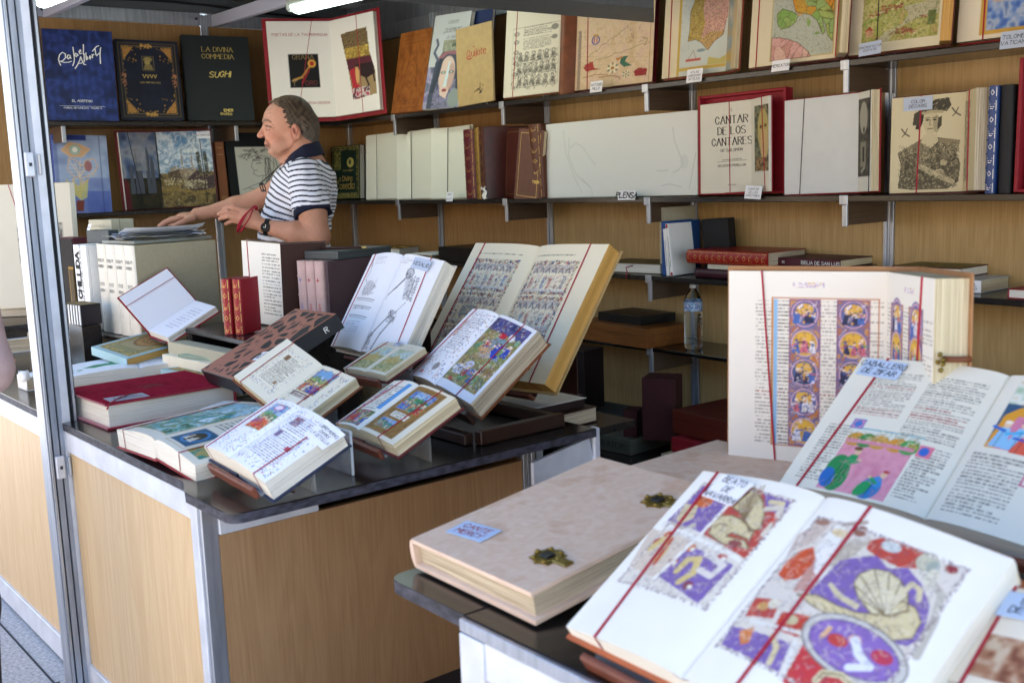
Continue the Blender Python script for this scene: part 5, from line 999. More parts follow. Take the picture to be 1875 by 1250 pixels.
def mnL(w_, h):
    p = Pic(w_, h, 190, 'e9ebf0'); p.border(.14, .04, .97, .96, .22, ['3a5ab0', '5a5a6a', 'b05a5a', 'c8a05a', '6a7a8a', '4a6a9a'], 340, .006, 6); p.text(.34, .42, .8, .88, 15, '5a5a68', .65, 9); p.frame(.32, .38, .84, .92, .004, '8a88a0'); p.ell(.7, .18, .09, .05, '7a7068', .8); p.rect(.2, .60, .3, .82, 'a890b0'); p.mottle(.2, .6, .3, .82, ['6a6ab0', 'd8a070', '8ab0c0'], 20, 2); p.ell(.35, .08, .06, .02, 'c04a4a'); return p
def mnR(w_, h):
    p = Pic(w_, h, 210, 'dfe2ea'); p.rect(.04, .10, .93, .96, '8f7a50'); p.mottle(.04, .1, .93, .96, ['8a7648', 'a0905c', '7a8a50', '94805a'], 8, 3); p.rect(.04, .84, .93, .96, '3a4488'); p.mottle(.04, .80, .93, .96, ['3a4488', '5a5a90', '2c3468'], 10, 4); p.poly([(.3, .6), (.5, .78), (.7, .74), (.8, .5), (.5, .5)], '7c96a0')
    for cu, cv, ru, rv, c, r in ((.66, .60, .10, .09, '2a44c0', .2), (.52, .78, .09, .035, 'c02a3a', 0), (.70, .80, .06, .05, 'e8e8ee', .5), (.36, .62, .07, .05, 'c03040', .4), (.26, .58, .09, .04, '5a9a6a', 0), (.50, .50, .13, .03, 'b8a898', .1), (.40, .34, .10, .05, 'c8ccdc', .6), (.20, .28, .11, .035, 'eceef2', .5), (.55, .28, .09, .04, '5a6aa8', .2), (.46, .20, .08, .04, '4a8a5a', .4), (.82, .66, .06, .06, 'd8c8a8', 0), (.86, .78, .05, .04, '8ab088', 0), (.28, .13, .05, .02, 'c84a4a', 0), (.7, .42, .1, .03, '9aa878', .3)): p.ell(cu, cv, ru, rv, c, 1, r)
    p.people(.3, .5, .85, .85, 6, ['b03040', '2a4ab8', 'd8d8e0', '7a9a6a', 'c8a070'], 3, .16); p.people(.15, .14, .8, .5, 5, ['c8ccd8', '3a6aa0', '7aa070', 'a04048'], 5, .15); p.specks(.04, .1, .93, .5, ['5a6a3a', 'c8b888', '4a5a8a'], 120, .007, 4, .7); return p.busy(.04, .1, .93, .96, 900, ('3a3430', 'e8e2d0', '6a5a3a', '8a3a3a', '34488a'), .005, .03, 3, .6)
def cgp(w_, h, seed, r_):
    p = Pic(w_, h, 210, 'ebe2c6'); a, b = (.06, .72) if r_ else (.14, .84); B = ['2a4a8a', 'b04a3a', '3a3a3a', 'd8cfae']
    p.text(a, .905, b, .925, 1, '4a4038', .7, seed); w3 = (b-a); rows = (.87, .60, .33, .06)
    for i in range(3):
        y1, y0 = rows[i], rows[i+1]+.015
        for j in range(1):
            p.frame(a, y0, b, y1, .012, 'd8cfae'); p.border(a, y0, b, y1, .026, ['3a5a8a', 'b8554a', '2c3038', 'd8cfae', 'c8b890', '6a3a3a'], 330, .006, seed*10+i)
            p.mottle(a+.04, y1-.09, b-.04, y1-.03, ['e0d8c2', '8a96a4', 'd8c4b0', '7a8290', 'c89890'], 46, seed+i, .8)
            n = 6
            for k in range(n+1): u = a+.05+(b-a-.1)*k/n; p.rect(u-.006, y0+.04, u+.006, y1-.06, 'e8e0c8'); p.line([(u-.008, y0+.04), (u-.008, y1-.07)], .002, '6a6058', .6)
            for k in range(n):
                u = a+.05+(b-a-.1)*(k+.5)/n; c = ('c87a74', 'd8d0c0', '7a98b8', 'c86a60', 'e0d8c4', '8aa0a8')[(k+i+seed) % 6]
                p.line([(u-.03, y1-.09), (u, y1-.05), (u+.03, y1-.09)], .006, '5a5a60'); p.rect(u-.022, y0+.045, u+.022, y1-.12, c, .75); p.specks(u-.025, y0+.045, u+.025, y1-.12, ['6a5048', 'a03a3a', '3a4a6a', 'e8e0d0'], 16, .004, seed+k+i); p.ell(u, y1-.12, .014, .012, 'e0c8ac')
            p.rect(a+.03, y0+.025, b-.03, y0+.038, 'cfd0d0')
    if not r_: p.mottle(.56, .20, .82, .26, ['2a5a7a', '4a9ac0', '1c4460'], 24, 3); p.mottle(.3, .42, .55, .5, ['c8c0b0', '8a9aa0', 'b0a898'], 30, 7)
    p.busy(a, .06, b, .87, 1300, ('4a4a54', 'a86a60', '5a70a0', 'f2ead4', 'f2ead4', 'c8b08a'), .003, .014, seed, .65); return p
def skp(w_, h, r_):
    p = Pic(w_, h, 170, 'e6e8ee'); K = '55565c'; L = lambda pts, t=.005, c=K, a=.9: p.line(pts, t, c, a); q = random.Random(4)
    if r_:
        def bone(a, b, t=.022): 
            (x1, y1), (x2, y2) = a, b; L([a, b], t, '9a9a9e', .35); o = t*.45; L([(x1-o, y1), (x2-o, y2)], .005); L([(x1+o, y1), (x2+o, y2)], .005)
            for e in (a, b): p.ell(e[0], e[1], .016, .011, '8a8a90', .7)
        p.ell(.46, .81, .085, .05, 'b4b6bc', .8); p.line([(.38, .80), (.40, .86), (.48, .865), (.54, .83), (.52, .78), (.42, .765), (.38, .80)], .006, K); p.ell(.41, .80, .018, .012, K, .8); p.ell(.47, .795, .018, .012, K, .7); p.busy(.52, .56, .70, .80, 90, (K, '8a8a90'), .004, .02, 3, .7); p.busy(.38, .32, .56, .44, 60, (K, '8a8a90'), .004, .02, 5, .7); p.busy(.02, .02, .24, .2, 90, (K, '8a8a90'), .004, .03, 6, .6)

        for _ in range(26): x, y = q.uniform(.37, .51), q.uniform(.80, .88); L([(x, y), (x+q.uniform(-.03, .03), y+q.uniform(-.015, .015))], .003)
        for i in range(9): y = .77-.022*i; L([(.42+.012*i, y), (.5+.01*i, y+.018), (.60+.006*i, y-.004), (.62, y-.03)], .005); L([(.45+.012*i, y-.02), (.56, y-.01)], .004, '8a8a90')
        for i in range(9): p.ell(.66+.008*i-.02*(i > 5), .78-.027*i, .022, .009, '85868c', .8)
        bone((.42, .77), (.30, .66)); bone((.30, .66), (.16, .58)); bone((.40, .74), (.24, .63), .01); L([(.16, .58), (.12, .55), (.15, .53)], .006)
        for i in range(8): x = .62-.022*i; p.ell(x, .53-.022*i, .016, .008, '8a8a90', .7)
        p.ell(.44, .41, .06, .03, 'a4a5aa', .8); p.ell(.50, .36, .07, .022, '9a9ba0', .7); L([(.4, .43), (.46, .38), (.54, .37)], .008)
        bone((.42, .38), (.24, .22)); bone((.24, .22), (.10, .06)); bone((.52, .35), (.40, .20)); bone((.40, .2), (.34, .04)); 
        for _ in range(40): x, y = q.uniform(.0, .16), q.uniform(.02, .16); L([(x, y), (x+.02, y+q.uniform(0, .04))], .003, K, .7)
        p.text(.1, .90, .42, .97, 3, '9a9aa2', .7, 4); p.text(.62, .03, .9, .08, 2, '9a9aa2', .6, 4)
    else:
        for y in (.52, .44, .34): L([(.2, y), (.85, y-.015)], .007); L([(.22, y-.02), (.83, y-.035)], .004)
        p.rect(.2, .40, .8, .43, 'c6c8ce', .7); p.ell(.5, .62, .2, .08, 'b0b1b8', .7)
        for _ in range(50): x, y = q.uniform(.3, .72), q.uniform(.55, .7); L([(x, y), (x+q.uniform(-.06, .06), y+q.uniform(-.02, .02))], .003)
        L([(.2, .9), (.26, .8), (.22, .72), (.34, .68)], .006); L([(.15, .95), (.2, .86)], .01); p.text(.3, .88, .7, .96, 4, 'a0a0a8', .6, 3); p.text(.2, .16, .75, .28, 5, 'a0a0a8', .6, 3); p.ell(.35, .41, .025, .015, K, .5); p.ell(.62, .41, .025, .015, K, .5)
    return p
def plp(w_, h, s_): 
    p = Pic(w_, h, 110, 'dedbc8'); p.rect(.1, .08, .9, .82, 'b0b078'); p.mottle(.1, .5, .9, .82, ['8ab8c8', 'c8d8d0', 'a8b890'], 7, s_); p.mottle(.1, .08, .9, .55, ['b8b080', '9aa068', 'c8bc8c', '8a9a6c'], 8, s_+2); p.busy(.1, .08, .9, .82, 260, ('6a7048', 'e8e4c8', '8a7a50'), .006, .04, s_); p.poly([(.2, .4), (.5, .66), (.8, .42), (.6, .3)], 'c0a860', .7); p.line([(.2, .2), (.5, .35), (.8, .3)], .015, '7a8a5a', .8)
    p.specks(.1, .1, .9, .5, ['6a7a4a', 'd8d0a8', 'a08050'], 70, .009, s_); p.frame(.1, .08, .9, .82, .008, 'c0a458'); p.text(.2, .86, .8, .95, 3, '8a7a60', .6, s_); return p
PU, RE, CR = '7a62a2', 'b4483c', 'cdbf94'
def beast(p, cu, cv, s_, fl=1, c=CR):
    a = p.asp; X = lambda x, y: (cu+x*s_*fl/a, cv+y*s_)
    body = [X(-.6, -.1), X(-.3, .25), X(0, .38), X(.35, .3), X(.6, .05), X(.55, -.25), X(.2, -.42), X(-.2, -.36), X(-.5, -.3)]
    p.poly(body, c); p.line([X(-.5, -.1), X(-.85, .1), X(-.8, .4), X(-.55, .5)], .16*s_, c); p.line([X(-.55, .5), X(-.4, .42)], .13*s_, c)
    wg = [X(-.2, .05), X(-.45, .55), X(-.35, .85), X(-.05, .98), X(.3, .92), X(.65, .7), X(.85, .42), X(.5, .35), X(.35, .0)]; p.poly(wg, c); p.line(wg+wg[:1], .02*s_, '6a5840', .8)
    for k in range(8): p.line([X(-.1+.05*k, .08), X(-.30+.14*k, .55-.015*k*k), X(-.32+.15*k, .86-.012*k*k)], .022*s_, '7a6444', .8)
    p.line([X(.55, -.1), X(.85, -.2), X(.95, .1), X(.75, .3)], .08*s_, c); p.line([X(-.4, -.3), X(-.55, -.7), X(-.7, -.72)], .1*s_, c); p.line([X(.3, -.35), X(.35, -.7), X(.2, -.75)], .11*s_, c)
    p.line(body+body[:1], .022*s_, '6a5840', .9); p.line([X(-.2, .1), X(.2, .05), X(.45, -.1)], .025*s_, '8a7850'); p.line([X(-.3, -.1), X(.1, -.15), X(.35, -.28)], .02*s_, '8a7850'); p.ell(*X(-.62, .5), .03*s_/a, .03*s_, '3a2c20')
def panel_map(o, U, V, u0, u1, v0, v1):
    det = U[0]*V[1]-U[1]*V[0]
    def f(x, y): x -= o[0]; y -= o[1]; a = (x*V[1]-y*V[0])/det; b = (U[0]*y-U[1]*x)/det; return (u0+(u1-u0)*a, v1-(v1-v0)*b)
    return f
def grfL(w_, h):
    p = Pic(w_, h, 240, 'e9e7dd'); f = panel_map((250, 320), (500, 60), (-400, 560), .10, .86, .30, .92); g = lambda pts, c, a=1: p.poly([f(*q) for q in pts], c, a); l = lambda pts, t, c, a=1: p.line([f(*q) for q in pts], t, c, a); e = lambda x, y, r1, r2, c, a=1: p.ell(*f(x, y), r1, r2, c, a)
    p.rect(.10, .30, .86, .92, 'd6d0c4'); g([(250, 330), (480, 350), (280, 610), (60, 550)], PU); g([(500, 325), (745, 385), (525, 690), (285, 600)], RE); g([(600, 350), (740, 385), (700, 460), (620, 440)], PU); g([(-20, 590), (230, 640), (60, 850), (-110, 800)], 'cdbfae'); g([(230, 670), (470, 730), (310, 930), (80, 840)], PU)
    e(275, 420, .075, .045, 'c4602e'); l([(235, 400), (320, 440)], .006, '9a4422'); g([(160, 440), (240, 450), (225, 520), (150, 560), (120, 530)], CR); l([(100, 560), (180, 590), (230, 560)], .03, 'b8b0a0'); l([(330, 380), (390, 350), (420, 380)], .03, 'c89a68'); l([(60, 560), (130, 610), (200, 590), (260, 610)], .035, 'd8d4cc')
    wg = [(550, 335), (600, 400), (610, 470), (590, 540), (540, 560), (500, 480), (440, 450), (480, 400)]; g(wg, CR); bd = [(440, 490), (500, 510), (560, 560), (540, 600), (450, 580), (420, 600), (520, 610), (540, 640), (400, 640), (330, 600), (335, 540), (380, 500)]; g(bd, CR); l(wg+wg[:1], .007, '7a6648'); l(bd+bd[:1], .007, '7a6648')
    for k in range(8): l([(505, 520), (500+14*k-20, 420-8*k+10*abs(k-5)), (478+18*k, 395-12*k+6*abs(k-6))], .006, '7a6648', .9)
    l([(620, 440), (690, 420), (680, 470), (610, 560)], .03, 'cfc6b4'); l([(640, 400), (700, 400)], .025, CR); e(470, 630, .05, .02, '8a4a4a'); g([(640, 480), (680, 470), (660, 520)], 'c4402c'); l([(350, 560), (380, 540), (420, 545)], .006, '7a6648')
    for (x, y, c) in ((90, 620, 'c05a30'), (30, 660, 'b0483a'), (240, 680, 'c8743c'), (410, 705, 'a83a3a'), (150, 760, 'b0403a'), (250, 860, '8a3a4a')): e(x, y, .035, .022, c); e(x+8, y+6, .018, .012, 'e0dcd0')
    l([(0, 700), (60, 650), (110, 640), (90, 700), (50, 760)], .035, 'cdb878'); l([(180, 800), (230, 740), (290, 730), (270, 800), (200, 850)], .035, 'cdb878'); l([(330, 700), (420, 740), (360, 800), (300, 780)], .03, 'd6d0c8'); l([(120, 640), (40, 780)], .018, 'b8403a')
    l([(245, 320), (-150, 880)], .0, CR) if 0 else None; l([(490, 340), (270, 620), (60, 850)], .020, 'e6e4dc'); l([(60, 565), (300, 640), (520, 705)], .022, 'e6e4dc'); p.border(.09, .29, .87, .93, .014, ['8a7a7c', 'b0a8a0', 'e8e4da', '9a8a88'], 900, .0035, 3)
    p.busy(.11, .31, .85, .91, 900, ('5a4a50', 'e8dcc0', '8a7450', '5a4a70', 'd8d0c8'), .003, .022, 5, .45); return p.age(.03)
def grfR(w_, h):
    p = Pic(w_, h, 260, 'eae8e0'); f = panel_map((880, 400), (610, 200), (-440, 560), .06, .86, .18, .88); g = lambda pts, c, a=1: p.poly([f(*q) for q in pts], c, a); l = lambda pts, t, c, a=1: p.line([f(*q) for q in pts], t, c, a); e = lambda x, y, r1, r2, c, a=1: p.ell(*f(x, y), r1, r2, c, a)
    p.rect(.06, .18, .86, .88, 'd2cbc0'); g([(860, 540), (875, 600), (800, 680), (735, 690), (700, 660), (740, 600), (800, 555)], 'c25230'); g([(860, 600), (800, 690), (770, 740), (840, 730), (900, 640)], 'a8452e', .6); g([(880, 540), (960, 440), (1010, 450), (960, 560), (900, 700), (865, 650)], 'e2e0da'); g([(960, 560), (1050, 500), (1110, 520), (980, 620), (940, 680)], 'b4ab9a')
    g([(980, 600), (1060, 580), (1140, 570), (1180, 620), (1260, 610), (1310, 670), (1330, 750), (1290, 860), (1230, 900), (1150, 890), (1000, 840), (860, 770), (850, 730), (940, 640)], PU); g([(1110, 510), (1180, 490), (1340, 540), (1300, 610), (1220, 610), (1130, 570), (1095, 545)], RE); g([(780, 470), (900, 420), (940, 440), (860, 520), (740, 560)], 'c4b4a8')
    e(1200, 530, .05, .025, 'c4cac6'); e(1340, 580, .05, .045, 'bcbaa2'); e(1360, 600, .03, .03, '7a9090', .6); e(1430, 600, .03, .02, '8a3038'); e(1075, 470, .035, .028, '8f6252'); e(985, 480, .05, .02, 'd8c49a'); e(900, 420, .05, .02, '9a7464'); l([(1000, 440), (1100, 430)], .02, 'b0a090')
    bd = [(790, 745), (880, 745), (960, 780), (1040, 800), (1120, 800), (1180, 760), (1230, 740), (1275, 760), (1290, 810), (1250, 870), (1180, 885), (1060, 860), (950, 830), (860, 790)]; wg = [(1100, 800), (1050, 740), (1035, 690), (1060, 650), (1120, 625), (1180, 630), (1225, 660), (1250, 710), (1245, 770), (1180, 800)]
    g([(940, 690), (990, 740), (1060, 770), (1040, 790), (960, 750), (925, 700)], 'c8bd9a'); g(wg, 'd0c6a4'); g(bd, CR); l(bd+bd[:1], .005, '74644a'); l(wg+wg[:1], .005, '74644a')
    for k, (x, y) in enumerate(wg[1:9]): l([(1150, 800), ((x+1150)/2+6, (y+800)/2), (x+4, y+6)], .005, '7a6a4c', .9); l([(1160, 790), ((x+1165)/2, (y+795)/2-5)], .010, 'e0d8bc', .6)
    for k in range(9): l([(860+42*k, 770+9*k), (880+42*k, 800+8*k)], .004, '8a7a58', .8)
    l([(1240, 700), (1270, 670), (1300, 690), (1290, 730)], .02, 'cfc29a'); l([(1330, 640), (1380, 700), (1340, 800), (1260, 930)], .03, 'b8b2a4'); e(1350, 640, .03, .04, 'd0ccb8')
    g([(600, 760), (720, 775), (690, 850), (560, 840)], RE); g([(730, 820), (850, 830), (800, 915), (690, 890)], 'b8402f'); g([(500, 880), (770, 940), (720, 1050), (460, 960)], PU); e(690, 790, .03, .025, 'd8d2bc'); e(640, 800, .03, .02, 'c89a5a'); e(770, 850, .035, .022, 'c0b48c'); g([(540, 905), (610, 885), (590, 950), (550, 960)], 'c8783e'); l([(690, 920), (710, 960), (680, 1020)], .022, 'd0c296'); l([(580, 860), (820, 900)], .016, 'd8d6ce'); l([(560, 850), (700, 1060)], .0, CR) if 0 else None; l([(790, 930), (730, 1070)], .018, 'd8d6ce')
    g([(850, 890), (900, 990), (1000, 1040), (1160, 1040), (1100, 1180), (1000, 1215), (735, 1080)], 'be3a3e'); cc = [(1020+205*math.cos(a), 935+118*math.sin(a)+.18*205*math.cos(a)) for a in np.linspace(0, 6.28, 30)]; ci = [(1020+175*math.cos(a), 935+96*math.sin(a)+.18*175*math.cos(a)) for a in np.linspace(0, 6.28, 30)]
    g(cc, 'c2bfb8'); g(ci, '8668ac'); e(960, 910, .05, .025, 'b8423c'); e(1030, 900, .03, .02, 'd8a4a0'); l([(1030, 900), (1040, 950), (1080, 990), (1000, 1000)], .03, 'd8dce2'); e(1130, 950, .05, .028, 'b43c50'); l([(930, 870), (900, 900)], .02, 'd8a878'); l(cc, .006, '7a7470'); l(ci, .004, '5a4a70')
    l([(870, 1060), (900, 1030), (970, 1030), (1040, 1080), (1020, 1130), (940, 1120), (930, 1160), (1030, 1195)], .026, 'cfc49c'); l([(870, 1060), (900, 1030), (970, 1030), (1040, 1080)], .006, '8a7450'); l([(1130, 1080), (1180, 1070), (1200, 1110)], .02, 'b0a890')
    for k in range(5): l([(1150, 1090), (1180+20*k, 1040+14*k), (1230+10*k, 1050+26*k)], .006, '9a8c70', .8)
    p.border(.05, .17, .87, .89, .014, ['8a7a7c', 'b0a8a0', 'e8e4da', '9a8a88'], 1100, .0035, 9); p.busy(.07, .19, .85, .87, 1100, ('5a4a50', 'e8dcc0', '8a7450', '5a4a70', 'd8d0c8'), .003, .020, 5, .42); return p.age(.03)
def pkL(w_, h):
    p = Pic(w_, h, 250, 'e2dfd0'); p.text(.20, .58, .52, .90, 18, '57534f', .8, 3, .5, .12); p.text(.58, .45, .94, .90, 24, '57534f', .8, 6, .5, .2); p.text(.20, .56, .52, .62, 3, 'b0524a', .8, 8)
    p.text(.08, .06, .26, .48, 20, '57534f', .8, 5); p.text(.76, .06, .95, .42, 18, '57534f', .85, 9)
    p.rect(.27, .02, .74, .42, 'd48aa0'); p.mottle(.27, .02, .74, .42, ['cf8298', 'dc9aac', 'd48aa0'], 10, 4); p.rect(.27, .38, .76, .47, 'd8dcd0'); p.line([(.27, .465), (.76, .465)], .008, '6aa8b8')
    for a, c in ((.33, 'c8943c'), (.41, '3a8a4a'), (.5, 'c89a48'), (.62, 'd0943a'), (.7, '4a9a50')): p.ell(a, .385, .065, .05, c); p.ell(a+.02, .39, .03, .03, 'd8a850', .5)
    p.rect(.27, .36, .74, .387, 'd48aa0')
    p.ell(.345, .14, .085, .13, '2a8a50', 1, .3); p.ell(.30, .10, .05, .07, '2a6ab8', 1, .3); p.ell(.385, .23, .035, .06, '2a9458', 1, -.4); p.line([(.38, .24), (.43, .225), (.45, .24)], .02, '3a9a60'); p.ell(.45, .245, .012, .01, 'dcb89a'); p.ell(.405, .30, .024, .024, 'dcb89a'); p.ell(.395, .322, .03, .013, '6a4a2c'); p.line([(.32, .05), (.35, .2)], .006, '1c5a34'); p.line([(.36, .05), (.37, .2)], .006, '1c5a34'); p.line([(.40, .08), (.39, .2)], .006, '1c5a34')
    p.ell(.61, .08, .07, .075, '2a7ab8', 1, -.3); p.ell(.57, .07, .04, .06, '2a9a5a', 1, -.5); p.ell(.64, .13, .03, .04, '3a8ac8', 1, .4); p.ell(.655, .18, .022, .022, 'dcb89a'); p.ell(.66, .202, .022, .01, 'b83a3a'); p.line([(.63, .12), (.58, .15)], .018, '2a9a5a'); p.ell(.575, .152, .011, .01, 'dcb89a'); p.line([(.6, .02), (.62, .12)], .006, '1c4a7a')
    p.busy(.27, .38, .76, .47, 90, ('5a7a3a', 'e8e4d0', '8a6a30'), .004, .03, 3, .6); p.busy(.27, .02, .74, .37, 60, ('c07890', 'e0a8b8'), .006, .05, 4, .35)
    p.rect(.24, .46, .33, .53, 'd88aa8'); p.ell(.285, .495, .03, .024, '4a7ac0'); p.frame(.24, .46, .33, .53, .008, '5a78b8'); p.rect(.76, .34, .85, .42, 'd87a90'); p.ell(.80, .38, .03, .03, '3a6ac0'); return p.age(.03)
def pkR(w_, h):
    p = Pic(w_, h, 220, 'e3e0d2'); p.rect(.10, .50, .8, .92, '3a5a7a'); p.rect(.1, .8, .8, .96, 'c8ccc0'); p.mottle(.1, .8, .8, .96, ['4a9a48', 'e0e4dc', 'c8a040'], 9, 3); p.poly([(.10, .5), (.12, .72), (.24, .82), (.5, .8), (.6, .5)], 'd89a34'); p.poly([(.16, .5), (.2, .72), (.5, .74), (.52, .5)], 'd080a0'); p.rect(.34, .56, .60, .74, '3a9a48'); p.rect(.4, .56, .54, .7, '2a7a3c')
    p.people(.14, .5, .4, .74, 3, ['4ab0e0', '2a6ac8', '8ac0e8'], 3, .2); p.people(.25, .48, .7, .66, 5, ['d8604a', '2a5ac0', 'c84a3a', '3a7ac0'], 5, .14); p.rect(.66, .5, .72, .8, 'c8b890'); p.text(.06, .06, .40, .46, 18, '57534f', .8, 5, .5, .1); p.text(.56, .06, .94, .46, 18, '57534f', .8, 7, .5, .1); p.ell(.5, .38, .09, .06, '2a6ac8'); p.frame(.4, .31, .6, .45, .01, 'c85a80'); return p.age(.02)
def bbp(w_, h, r_):
    p = Pic(w_, h, 230, 'e6dfd2'); c0 = (.30, .60) if not r_ else (.12, .52); q = random.Random(5+r_)
    for a in ((.18, .98) if not r_ else (.02, .98),): p.text(a[0], .12, a[1], .86, 40, '5a5450', .6, 4+r_, .45, .05); p.rect(.285, .12, .30, .86, 'c8984a') if not r_ else None
    if not r_: p.rect(.30, .12, .325, .86, '8ab4d8'); p.text(.33, .12, .42, .86, 40, '5a5450', .75, 9, .45); 
    for a in c0:
        b = a+(.18 if not r_ else .3); a2 = a+.10 if not r_ else a; b = a2+(.20 if not r_ else .28)
        p.rect(a2, .12, b, .86, 'c08048'); p.mottle(a2, .12, b, .86, ['b87444', 'c89458', '6a6a98', 'a86c50'], 26, 3); m_ = (a2+b)/2; rr = (b-a2)*.46
        for k in range(5):
            y = .79-.148*k; ry = rr*p.asp*1.0
            p.ell(m_, y, rr, ry, '5a6498'); p.ell(m_, y, rr*.92, ry*.92, 'd8a8b0'); p.ell(m_, y, rr*.84, ry*.84, ('5a6498', 'c8a048', '4a5a80')[k % 3]); p.ell(m_, y+ry*.3, rr*.6, ry*.4, 'e0b040', .9)
            p.people(m_-rr*.7, y-ry*.7, m_+rr*.7, y+ry*.6, 3, ['d8d8e0', '4a6ab0', 'c86a7a', '2a3050', '5aa070'], q.randint(0, 99), ry*1.1); p.specks(m_-rr*.7, y-ry*.7, m_+rr*.7, y+ry*.7, ['e8e0f0', 'd8a040', '3a4a80'], 18, .005, k)
        p.busy(a2, .12, b, .86, 150, ('3a3050', 'e8c060', 'e0d8e8', '8a4a50'), .004, .02, 7, .45); p.frame(a2, .12, b, .86, .006, '8a5a80')
    if not r_: p.frame(.285, .115, .955, .87, .006, 'b8744a')
    p.mottle(.42, .92, .62, .945, ['ebe8e2', 'b89ab0', 'ebe8e2', 'c8a060'], 50, 3); return p
def cnp(w_, h): p = Pic(w_, h, 120, 'e8dfcc'); p.rect(.3, .3, .7, .62, '8a5a44'); p.mottle(.3, .3, .7, .62, ['7a4a38', 'a87a5c', 'c8b49a'], 14, 3); p.text(.2, .08, .8, .24, 4, '5a4a40', .6, 3); return p.age(.04)

# ------------------------------------------------------------ books on the left counter
def rest(label, bk, w_, h, T, wood_=False, side=0, depth=.0, lipon=True):
    """stand under a tilted book, from the book's own matrix"""
    M_ = bk.matrix_world; t = thing('book_stand', label, 'stand'); mt = mat('dark wooden stand', '3c2117', .5, noise=.2) if wood_ else ACRYL; lipm = mat('brown wooden lip', '6b3a28', .5, noise=.15)
    z = -T-.0045
    m = MB(); m.box(-w_*.5+side, -.012, z-.005, w_*.5+side, h*.72, z, mt, .001); o = m.build('rest_plate', t); o.matrix_world = M_
    if lipon: m = MB(); m.box(-w_*.5+side, -.024, z-.006, w_*.5+side, -.0125, z+.022, lipm, .003); o_ = m.build('lip', t); o_.matrix_world = M_
    P = M_@Vector((side, h*.66, z-.006)); ya = M_.to_3x3()@Vector((1, 0, 0)); a = math.atan2(ya.y, ya.x)
    if P.z > ZC+.02: m = MB(); m.box(-w_*.45, 0, -(P.z-ZC-.001), w_*.45, .004, -.004, mt, .001); o = m.build('back_plate', t); o.matrix_world = Matrix.Translation(P)@Matrix.Rotation(a, 4, 'Z')
    return t
GL_ = 'open facsimiles on the left counter'
b18 = open_book('small open book of hours on a raised stand, left page of text', pose(-2.639, 1.277, .966, .4, 26.5, -.9), 28, -5.4, .156, .165, .187, .016, .03, hoursL(.156, .187), hoursR(.165, .187), .006, BROWNL, EDGEC, [(-1, .80, .82), (1, .58, .60)], GL_)
rest('clear stand under the small book of hours', b18, .16, .187, .03, side=.06)
b19 = open_book('low open book with a landscape page and a blue roundel page', pose(-2.629, .958, .929, 2.5, 3, .4), -1, -6, .24, .215, .345, .05, .045, landL(.24, .345), landR(.215, .345), .012, RED, EDGEW, [(-1, .82, .84), (1, .62, .66)], GL_, over=.004, sag=.004)
b21 = open_book('open book of hours with a large white card at the front corner', pose(-2.252, .985, .945, -.2, 25.2, -2.6), 0, -5.4, .159, .171, .202, .04, .05, lbL(.159, .202), lbR(.171, .202), .014, mat('navy board', '1e2a48', .5), EDGEW, [(-1, .88, .86), (1, .72, .76)], GL_, sag=.003)
st_ = rest('clear stand with a brown lip at the front corner of the counter', b21, .26, .202, .05)
for (x0, x1, y) in ((-2.40, -2.188, 1.258),): MB().box(x0, y, ZC+.001, x1, y+.004, .968, ACRYL).build('side_plate', st_); m = MB(); m.box(x1, y-.001, ZC+.001, x1+.002, y+.005, .97, ACRE); m.box(x0, y-.001, .968, x1, y+.005, .9705, ACRE); m.build('cut_edge', st_)
card('white card lettered Libro Horas across the open book of hours', page_local(b21, 1, .115, .142, -4), .085, .06, ['LIBRO HORAS', 'DAMAS', 'LA CETULLA'], slant=.3)
b22 = open_book('open book with a brown and gold bordered miniature page', pose(-2.271, 1.332, .945, -4.5, 26.5, -.5), -1.8, -.3, .142, .172, .195, .03, .035, gdL(.142, .195), gdR(.172, .195), .012, BURG, EDGEC, [(-1, .90, .55), (1, .62, .66)], GL_, sag=.003)
rest('clear stand with a brown lip under the gold bordered book', b22, .24, .195, .035)
b24 = open_book('open book with a crowded battle miniature, propped on a dark wooden rest', pose(-2.424, 1.672, .985, -5.1, 39.7, -4.8), 0, -5, .167, .181, .27, .03, .055, mnL(.167, .27), mnR(.181, .27), .022, BROWNL, EDGEA, [(-1, .93, .80), (1, .66, .70)], GL_, frill=1)
m = MB(); t = thing('book_stand', 'dark wooden tray frame holding the battle miniature book', 'stand'); DW_ = mat('dark walnut', '2c170f', .4, noise=.25, bump=.2)
MB().box(-2.215, 1.64, ZC+.001, -2.185, 1.93, ZC+.038, DW_, .003).build('side_rail', t); MB().box(-2.62, 1.64, ZC+.001, -2.59, 1.93, ZC+.038, DW_, .003).build('side_rail', t); MB().box(-2.589, 1.61, ZC+.001, -2.216, 1.64, ZC+.030, DW_, .003).build('front_rail', t); MB().box(-2.589, 1.90, ZC+.001, -2.216, 1.93, ZC+.034, DW_, .003).build('rear_rail', t)
o = MB().box(-.15, .01, -.068, .15, .24, -.060, DW_, .002).build('rest_board', t); o.matrix_world = b24.matrix_world
o = MB().box(-.17, -.03, -.075, .17, -.015, -.03, DW_, .002).build('lip', t); o.matrix_world = b24.matrix_world
b25 = open_book('largest open codex, its pages full of tiny arcaded panels', pose(-2.657, 1.992, .935, 1.9, 52.9, 1), 3.9, 4.2, .307, .322, .478, .045, .05, cgp(.307, .478, 3, 0), cgp(.322, .478, 6, 1), .014, TAN, EDGEG, [(-1, .86, .84), (1, .80, .76)], GL_, over=.008, bw_=.005)
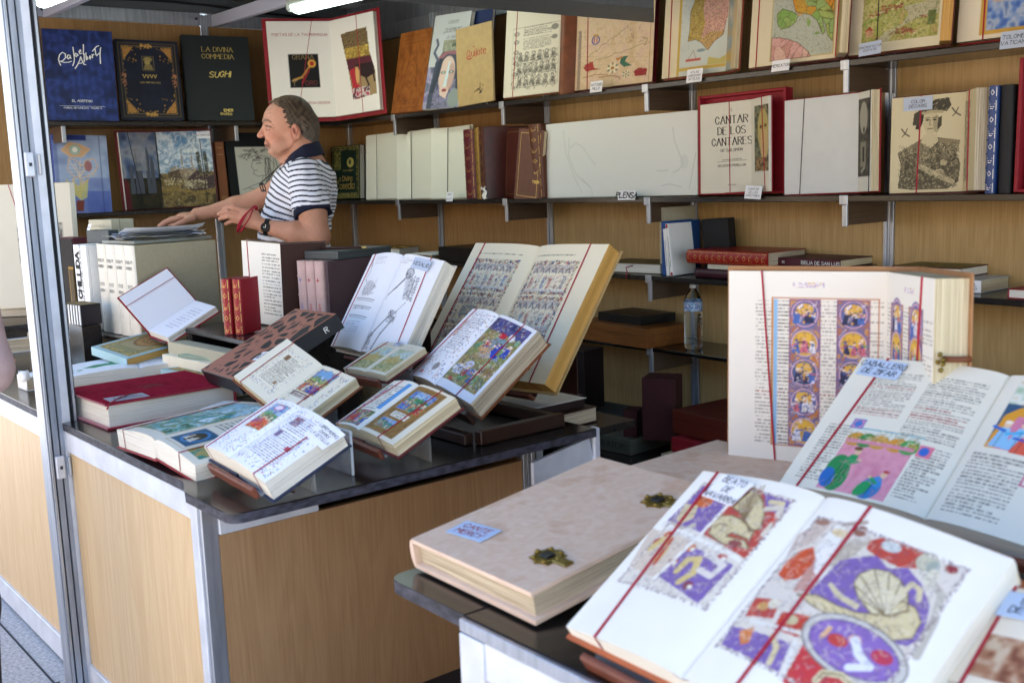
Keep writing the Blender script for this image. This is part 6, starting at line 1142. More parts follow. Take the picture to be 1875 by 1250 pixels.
b26 = open_book('open anatomy book with a drawn skeleton on white pages', pose(-2.9, 1.73, 1.02, -1, 58.4, -.7), -1, -1.2, .216, .206, .336, .03, .045, skp(.216, .336, 0), skp(.206, .336, 1), .03, mat('ivory board', 'd8d0c0', .6), EDGEW, [(-1, .90, .86), (1, .84, .74)], GL_, sag=.002)
card('pale blue card lettered Vesalio on the anatomy book', page_local(b26, 1, .088, .292, -3), .080, .036, ['VESALIO'], CARDB, size=.012)
rest('dark wooden easel behind the anatomy book', b26, .3, .336, .045, True)
rest('dark wooden easel behind the largest codex', b25, .44, .478, .05, True)
b23 = open_book('small open book of pale landscapes between the anatomy book and the battle miniature', pose(-2.64, 1.58, 1.012, .2, 22.9, 1), -.8, 1.3, .119, .10, .153, .02, .02, plp(.119, .153, 3), plp(.1, .153, 7), .005, BURG, EDGEC, [(-1, .85, .75)], GL_)
rest('clear stand under the pale landscape book', b23, .18, .153, .02)
card('grey card at the top of the pale landscape book', page_local(b23, -1, .085, .135, -8), .032, .022, ['SFORZA'], CARDB)
b1 = open_book('open white botanical book with a green leaf print beside the pole', pose(-3.76, 1.343, .925, 77, 1, 0), -.7, -.1, .277, .315, .241, .055, .05, Pic(.277, .241, 110, 'eceef2').poly([(.34, .5), (.5, .62), (.7, .60), (.62, .70), (.82, .66), (.9, .78), (.75, .5), (.88, .42), (.6, .42), (.48, .38)], '2f8a5c').specks(.2, .3, .34, .5, ['4a9a6a', '7ab088'], 12, .02, 3).text(.1, .75, .4, .85, 3, 'a0a4b0', .5, 2), Pic(.315, .241, 110, 'eceef2').specks(.35, .5, .95, .85, ['b05a6a', 'c8943a', '8a4a5a', '6a8a5a', 'd8a060'], 16, .045, 5).specks(.35, .5, .95, .85, ['d8c040', '7a2a3a', 'e0c8b0'], 26, .02, 8).text(.1, .2, .6, .4, 4, 'b0b2bc', .5, 3), .012, RED, EDGEW, [(-1, .93, .93), (1, .42, .50)], GL_, sag=.004)
def pic_red(w_, h): return Pic(w_, h, 60, '98102c').mottle(0, 0, 1, 1, ['900e2a', 'a21634', '8a0c26'], 14, 4)
VEL = mat('crimson velvet', '98102c', .95, noise=.15, nscale=(30, 30, 30), sheen=.5)
closed_book('thick crimson velvet book lying flat with white page edges', pose(-3.135-.017-.362, 1.007+.411-.015, .864, -87.6, 0, 0), .411, .362, .076, VEL, EDGEW, pic_red(.411, .362), lambda mb, f: [write(mb, t_, .2, .2-.013*i, .009, mat('dull red tooling', '6a2a2c', .6), .14, f) for i, t_ in enumerate(('BEATISIMA', 'VIRGINIS', 'BREVIARIUM', 'ROMANUM'))], ct=.006, over=.012, fm=VELV)
card('grey card tied with red cord on the crimson velvet book', pose(-3.155, 1.03, .9415, 88), .115, .07, ['LIBRO', 'HORAS'], mat('grey card', 'a8a4b4', .5))
m = MB(); m.tube([(-3.13, 1.02, .9432), (-3.18, 1.06, .9436), (-3.24, 1.13, .9436)], .002, BAND, 5); m.tube([(-3.13, 1.02, .9432), (-3.118, 1.012, .94), (-3.112, 1.004, .93)], .0025, BAND, 5); m.build('cord', label='red cord knotted over the grey card', category='cord')
def pic_gilt(w_, h):
    p = Pic(w_, h, 120, 'a8c8cc'); p.rect(.05, .07, .95, .93, '8f8a5c'); p.frame(.05, .07, .95, .93, .012, 'b08a3a'); p.border(.07, .1, .93, .9, .1, ['b8923c', '7a7048', 'c8a85a'], 240, .02, 3); p.rect(.2, .2, .8, .8, 'a89a70'); p.frame(.2, .2, .8, .8, .012, '8a6a34'); p.ell(.5, .5, .22, .30, '8a6038'); p.ell(.5, .5, .19, .26, 'b08a50'); p.ell(.5, .5, .14, .2, 'a07a48'); p.specks(.38, .36, .62, .64, ['7a5430', 'c8a468'], 40, .015, 5); return p
closed_book('gilt ornamented book with a pale blue edge resting askew on the others', pose(-3.835, 1.321, .925, 74, 9.7, 31), .411, .21, .032, mat('pale blue board', 'a8c8cc', .5), EDGEG, pic_gilt(.411, .21))
closed_book('second gilt ornamented book lying under the copper box', pose(-3.42, 1.40, .90, 95), .34, .25, .03, mat('pale blue board', 'a8c8cc'), EDGEG, pic_gilt(.34, .25))
def pic_copper(w_, h):
    p = Pic(w_, h, 150, '17181e'); q = random.Random(6); C = 'a86c56'
    p.cells(0, 0, 1, 1, 60, ['15161c'], C, .040, 11)
    p.rect(0, 0, 1, .03, C); p.rect(0, .97, 1, 1, C); p.rect(0, 0, .03, 1, C); p.rect(.97, 0, 1, 1, C)
    for _ in range(240): x, y = q.random(), q.random(); i, j = int(x*(p.nx-1)), int(y*(p.ny-1)); (p.line([(x, y), (x+.012, y+q.uniform(-.01, .02))], .005, '5a2c22', .8) if p.c[i, j, 0] > .2 else None)
    return p
t = slipcase('black box with a copper lattice pattern lying tilted', pose(-2.882, 1.319, .954, -10.6, 26.1, 94.8), .364, .329, .05, mat('black box card', '121318', .45), pic_copper(.364, .329), lip=False)
m = MB(); f2 = lambda x, y: (x, -.001, y); ink(m, strokes('PLENSA', .12, .018, .011), .0018, WINK, lambda x, y: (x, -.001, y), lift=0); ink(m, strokes('R', .31, .018, .016), .0026, WINK, lambda x, y: (x, -.001, y), lift=0); m.build('lettering', t)
card('white card lettered Plensa on the copper lattice box', t.matrix_world@Matrix.Translation((.09, .075, .0525))@Matrix.Rotation(R_(-78), 4, 'Z'), .1, .045, ['PLENSA'], size=.022, wd=.17)
slipcase('maroon book box lying in front of the open magazine', Matrix.Translation((-4.58, 1.40, ZC+.001))@Matrix.Rotation(R_(100), 4, 'Z'), .30, .13, .048, mat('maroon box cloth', '7a2c2c', .6, noise=.1))
def pic_mag(w_, h): p = Pic(w_, h, 90, 'eceef4'); p.rect(.12, .25, .72, .62, '9aa29c'); p.mottle(.12, .25, .72, .62, ['8a9490', 'b0b8b4', '6a7474', 'a0a8a0'], 9, 3); p.mottle(.15, .4, .7, .5, ['3c4240', '8a9490'], 14, 5, .6); return p
t = slipcase('thick pile of white prints topped by a grey landscape photo', pose(-4.60, 1.31, .864, 88.5, 0, 0), .298, .361, .085, EDGEA, pic_mag(.298, .361), name='print_pile', cat='prints', lip=False)
closed_book('old paper bound book at the left of the print pile', pose(-4.90, 1.30, .864, 84), .16, .2, .08, CREAM, EDGEA)
closed_book('open backed grey bound book with a red cover panel left of the pole', pose(-5.05, 1.06, .864, 80), .36, .3, .06, PAPER, EDGEA, Pic(.36, .3, 70, 'e8eaf0').rect(.2, .3, .9, .95, 'a04848'))
closed_book('white book lying under the easel print at the left edge', pose(-5.55, 1.16, .864, 75), .45, .35, .05, PAPER, EDGEW)
closed_book('worn small book lying at the counter edge behind the pole', pose(-3.99, 1.02, .864, 92), .15, .1, .05, PAPER, EDGEA)
m = MB(); P_ = np.array([[(-3.93+.028*math.cos(a)*(1-k*.1), 1.0+.02*math.sin(a)*(1-k*.1), ZC+.052+.014*k+.006*math.sin(a*3+k)) for a in np.linspace(0, 2*np.pi, 12, endpoint=False)] for k in range(3)]); m.ring(P_, PAPER); m.build('crumpled_tissue', label='crumpled white tissue peeking from behind the pole', category='tissue')
slipcase('cream print bundle filling the gap behind the copper lattice box', pose(-3.78, 1.43, .864, 4), .40, .10, .10, CREAM, lip=False)
closed_book('white booklet with a red corner lying by the copper lattice box', pose(-3.35, 1.30, .92, 25), .16, .12, .012, PAPER, EDGEW)
# raised row at the back of the counter
def riser(label, x0, y0, x1, y1, z): t = thing('display_riser', label, 'riser'); MB().box(x0, y0, z-.018, x1, y1, z-.001, DARKB, .002).build('board', t); [MB().box(x, y0+.02, ZC+.001, x+.02, y1-.02, z-.019, DARKB).build('leg', t) for x in (x0+.03, x1-.05)]
riser('dark ledge under the white vellum volumes', -4.98, 1.44, -4.1, 1.86, .98)
riser('dark ledge under the rose coloured volumes', -3.84, 1.53, -3.3, 2.0, 1.045)
riser('dark ledge under the easel print at the left', -5.95, 1.2, -5.02, 1.95, .985)
slipcase('beige print bundle under the ledge of the scarlet volumes', pose(-3.80, 1.462, .864, 3), .50, .06, .14, BEIGE, lip=False)
closed_book('thin pale green booklet lying on the cream print bundle', pose(-3.66, 1.44, .966, 12), .24, .08, .008, mat('pale green board', '9fb39a', .6), EDGEW)
closed_book('open white leaflet lying by the crimson velvet book', pose(-3.02, 1.24, .900, 30), .14, .12, .006, PAPER, EDGEW)
VS = mat('white vellum', 'dcd6c6', .5, noise=.06, nscale=(12, 12, 12)); GV = 'white vellum volumes'
for i in range(4):
    x = -4.492+i*.0905; lb = ('leftmost of the four tall white vellum volumes', 'second from the left of the four white vellum volumes', 'third from the left of the four white vellum volumes', 'rightmost white vellum volume, its beige side cover facing the camera')[i]
    def sd(mb, f, i=i):
        for y in (.05, .14, .24, .32): ink(mb, [[(y, .008), (y, .08)]], .002, mat('grey rule', '9a958a', .7), f, lift=0)
        for k, t_ in ((.285, 'FUENTE'), (.262, 'OBRAS'), (.19, 'ESTE'), (.165, 'VISION'), (.07, 'I')):
            w2 = .011; ink(mb, [[(k+px[1]-0, .085-.045+px[0]-.0) for px in st] for st in []] if 0 else [[(k+b, a) for a, b in st] for st in strokes(t_, .044, 0, .011)], .0016, INK, lambda q, r, f=f: f(q, .0885-r), lift=0)
    standing(lb, x, 1.468+.005*i, .981, .34, .356, .0885, VS if i < 3 else mat('beige cloth side', 'aaa184', .75, noise=.05, nscale=(80, 80, 80)), 0, yaw=3.5, gold=False, spinemat=VS, sdeco=sd, group=GV, edge=EDGEC)
def sch(mb, f):
    ink(mb, strokes('CHILLIDA', .24, .03, .044, xs=.9), .011, INK, lambda a, b: f(a, .005+b), lift=0); ink(mb, strokes('SAN JUAN DE LA CRUZ', .24, .088, .016), .002, INK, f, lift=0)
t = slipcase('tall white Chillida box with bold vertical lettering and a dark foot', Matrix.Translation((-4.66, 1.44, .981))@Matrix.Rotation(R_(3), 4, 'Z')@Matrix.Rotation(R_(90), 4, 'X'), .135, .35, .012, PAPER, lip=False)
MB().box(-.0005, -.0005, .0125, .1355, .085, .0135, mat('slate violet card', '3a3644', .6)).build('foot_panel', t); MB().box(.0, 0, -.28, .135, .35, -.001, PAPER, .001).build('case_body', t)
m = MB(); V9 = lambda x, y: (.012+y, x, .0135); ink(m, strokes('CHILLIDA', .225, .0, .040, xs=.78), .009, INK, lambda x, y: (.058-y, x, .0135), lift=0); ink(m, strokes('SAN JUAN DE LA CRUZ', .225, 0, .016), .002, INK, lambda x, y: (.082-y, x, .0135), lift=0)
ink(m, [[(.06, .035), (.06, .055)]], .014, WINK, lambda x, y: (x+.0, y, .0145), lift=0); ink(m, [[(.06, .064), (.06, .068)]], .009, WINK, lambda x, y: (x, y, .0145), lift=0); m.build('lettering', t)
slipcase('beige lidded box with faint handwriting on top of the Chillida box', pose(-4.71, 1.61, 1.338, 10, 90), .184, .09, .1, BEIGE, deco=lambda mb, f: [write(mb, 'La novela de', .08, .06, .012, mat('grey pencil', '8a8880', .7), .08, f, slant=.2), write(mb, 'DIEZ VIDA', .08, .035, .010, mat('grey pencil', '8a8880'), .08, f)])
slipcase('small grey box in front of the beige box with a tiny tag', pose(-4.585, 1.505, 1.338, 12, 90), .165, .052, .045, mat('slate grey card', '3c4446'))
card('tiny white tag standing on the small grey box', pose(-4.545, 1.455, 1.391, 0, 70), .035, .026, ['DUBOSC'])
t = thing('paper_pile', 'ring notebook and loose bluish papers heaped on the vellum volumes', 'papers'); q = random.Random(8)
MB().box(-.13, -.17, 0, .13, .17, .012, mat('worn grey cardboard', '8e9088', .7), .001, (Matrix.Rotation(R_(8), 3, 'Z'), (-4.33, 1.66, 1.3385))).build('notebook', t)
for i in range(7):
    n = 8; a0 = q.uniform(-16, 22); G_ = []
    for a in np.linspace(-.12, .12, n): G_.append([(a, b, .0135+.0035*i+.010*max(0, abs(b)/.16-.4)**2*q.choice((1, 2.4))+.006*math.sin(a*14+i)*(i > 3)+(.02*max(0, a/.12)**2 if i == 6 else 0)) for b in np.linspace(-.16, .16, 8)])
    G_ = np.array(G_)@np.array(Matrix.Rotation(R_(a0), 3, 'Z')).T+[-4.33+q.uniform(-.015, .015), 1.66+q.uniform(-.02, .02), 1.3385]
    m = MB(); m.grid(G_, mat('bluish paper', 'c8d0e4', .6) if i > 3 else PAPER); m.grid(G_-[0, 0, .0008], PAPER, flip=True); m.build('sheet', t)
t = thing('sketch_panel', 'dark box with a gilt framed picture and maroon edge beside the easel print', 'box', Matrix.Translation((-4.97, 1.462, .987))@Matrix.Rotation(R_(8), 4, 'Z')@Matrix.Rotation(R_(90), 4, 'X'))
MB().box(0, 0, -.06, .145, .365, .0, mat('wine dark cloth', '4a1a24', .6)).build('case', t); MB().box(.006, .006, .0, .139, .359, .004, BLACK).build('front_panel', t); m = MB(); m.box(.090, .02, .0045, .134, .24, .007, mat('gilt frame', 'a8863c', .4, .5)); m.box(.098, .03, .0075, .134, .23, .009, mat('dark picture', '4a3a1c', .5)); m.build('gilt_frame', t)
# eight slim volumes
proto = None
for i in range(7):
    Mv = Matrix.Translation((-4.34, 1.334, 1.029))@Matrix.Rotation(R_(98), 4, 'Z')@Matrix.Translation((0, i*.0228, 0))@Matrix.Scale(.87, 4)
    lb = 'slim black volume with a white spine and gilt top, one of seven in a row'
    if proto is None:
        proto = thing('slim_volume', lb, 'book', Mv, 'seven slim black volumes standing in a row'); m = MB(); m.box(.003, 0, 0, .097, .0252, .093, mat('black gilt volume', '17151a', .5), .0008)
        P = Pic(.106, .021, 40, '5a4a24').mottle(0, 0, 1, 1, ['2a2414', '8a7438', '4a3c1c'], 30, 3); G_ = np.stack(np.meshgrid(np.linspace(.004, .096, P.nx), np.linspace(.001, .0245, P.ny), indexing='ij')+[np.full((P.nx, P.ny), .0933)], -1); m.grid(G_, CLOTH, P.c)
        m.box(.008, -.0008, .008, .092, 0, .086, mat('dark plum', '231c24', .5)); m.build('body', proto); m = MB(); m.box(0, .006, .002, .0028, .0175, .091, PAPER); m.build('spine_label', proto)
    else:
        c = proto.copy(); SC.collection.objects.link(c); c.matrix_world = Mv
        for ch in proto.children: d = ch.copy(); SC.collection.objects.link(d); d.parent = c
slipcase('short dark block under the seven slim volumes', Matrix.Translation((-4.51, 1.335, ZC+.001)), .165, .075, .163, DARKB, lip=False)
# easel print
def pic_easel(w_, h):
    p = Pic(w_, h, 130, 'd8ceb8'); p.rect(.62, .36, .93, .68, '8a8478'); p.mottle(.62, .36, .93, .68, ['3a3834', 'b8b0a0', '5a564e', '8a8478'], 22, 3); p.rect(.1, .36, .42, .68, '8a8478'); p.mottle(.1, .36, .42, .68, ['3a3834', 'b8b0a0', '5a564e'], 22, 6)
    p.people(.64, .38, .92, .64, 3, ['5a564e', 'a8a090', '3a3834'], 3, skin='a8a090'); return p.age(.03)
bk = open_book('large cream print book standing open behind the pole, held by a red band', pose(-5.055, 1.55, 1.04, 59, 86, 0), 0, -60, .62, .03, .55, .02, .02, pic_easel(.62, .55), None, 0, TAN, EDGEC, [(-1, .2, .42)], over=.003, bw_=.003)
slipcase('white shallow box under the large cream print book', pose(-5.42, 1.24, .986, 59), .62, .3, .052, PAPER)
closed_book('blue book lying on the white box at the left edge', pose(-5.56, 1.10, 1.04, 50), .22, .12, .014, mat('mid blue cloth', '1f4f92'), EDGEW)
# notebook with red border
def pg_note(w_, h): p = Pic(w_, h, 60, 'e4e4e8'); return p
def pg_note_r(w_, h): p = Pic(w_, h, 90, 'e8eaf2'); p.text(.35, .2, .8, .85, 9, '9aa0c0', .7, 3, .4); return p
bN = open_book('small white notebook with a red border standing open before the vellum volumes', pose(-3.96, 1.454, 1.03, 5.4, 25.8, -4.7), 50, -2, .171, .169, .212, .004, .022, pg_note(.171, .212), pg_note_r(.169, .212), .002, RED, EDGEW, [(-1, .74, .74)], over=.006, bw_=.005)
rest('dark stand under the red bordered notebook', bN, .14, .212, .022, True, side=.07, lipon=False)
# red volumes
for i in range(2): standing(('left of the two small scarlet volumes with black labels', 'right of the two small scarlet volumes with black labels')[i], -3.50+.0355*i, 1.548+.024*i, 1.046, .11, .19, .034, mat('scarlet volume leather', '9c1424', .35, bump=.2), 4, yaw=32, gold=True, edge=EDGEW)
# text book standing, dark cover behind
def pg_nin(w_, h): p = Pic(w_, h, 120, 'e8e0d0'); p.rect(0, 0, .9, 1, 'e8e2d4'); p.text(.52, .12, .96, .88, 19, '4a4644', .85, 6, .42); return p
bk = open_book('tall cream text page standing open with a dark brown cover behind', pose(-3.485, 1.765, 1.046, 7, 90, -2), 0, -66, .245, .16, .295, .022, .006, pg_nin(.245, .295), Pic(.16, .295, 20, '3a2016'), .0, RBR, EDGEC, [(-1, .80, .85)], over=.004, bw_=.004)
# rose volumes
RS = mat('rose vellum', 'c8a8a0', .6, noise=.06)
for i in range(3):
    rb = mat('blue grey print', '6a7ab0', .7) if i == 0 else REDINK
    standing(('leftmost rose volume with blue lettering', 'middle rose volume with red lettering', 'right rose volume with red lettering beside the plum side board')[i], -3.425+.042*i, 1.80+.011*i, 1.046, .30, .236, .041, RS, 3, yaw=15, gold=False, edge=EDGEC, group='rose volumes beside the anatomy book',
             sdeco=lambda mb, f, rb=rb: [ink(mb, [[(y, .006), (y, .036)]], .0014, rb, f, lift=0) for y in (.225, .19, .15, .12)]+[ink(mb, [[(.164, .021), (.176, .021)], [(.170, .015), (.170, .027)]], .003, rb, f, lift=0), ink(mb, strokes('VALERA', .06, .017, .010), .0015, rb, f, lift=0)])
slipcase('plum brown side board of the rose volumes', Matrix.Translation((-3.29, 1.835, 1.046))@Matrix.Rotation(R_(105), 4, 'Z')@Matrix.Rotation(R_(90), 4, 'X'), .33, .236, .012, mat('plum brown cloth', '4e3c40', .7), lip=False)
slipcase('flat grey box with a pen lying on the rose volumes', pose(-3.44, 1.84, 1.284, 15), .165, .27, .028, mat('slate grey card', '3c4446'))
m = MB(); m.tube([(-3.42, 1.90, 1.318), (-3.30, 1.99, 1.318)], .005, mat('umber leather', '3a1c12'), 8); m.tube([(-3.30, 1.99, 1.318), (-3.285, 2.0, 1.318)], .004, GOLD, 8); m.build('pen', label='brown and gold pen on the flat grey box', category='pen')

# ------------------------------------------------------------ right counter
SU = 'dcbfa6'
def pic_suede(w_, h, s_=3): return Pic(w_, h, 160, SU).mottle(0, 0, 1, 1, ['dab99c', 'e2c8b0', 'd8b598', 'e4ccb6'], 22, s_).mottle(0, 0, 1, 1, ['cfa586', 'e2c8b0', 'dcbda0', 'e0c4ac'], 9, s_+5, .5)
SUE = mat('pale suede', SU, .9, noise=.1, nscale=(14, 14, 14), sheen=.3, bump=.3, bscale=500)
BR = mat('aged brass', '8a7434', .35, .7, noise=.4, nscale=(150, 150, 150))
sb = closed_book('thick pale suede book with brass clasps in the right foreground', pose(-1.559, 1.013, .868, -1.5, 8, 0), .34, .454, .056, SUE, EDGEA, pic_suede(.34, .454), ct=.008, over=.012, spine='round', fm=VELV)
for (x, y) in ((.268, .095), (.262, .355)):
    m = MB(); th = np.linspace(0, 2*np.pi, 24, endpoint=False); r0 = [.026+.0035*math.cos(8*a) for a in th]
    m.ring(np.array([[(x+r*k*math.cos(a)*1.15, y+r*k*math.sin(a), .0565+z) for a, r in zip(th, r0)] for k, z in ((1, 0), (1, .002), (.8, .004), (.55, .003))]), BR, smooth=False); m.box(x-.011, y-.009, .0596, x+.011, y+.009, .0625, mat('dark enamel', '15161c', .3), .003); m.box(x+.02, y-.010, .0568, x+.055, y+.010, .0615, BR, .002)
    for a in np.linspace(0, 2*np.pi, 6, endpoint=False): m.ring(np.array([[(x+.026*math.cos(a)+.005*k*math.cos(b), y+.022*math.sin(a)+.005*k*math.sin(b), .0595+z) for b in np.linspace(0, 2*np.pi, 8, endpoint=False)] for k, z in ((1, 0), (.7, .003), (.1, .0045))]), BR)
    m.build('clasp', [c for c in sb.children if c.name.startswith('cover')][0])
card('pale blue card with red lettering on the front suede book', sb.matrix_world@Matrix.Translation((.035, .052, .0580))@Matrix.Rotation(R_(6), 4, 'Z'), .092, .052, ['CANTE', 'MERCY'], mat('light blue card', 'b8cce8', .5), REDINK, size=.014)
closed_book('second pale suede book lying behind the first', pose(-1.64, 1.50, .864, 2.2), .45, .44, .05, SUE, EDGEA, pic_suede(.45, .44, 8), ct=.008, over=.012, fm=VELV)
closed_book('thin book propping the far end of the front suede book', pose(-1.50, 1.28, .864, 0), .25, .14, .026, BURG, EDGEC)
bw1 = open_book('large bible standing open with gold roundels and a leather clasp strap', pose(-1.23, 1.965, .90, -6, 87.5, 1.7), 25.6, 37, .339, .30, .427, .02, .06, bbp(.339, .427, 0), bbp(.328, .427, 1), .004, mat('tan calf', 'a5764c', .6, noise=.1), EDGEC, [(-1, .68, .78), (1, .62, .78)], over=.010, bw_=.005, frill=1)
P, n, d, w_, T = t_f[bw1.name][1]
m = MB(); c = P(np.array(1.), np.array(.285))-n*.03; m.tube([tuple(c-n*.032+d*.010), tuple(c-n*.012+d*.014), tuple(c+n*.016+d*.006)], .0055, BROWNL, 6)
for k in range(9): e = c+n*(.016+.004*math.sin(k*2))-d*(.004*k-.012)+np.array([0, .012*math.sin(k*1.7)-.003*k, 0]); m.tube([tuple(e), tuple(e+d*.006+n*.003)], .0045, BR, 6)
m.build('clasp_strap', [c for c in bw1.children if c.name.startswith('cover')][0])
bp_ = open_book('big open manuscript with a pink miniature and a blue card', pose(-.908, 1.57, .975, -.1, 38.9, -1.5), 0, -2, .295, .281, .318, .03, .03, pkL(.295, .318), pkR(.281, .318), .016, mat('tan calf', 'a5764c'), EDGEW, [(-1, .86, .80)], 'open manuscripts in the right foreground', sag=.004, over=.006, bw_=.0045)
rest('clear stand under the pink miniature manuscript', bp_, .45, .318, .03)
card('blue card lettered Caballero de Zifar clipped to the pink miniature manuscript', page_local(bp_, -1, .012, .272, -4), .094, .042, ['CABALLERO', 'DE ZIFAR'], mat('light blue card', 'b8cce8'), size=.012)
bg_ = open_book('huge open manuscript of griffins in purple and red, nearest the camera', pose(-.868, .946, .925, -2.5, 32, -.5), -1.9, -2.9, .236, .262, .327, .022, .05, grfL(.236, .327), grfR(.262, .327), .016, mat('orange calf', 'a85a34', .5, noise=.1), EDGEW, [(-1, .70, .86), (1, .30, .28)], 'open manuscripts in the right foreground', sag=.004, over=.007, bw_=.0045)
rest('clear stand under the griffin manuscript', bg_, .4, .327, .05)
card('white card lettered Beato de Navarra on the griffin manuscript', page_local(bg_, -1, .045, .275, -9), .075, .048, ['BEATO', 'DE', 'NAVARRA'], size=.011)
bc_ = open_book('open book cut by the bottom right corner with a pale blue card', pose(-.452, 1.06, .950, 1.3, 28.3, .5), -2.3, -2, .19, .19, .2, .03, .03, cnp(.19, .2), cnp(.19, .2), .01, mat('orange calf', 'a85a34'), EDGEC, [(-1, .70, .72)], 'open manuscripts in the right foreground')
rest('clear stand under the corner book', bc_, .3, .2, .03)
card('pale blue card lettered Biblia Leon at the bottom right corner', page_local(bc_, -1, .05, .15, 0), .085, .04, ['BIBLIA', 'DE LEON'], mat('light blue card', 'b8cce8'))
t = thing('display_stand', 'clear acrylic display stand behind the pink miniature manuscript', 'stand'); MB().box(-.98, 2.03, ZC+.001, -.55, 2.034, 1.13, ACRYL, .001).build('back_plate', t); MB().box(-.98, 1.85, 1.131, -.55, 2.034, 1.135, ACRYL, .001).build('top_plate', t)
m = MB(); m.add([(.0, 0, 0), (.006, .001, .0005), (.012, .004, .001), (.010, .010, .0012), (.004, .011, .0008), (-.002, .006, .0004)], [(0, 1, 2, 3, 4, 5)], BAND); o = m.build('petal', label='tiny red scrap on the dark counter behind the front stand', category='scrap'); o.location = (-2.18, 1.09, ZC+.001)

# ------------------------------------------------------------ people: one smooth surface grown from blended rounded forms
class SDF:
    def __init__(s, lo, hi, h):
        s.lo = np.array(lo, float); s.h = h; s.n = np.ceil((np.array(hi)-s.lo)/h).astype(int)+1
        s.f = np.full(s.n, .06, np.float32); s.ax = [(s.lo[i]+h*np.arange(s.n[i])).astype(np.float32) for i in range(3)]
    def sub(s, lo, hi, pad):
        sl = []
        for i in range(3):
            a = max(0, int((lo[i]-pad-s.lo[i])/s.h)); b = min(s.n[i], int((hi[i]+pad-s.lo[i])/s.h)+2)
            if b <= a: return None
            sl.append(slice(a, b))
        X, Y, Z = s.ax[0][sl[0]][:, None, None], s.ax[1][sl[1]][None, :, None], s.ax[2][sl[2]][None, None, :]
        return tuple(sl), X, Y, Z
    def put(s, sl, d, k, op='u'):
        f = s.f[sl]
        if op == 'u': hh = np.clip(.5+.5*(f-d)/k, 0, 1); s.f[sl] = f*(1-hh)+d*hh-k*hh*(1-hh)
        else: g = -d; hh = np.clip(.5-.5*(f-g)/k, 0, 1); s.f[sl] = f*(1-hh)+g*hh+k*hh*(1-hh)
    def cone(s, a, b, r1, r2, k=.015, op='u'):
        a = np.array(a, float); b = np.array(b, float); R = max(r1, r2); q = s.sub(np.minimum(a, b)-R, np.maximum(a, b)+R, k+.02)
        if q is None: return s
        sl, X, Y, Z = q; d = b-a; L2 = d@d+1e-9; t = np.clip(((X-a[0])*d[0]+(Y-a[1])*d[1]+(Z-a[2])*d[2])/L2, 0, 1)
        s.put(sl, np.sqrt((X-a[0]-t*d[0])**2+(Y-a[1]-t*d[1])**2+(Z-a[2]-t*d[2])**2)-(r1+(r2-r1)*t), k, op); return s
    def chain(s, pts, rs, k=.015, kk=.004):
        for i in range(len(pts)-1): s.cone(pts[i], pts[i+1], rs[i], rs[i+1], k if i == 0 else kk)
        return s
    def ell(s, c, r, k=.015, op='u', rot=0):
        c = np.array(c, float); r = np.array(r, float); R = r.max() if rot else r; q = s.sub(c-R, c+R, k+.02)
        if q is None: return s
        sl, X, Y, Z = q; x, y, z = X-c[0], Y-c[1], Z-c[2]; ca, sa = math.cos(R_(rot)), math.sin(R_(rot)); x, z = ca*x+sa*z, -sa*x+ca*z
        k0 = np.sqrt((x/r[0])**2+(y/r[1])**2+(z/r[2])**2); k1 = np.sqrt((x/r[0]**2)**2+(y/r[1]**2)**2+(z/r[2]**2)**2)+1e-6
        s.put(sl, k0*(k0-1)/k1, k, op); return s
    def cut(s, p, n):    # keep the side where (x-p).n < 0
        n = np.array(n, float); n /= np.linalg.norm(n); X, Y, Z = s.ax[0][:, None, None], s.ax[1][None, :, None], s.ax[2][None, None, :]
        s.f = np.maximum(s.f, ((X-p[0])*n[0]+(Y-p[1])*n[1]+(Z-p[2])*n[2]).astype(np.float32)); return s
    def mesh(s):
        f = s.f; f[0] = f[-1] = .05; f[:, 0] = f[:, -1] = .05; f[:, :, 0] = f[:, :, -1] = .05
        S = f < 0; c = [(i, j, k) for i in (0, 1) for j in (0, 1) for k in (0, 1)]; nx, ny, nz = s.n
        cnt = np.zeros((nx-1, ny-1, nz-1), np.int8)
        for i, j, k in c: cnt += S[i:nx-1+i, j:ny-1+j, k:nz-1+k]
        act = np.argwhere((cnt > 0) & (cnt < 8)); idx = np.full((nx-1, ny-1, nz-1), -1, np.int32); idx[tuple(act.T)] = np.arange(len(act))
        acc = np.zeros((len(act), 3)); num = np.zeros(len(act))
        for a in range(3):
            for u in (0, 1):
                for v in (0, 1):
                    o = [0, 0, 0]; b_ = [q for q in range(3) if q != a]; o[b_[0]] = u; o[b_[1]] = v; p0 = act+o; p1 = p0.copy(); p1[:, a] += 1
                    f0 = f[tuple(p0.T)]; f1 = f[tuple(p1.T)]; m = (f0 < 0) != (f1 < 0); t = np.where(m, f0/(f0-f1+1e-12), 0); pt = p0.astype(float); pt[:, a] += t
                    acc[m] += pt[m]; num[m] += 1
        V = s.lo+acc/num[:, None]*s.h; F = []
        for a in range(3):
            b, cc = (a+1) % 3, (a+2) % 3; sl0 = [slice(1, None)]*3; sl0[a] = slice(0, -1); sl1 = [slice(1, None)]*3; sl1[a] = slice(1, None)
            A0 = S[tuple(sl0)]; A1 = S[tuple(sl1)]; e = np.argwhere(A0 != A1); o = np.zeros(3, int); o[b] = 1; o[cc] = 1; o1 = e.copy(); o1[:, b] += 1; o1[:, cc] += 1
            ok = np.all(o1 < np.array(s.n)-1, axis=1); e = e[ok]; o1 = o1[ok]
            def id_(db, dc): q = o1.copy(); q[:, b] -= db; q[:, cc] -= dc; return idx[tuple(q.T)]
            Q = np.stack([id_(1, 1), id_(0, 1), id_(0, 0), id_(1, 0)], 1); ins = A0[tuple(e.T)]; Q[~ins] = Q[~ins][:, ::-1]; F.append(Q)
        F = np.concatenate(F); F = F[(F >= 0).all(1)]; return V, F
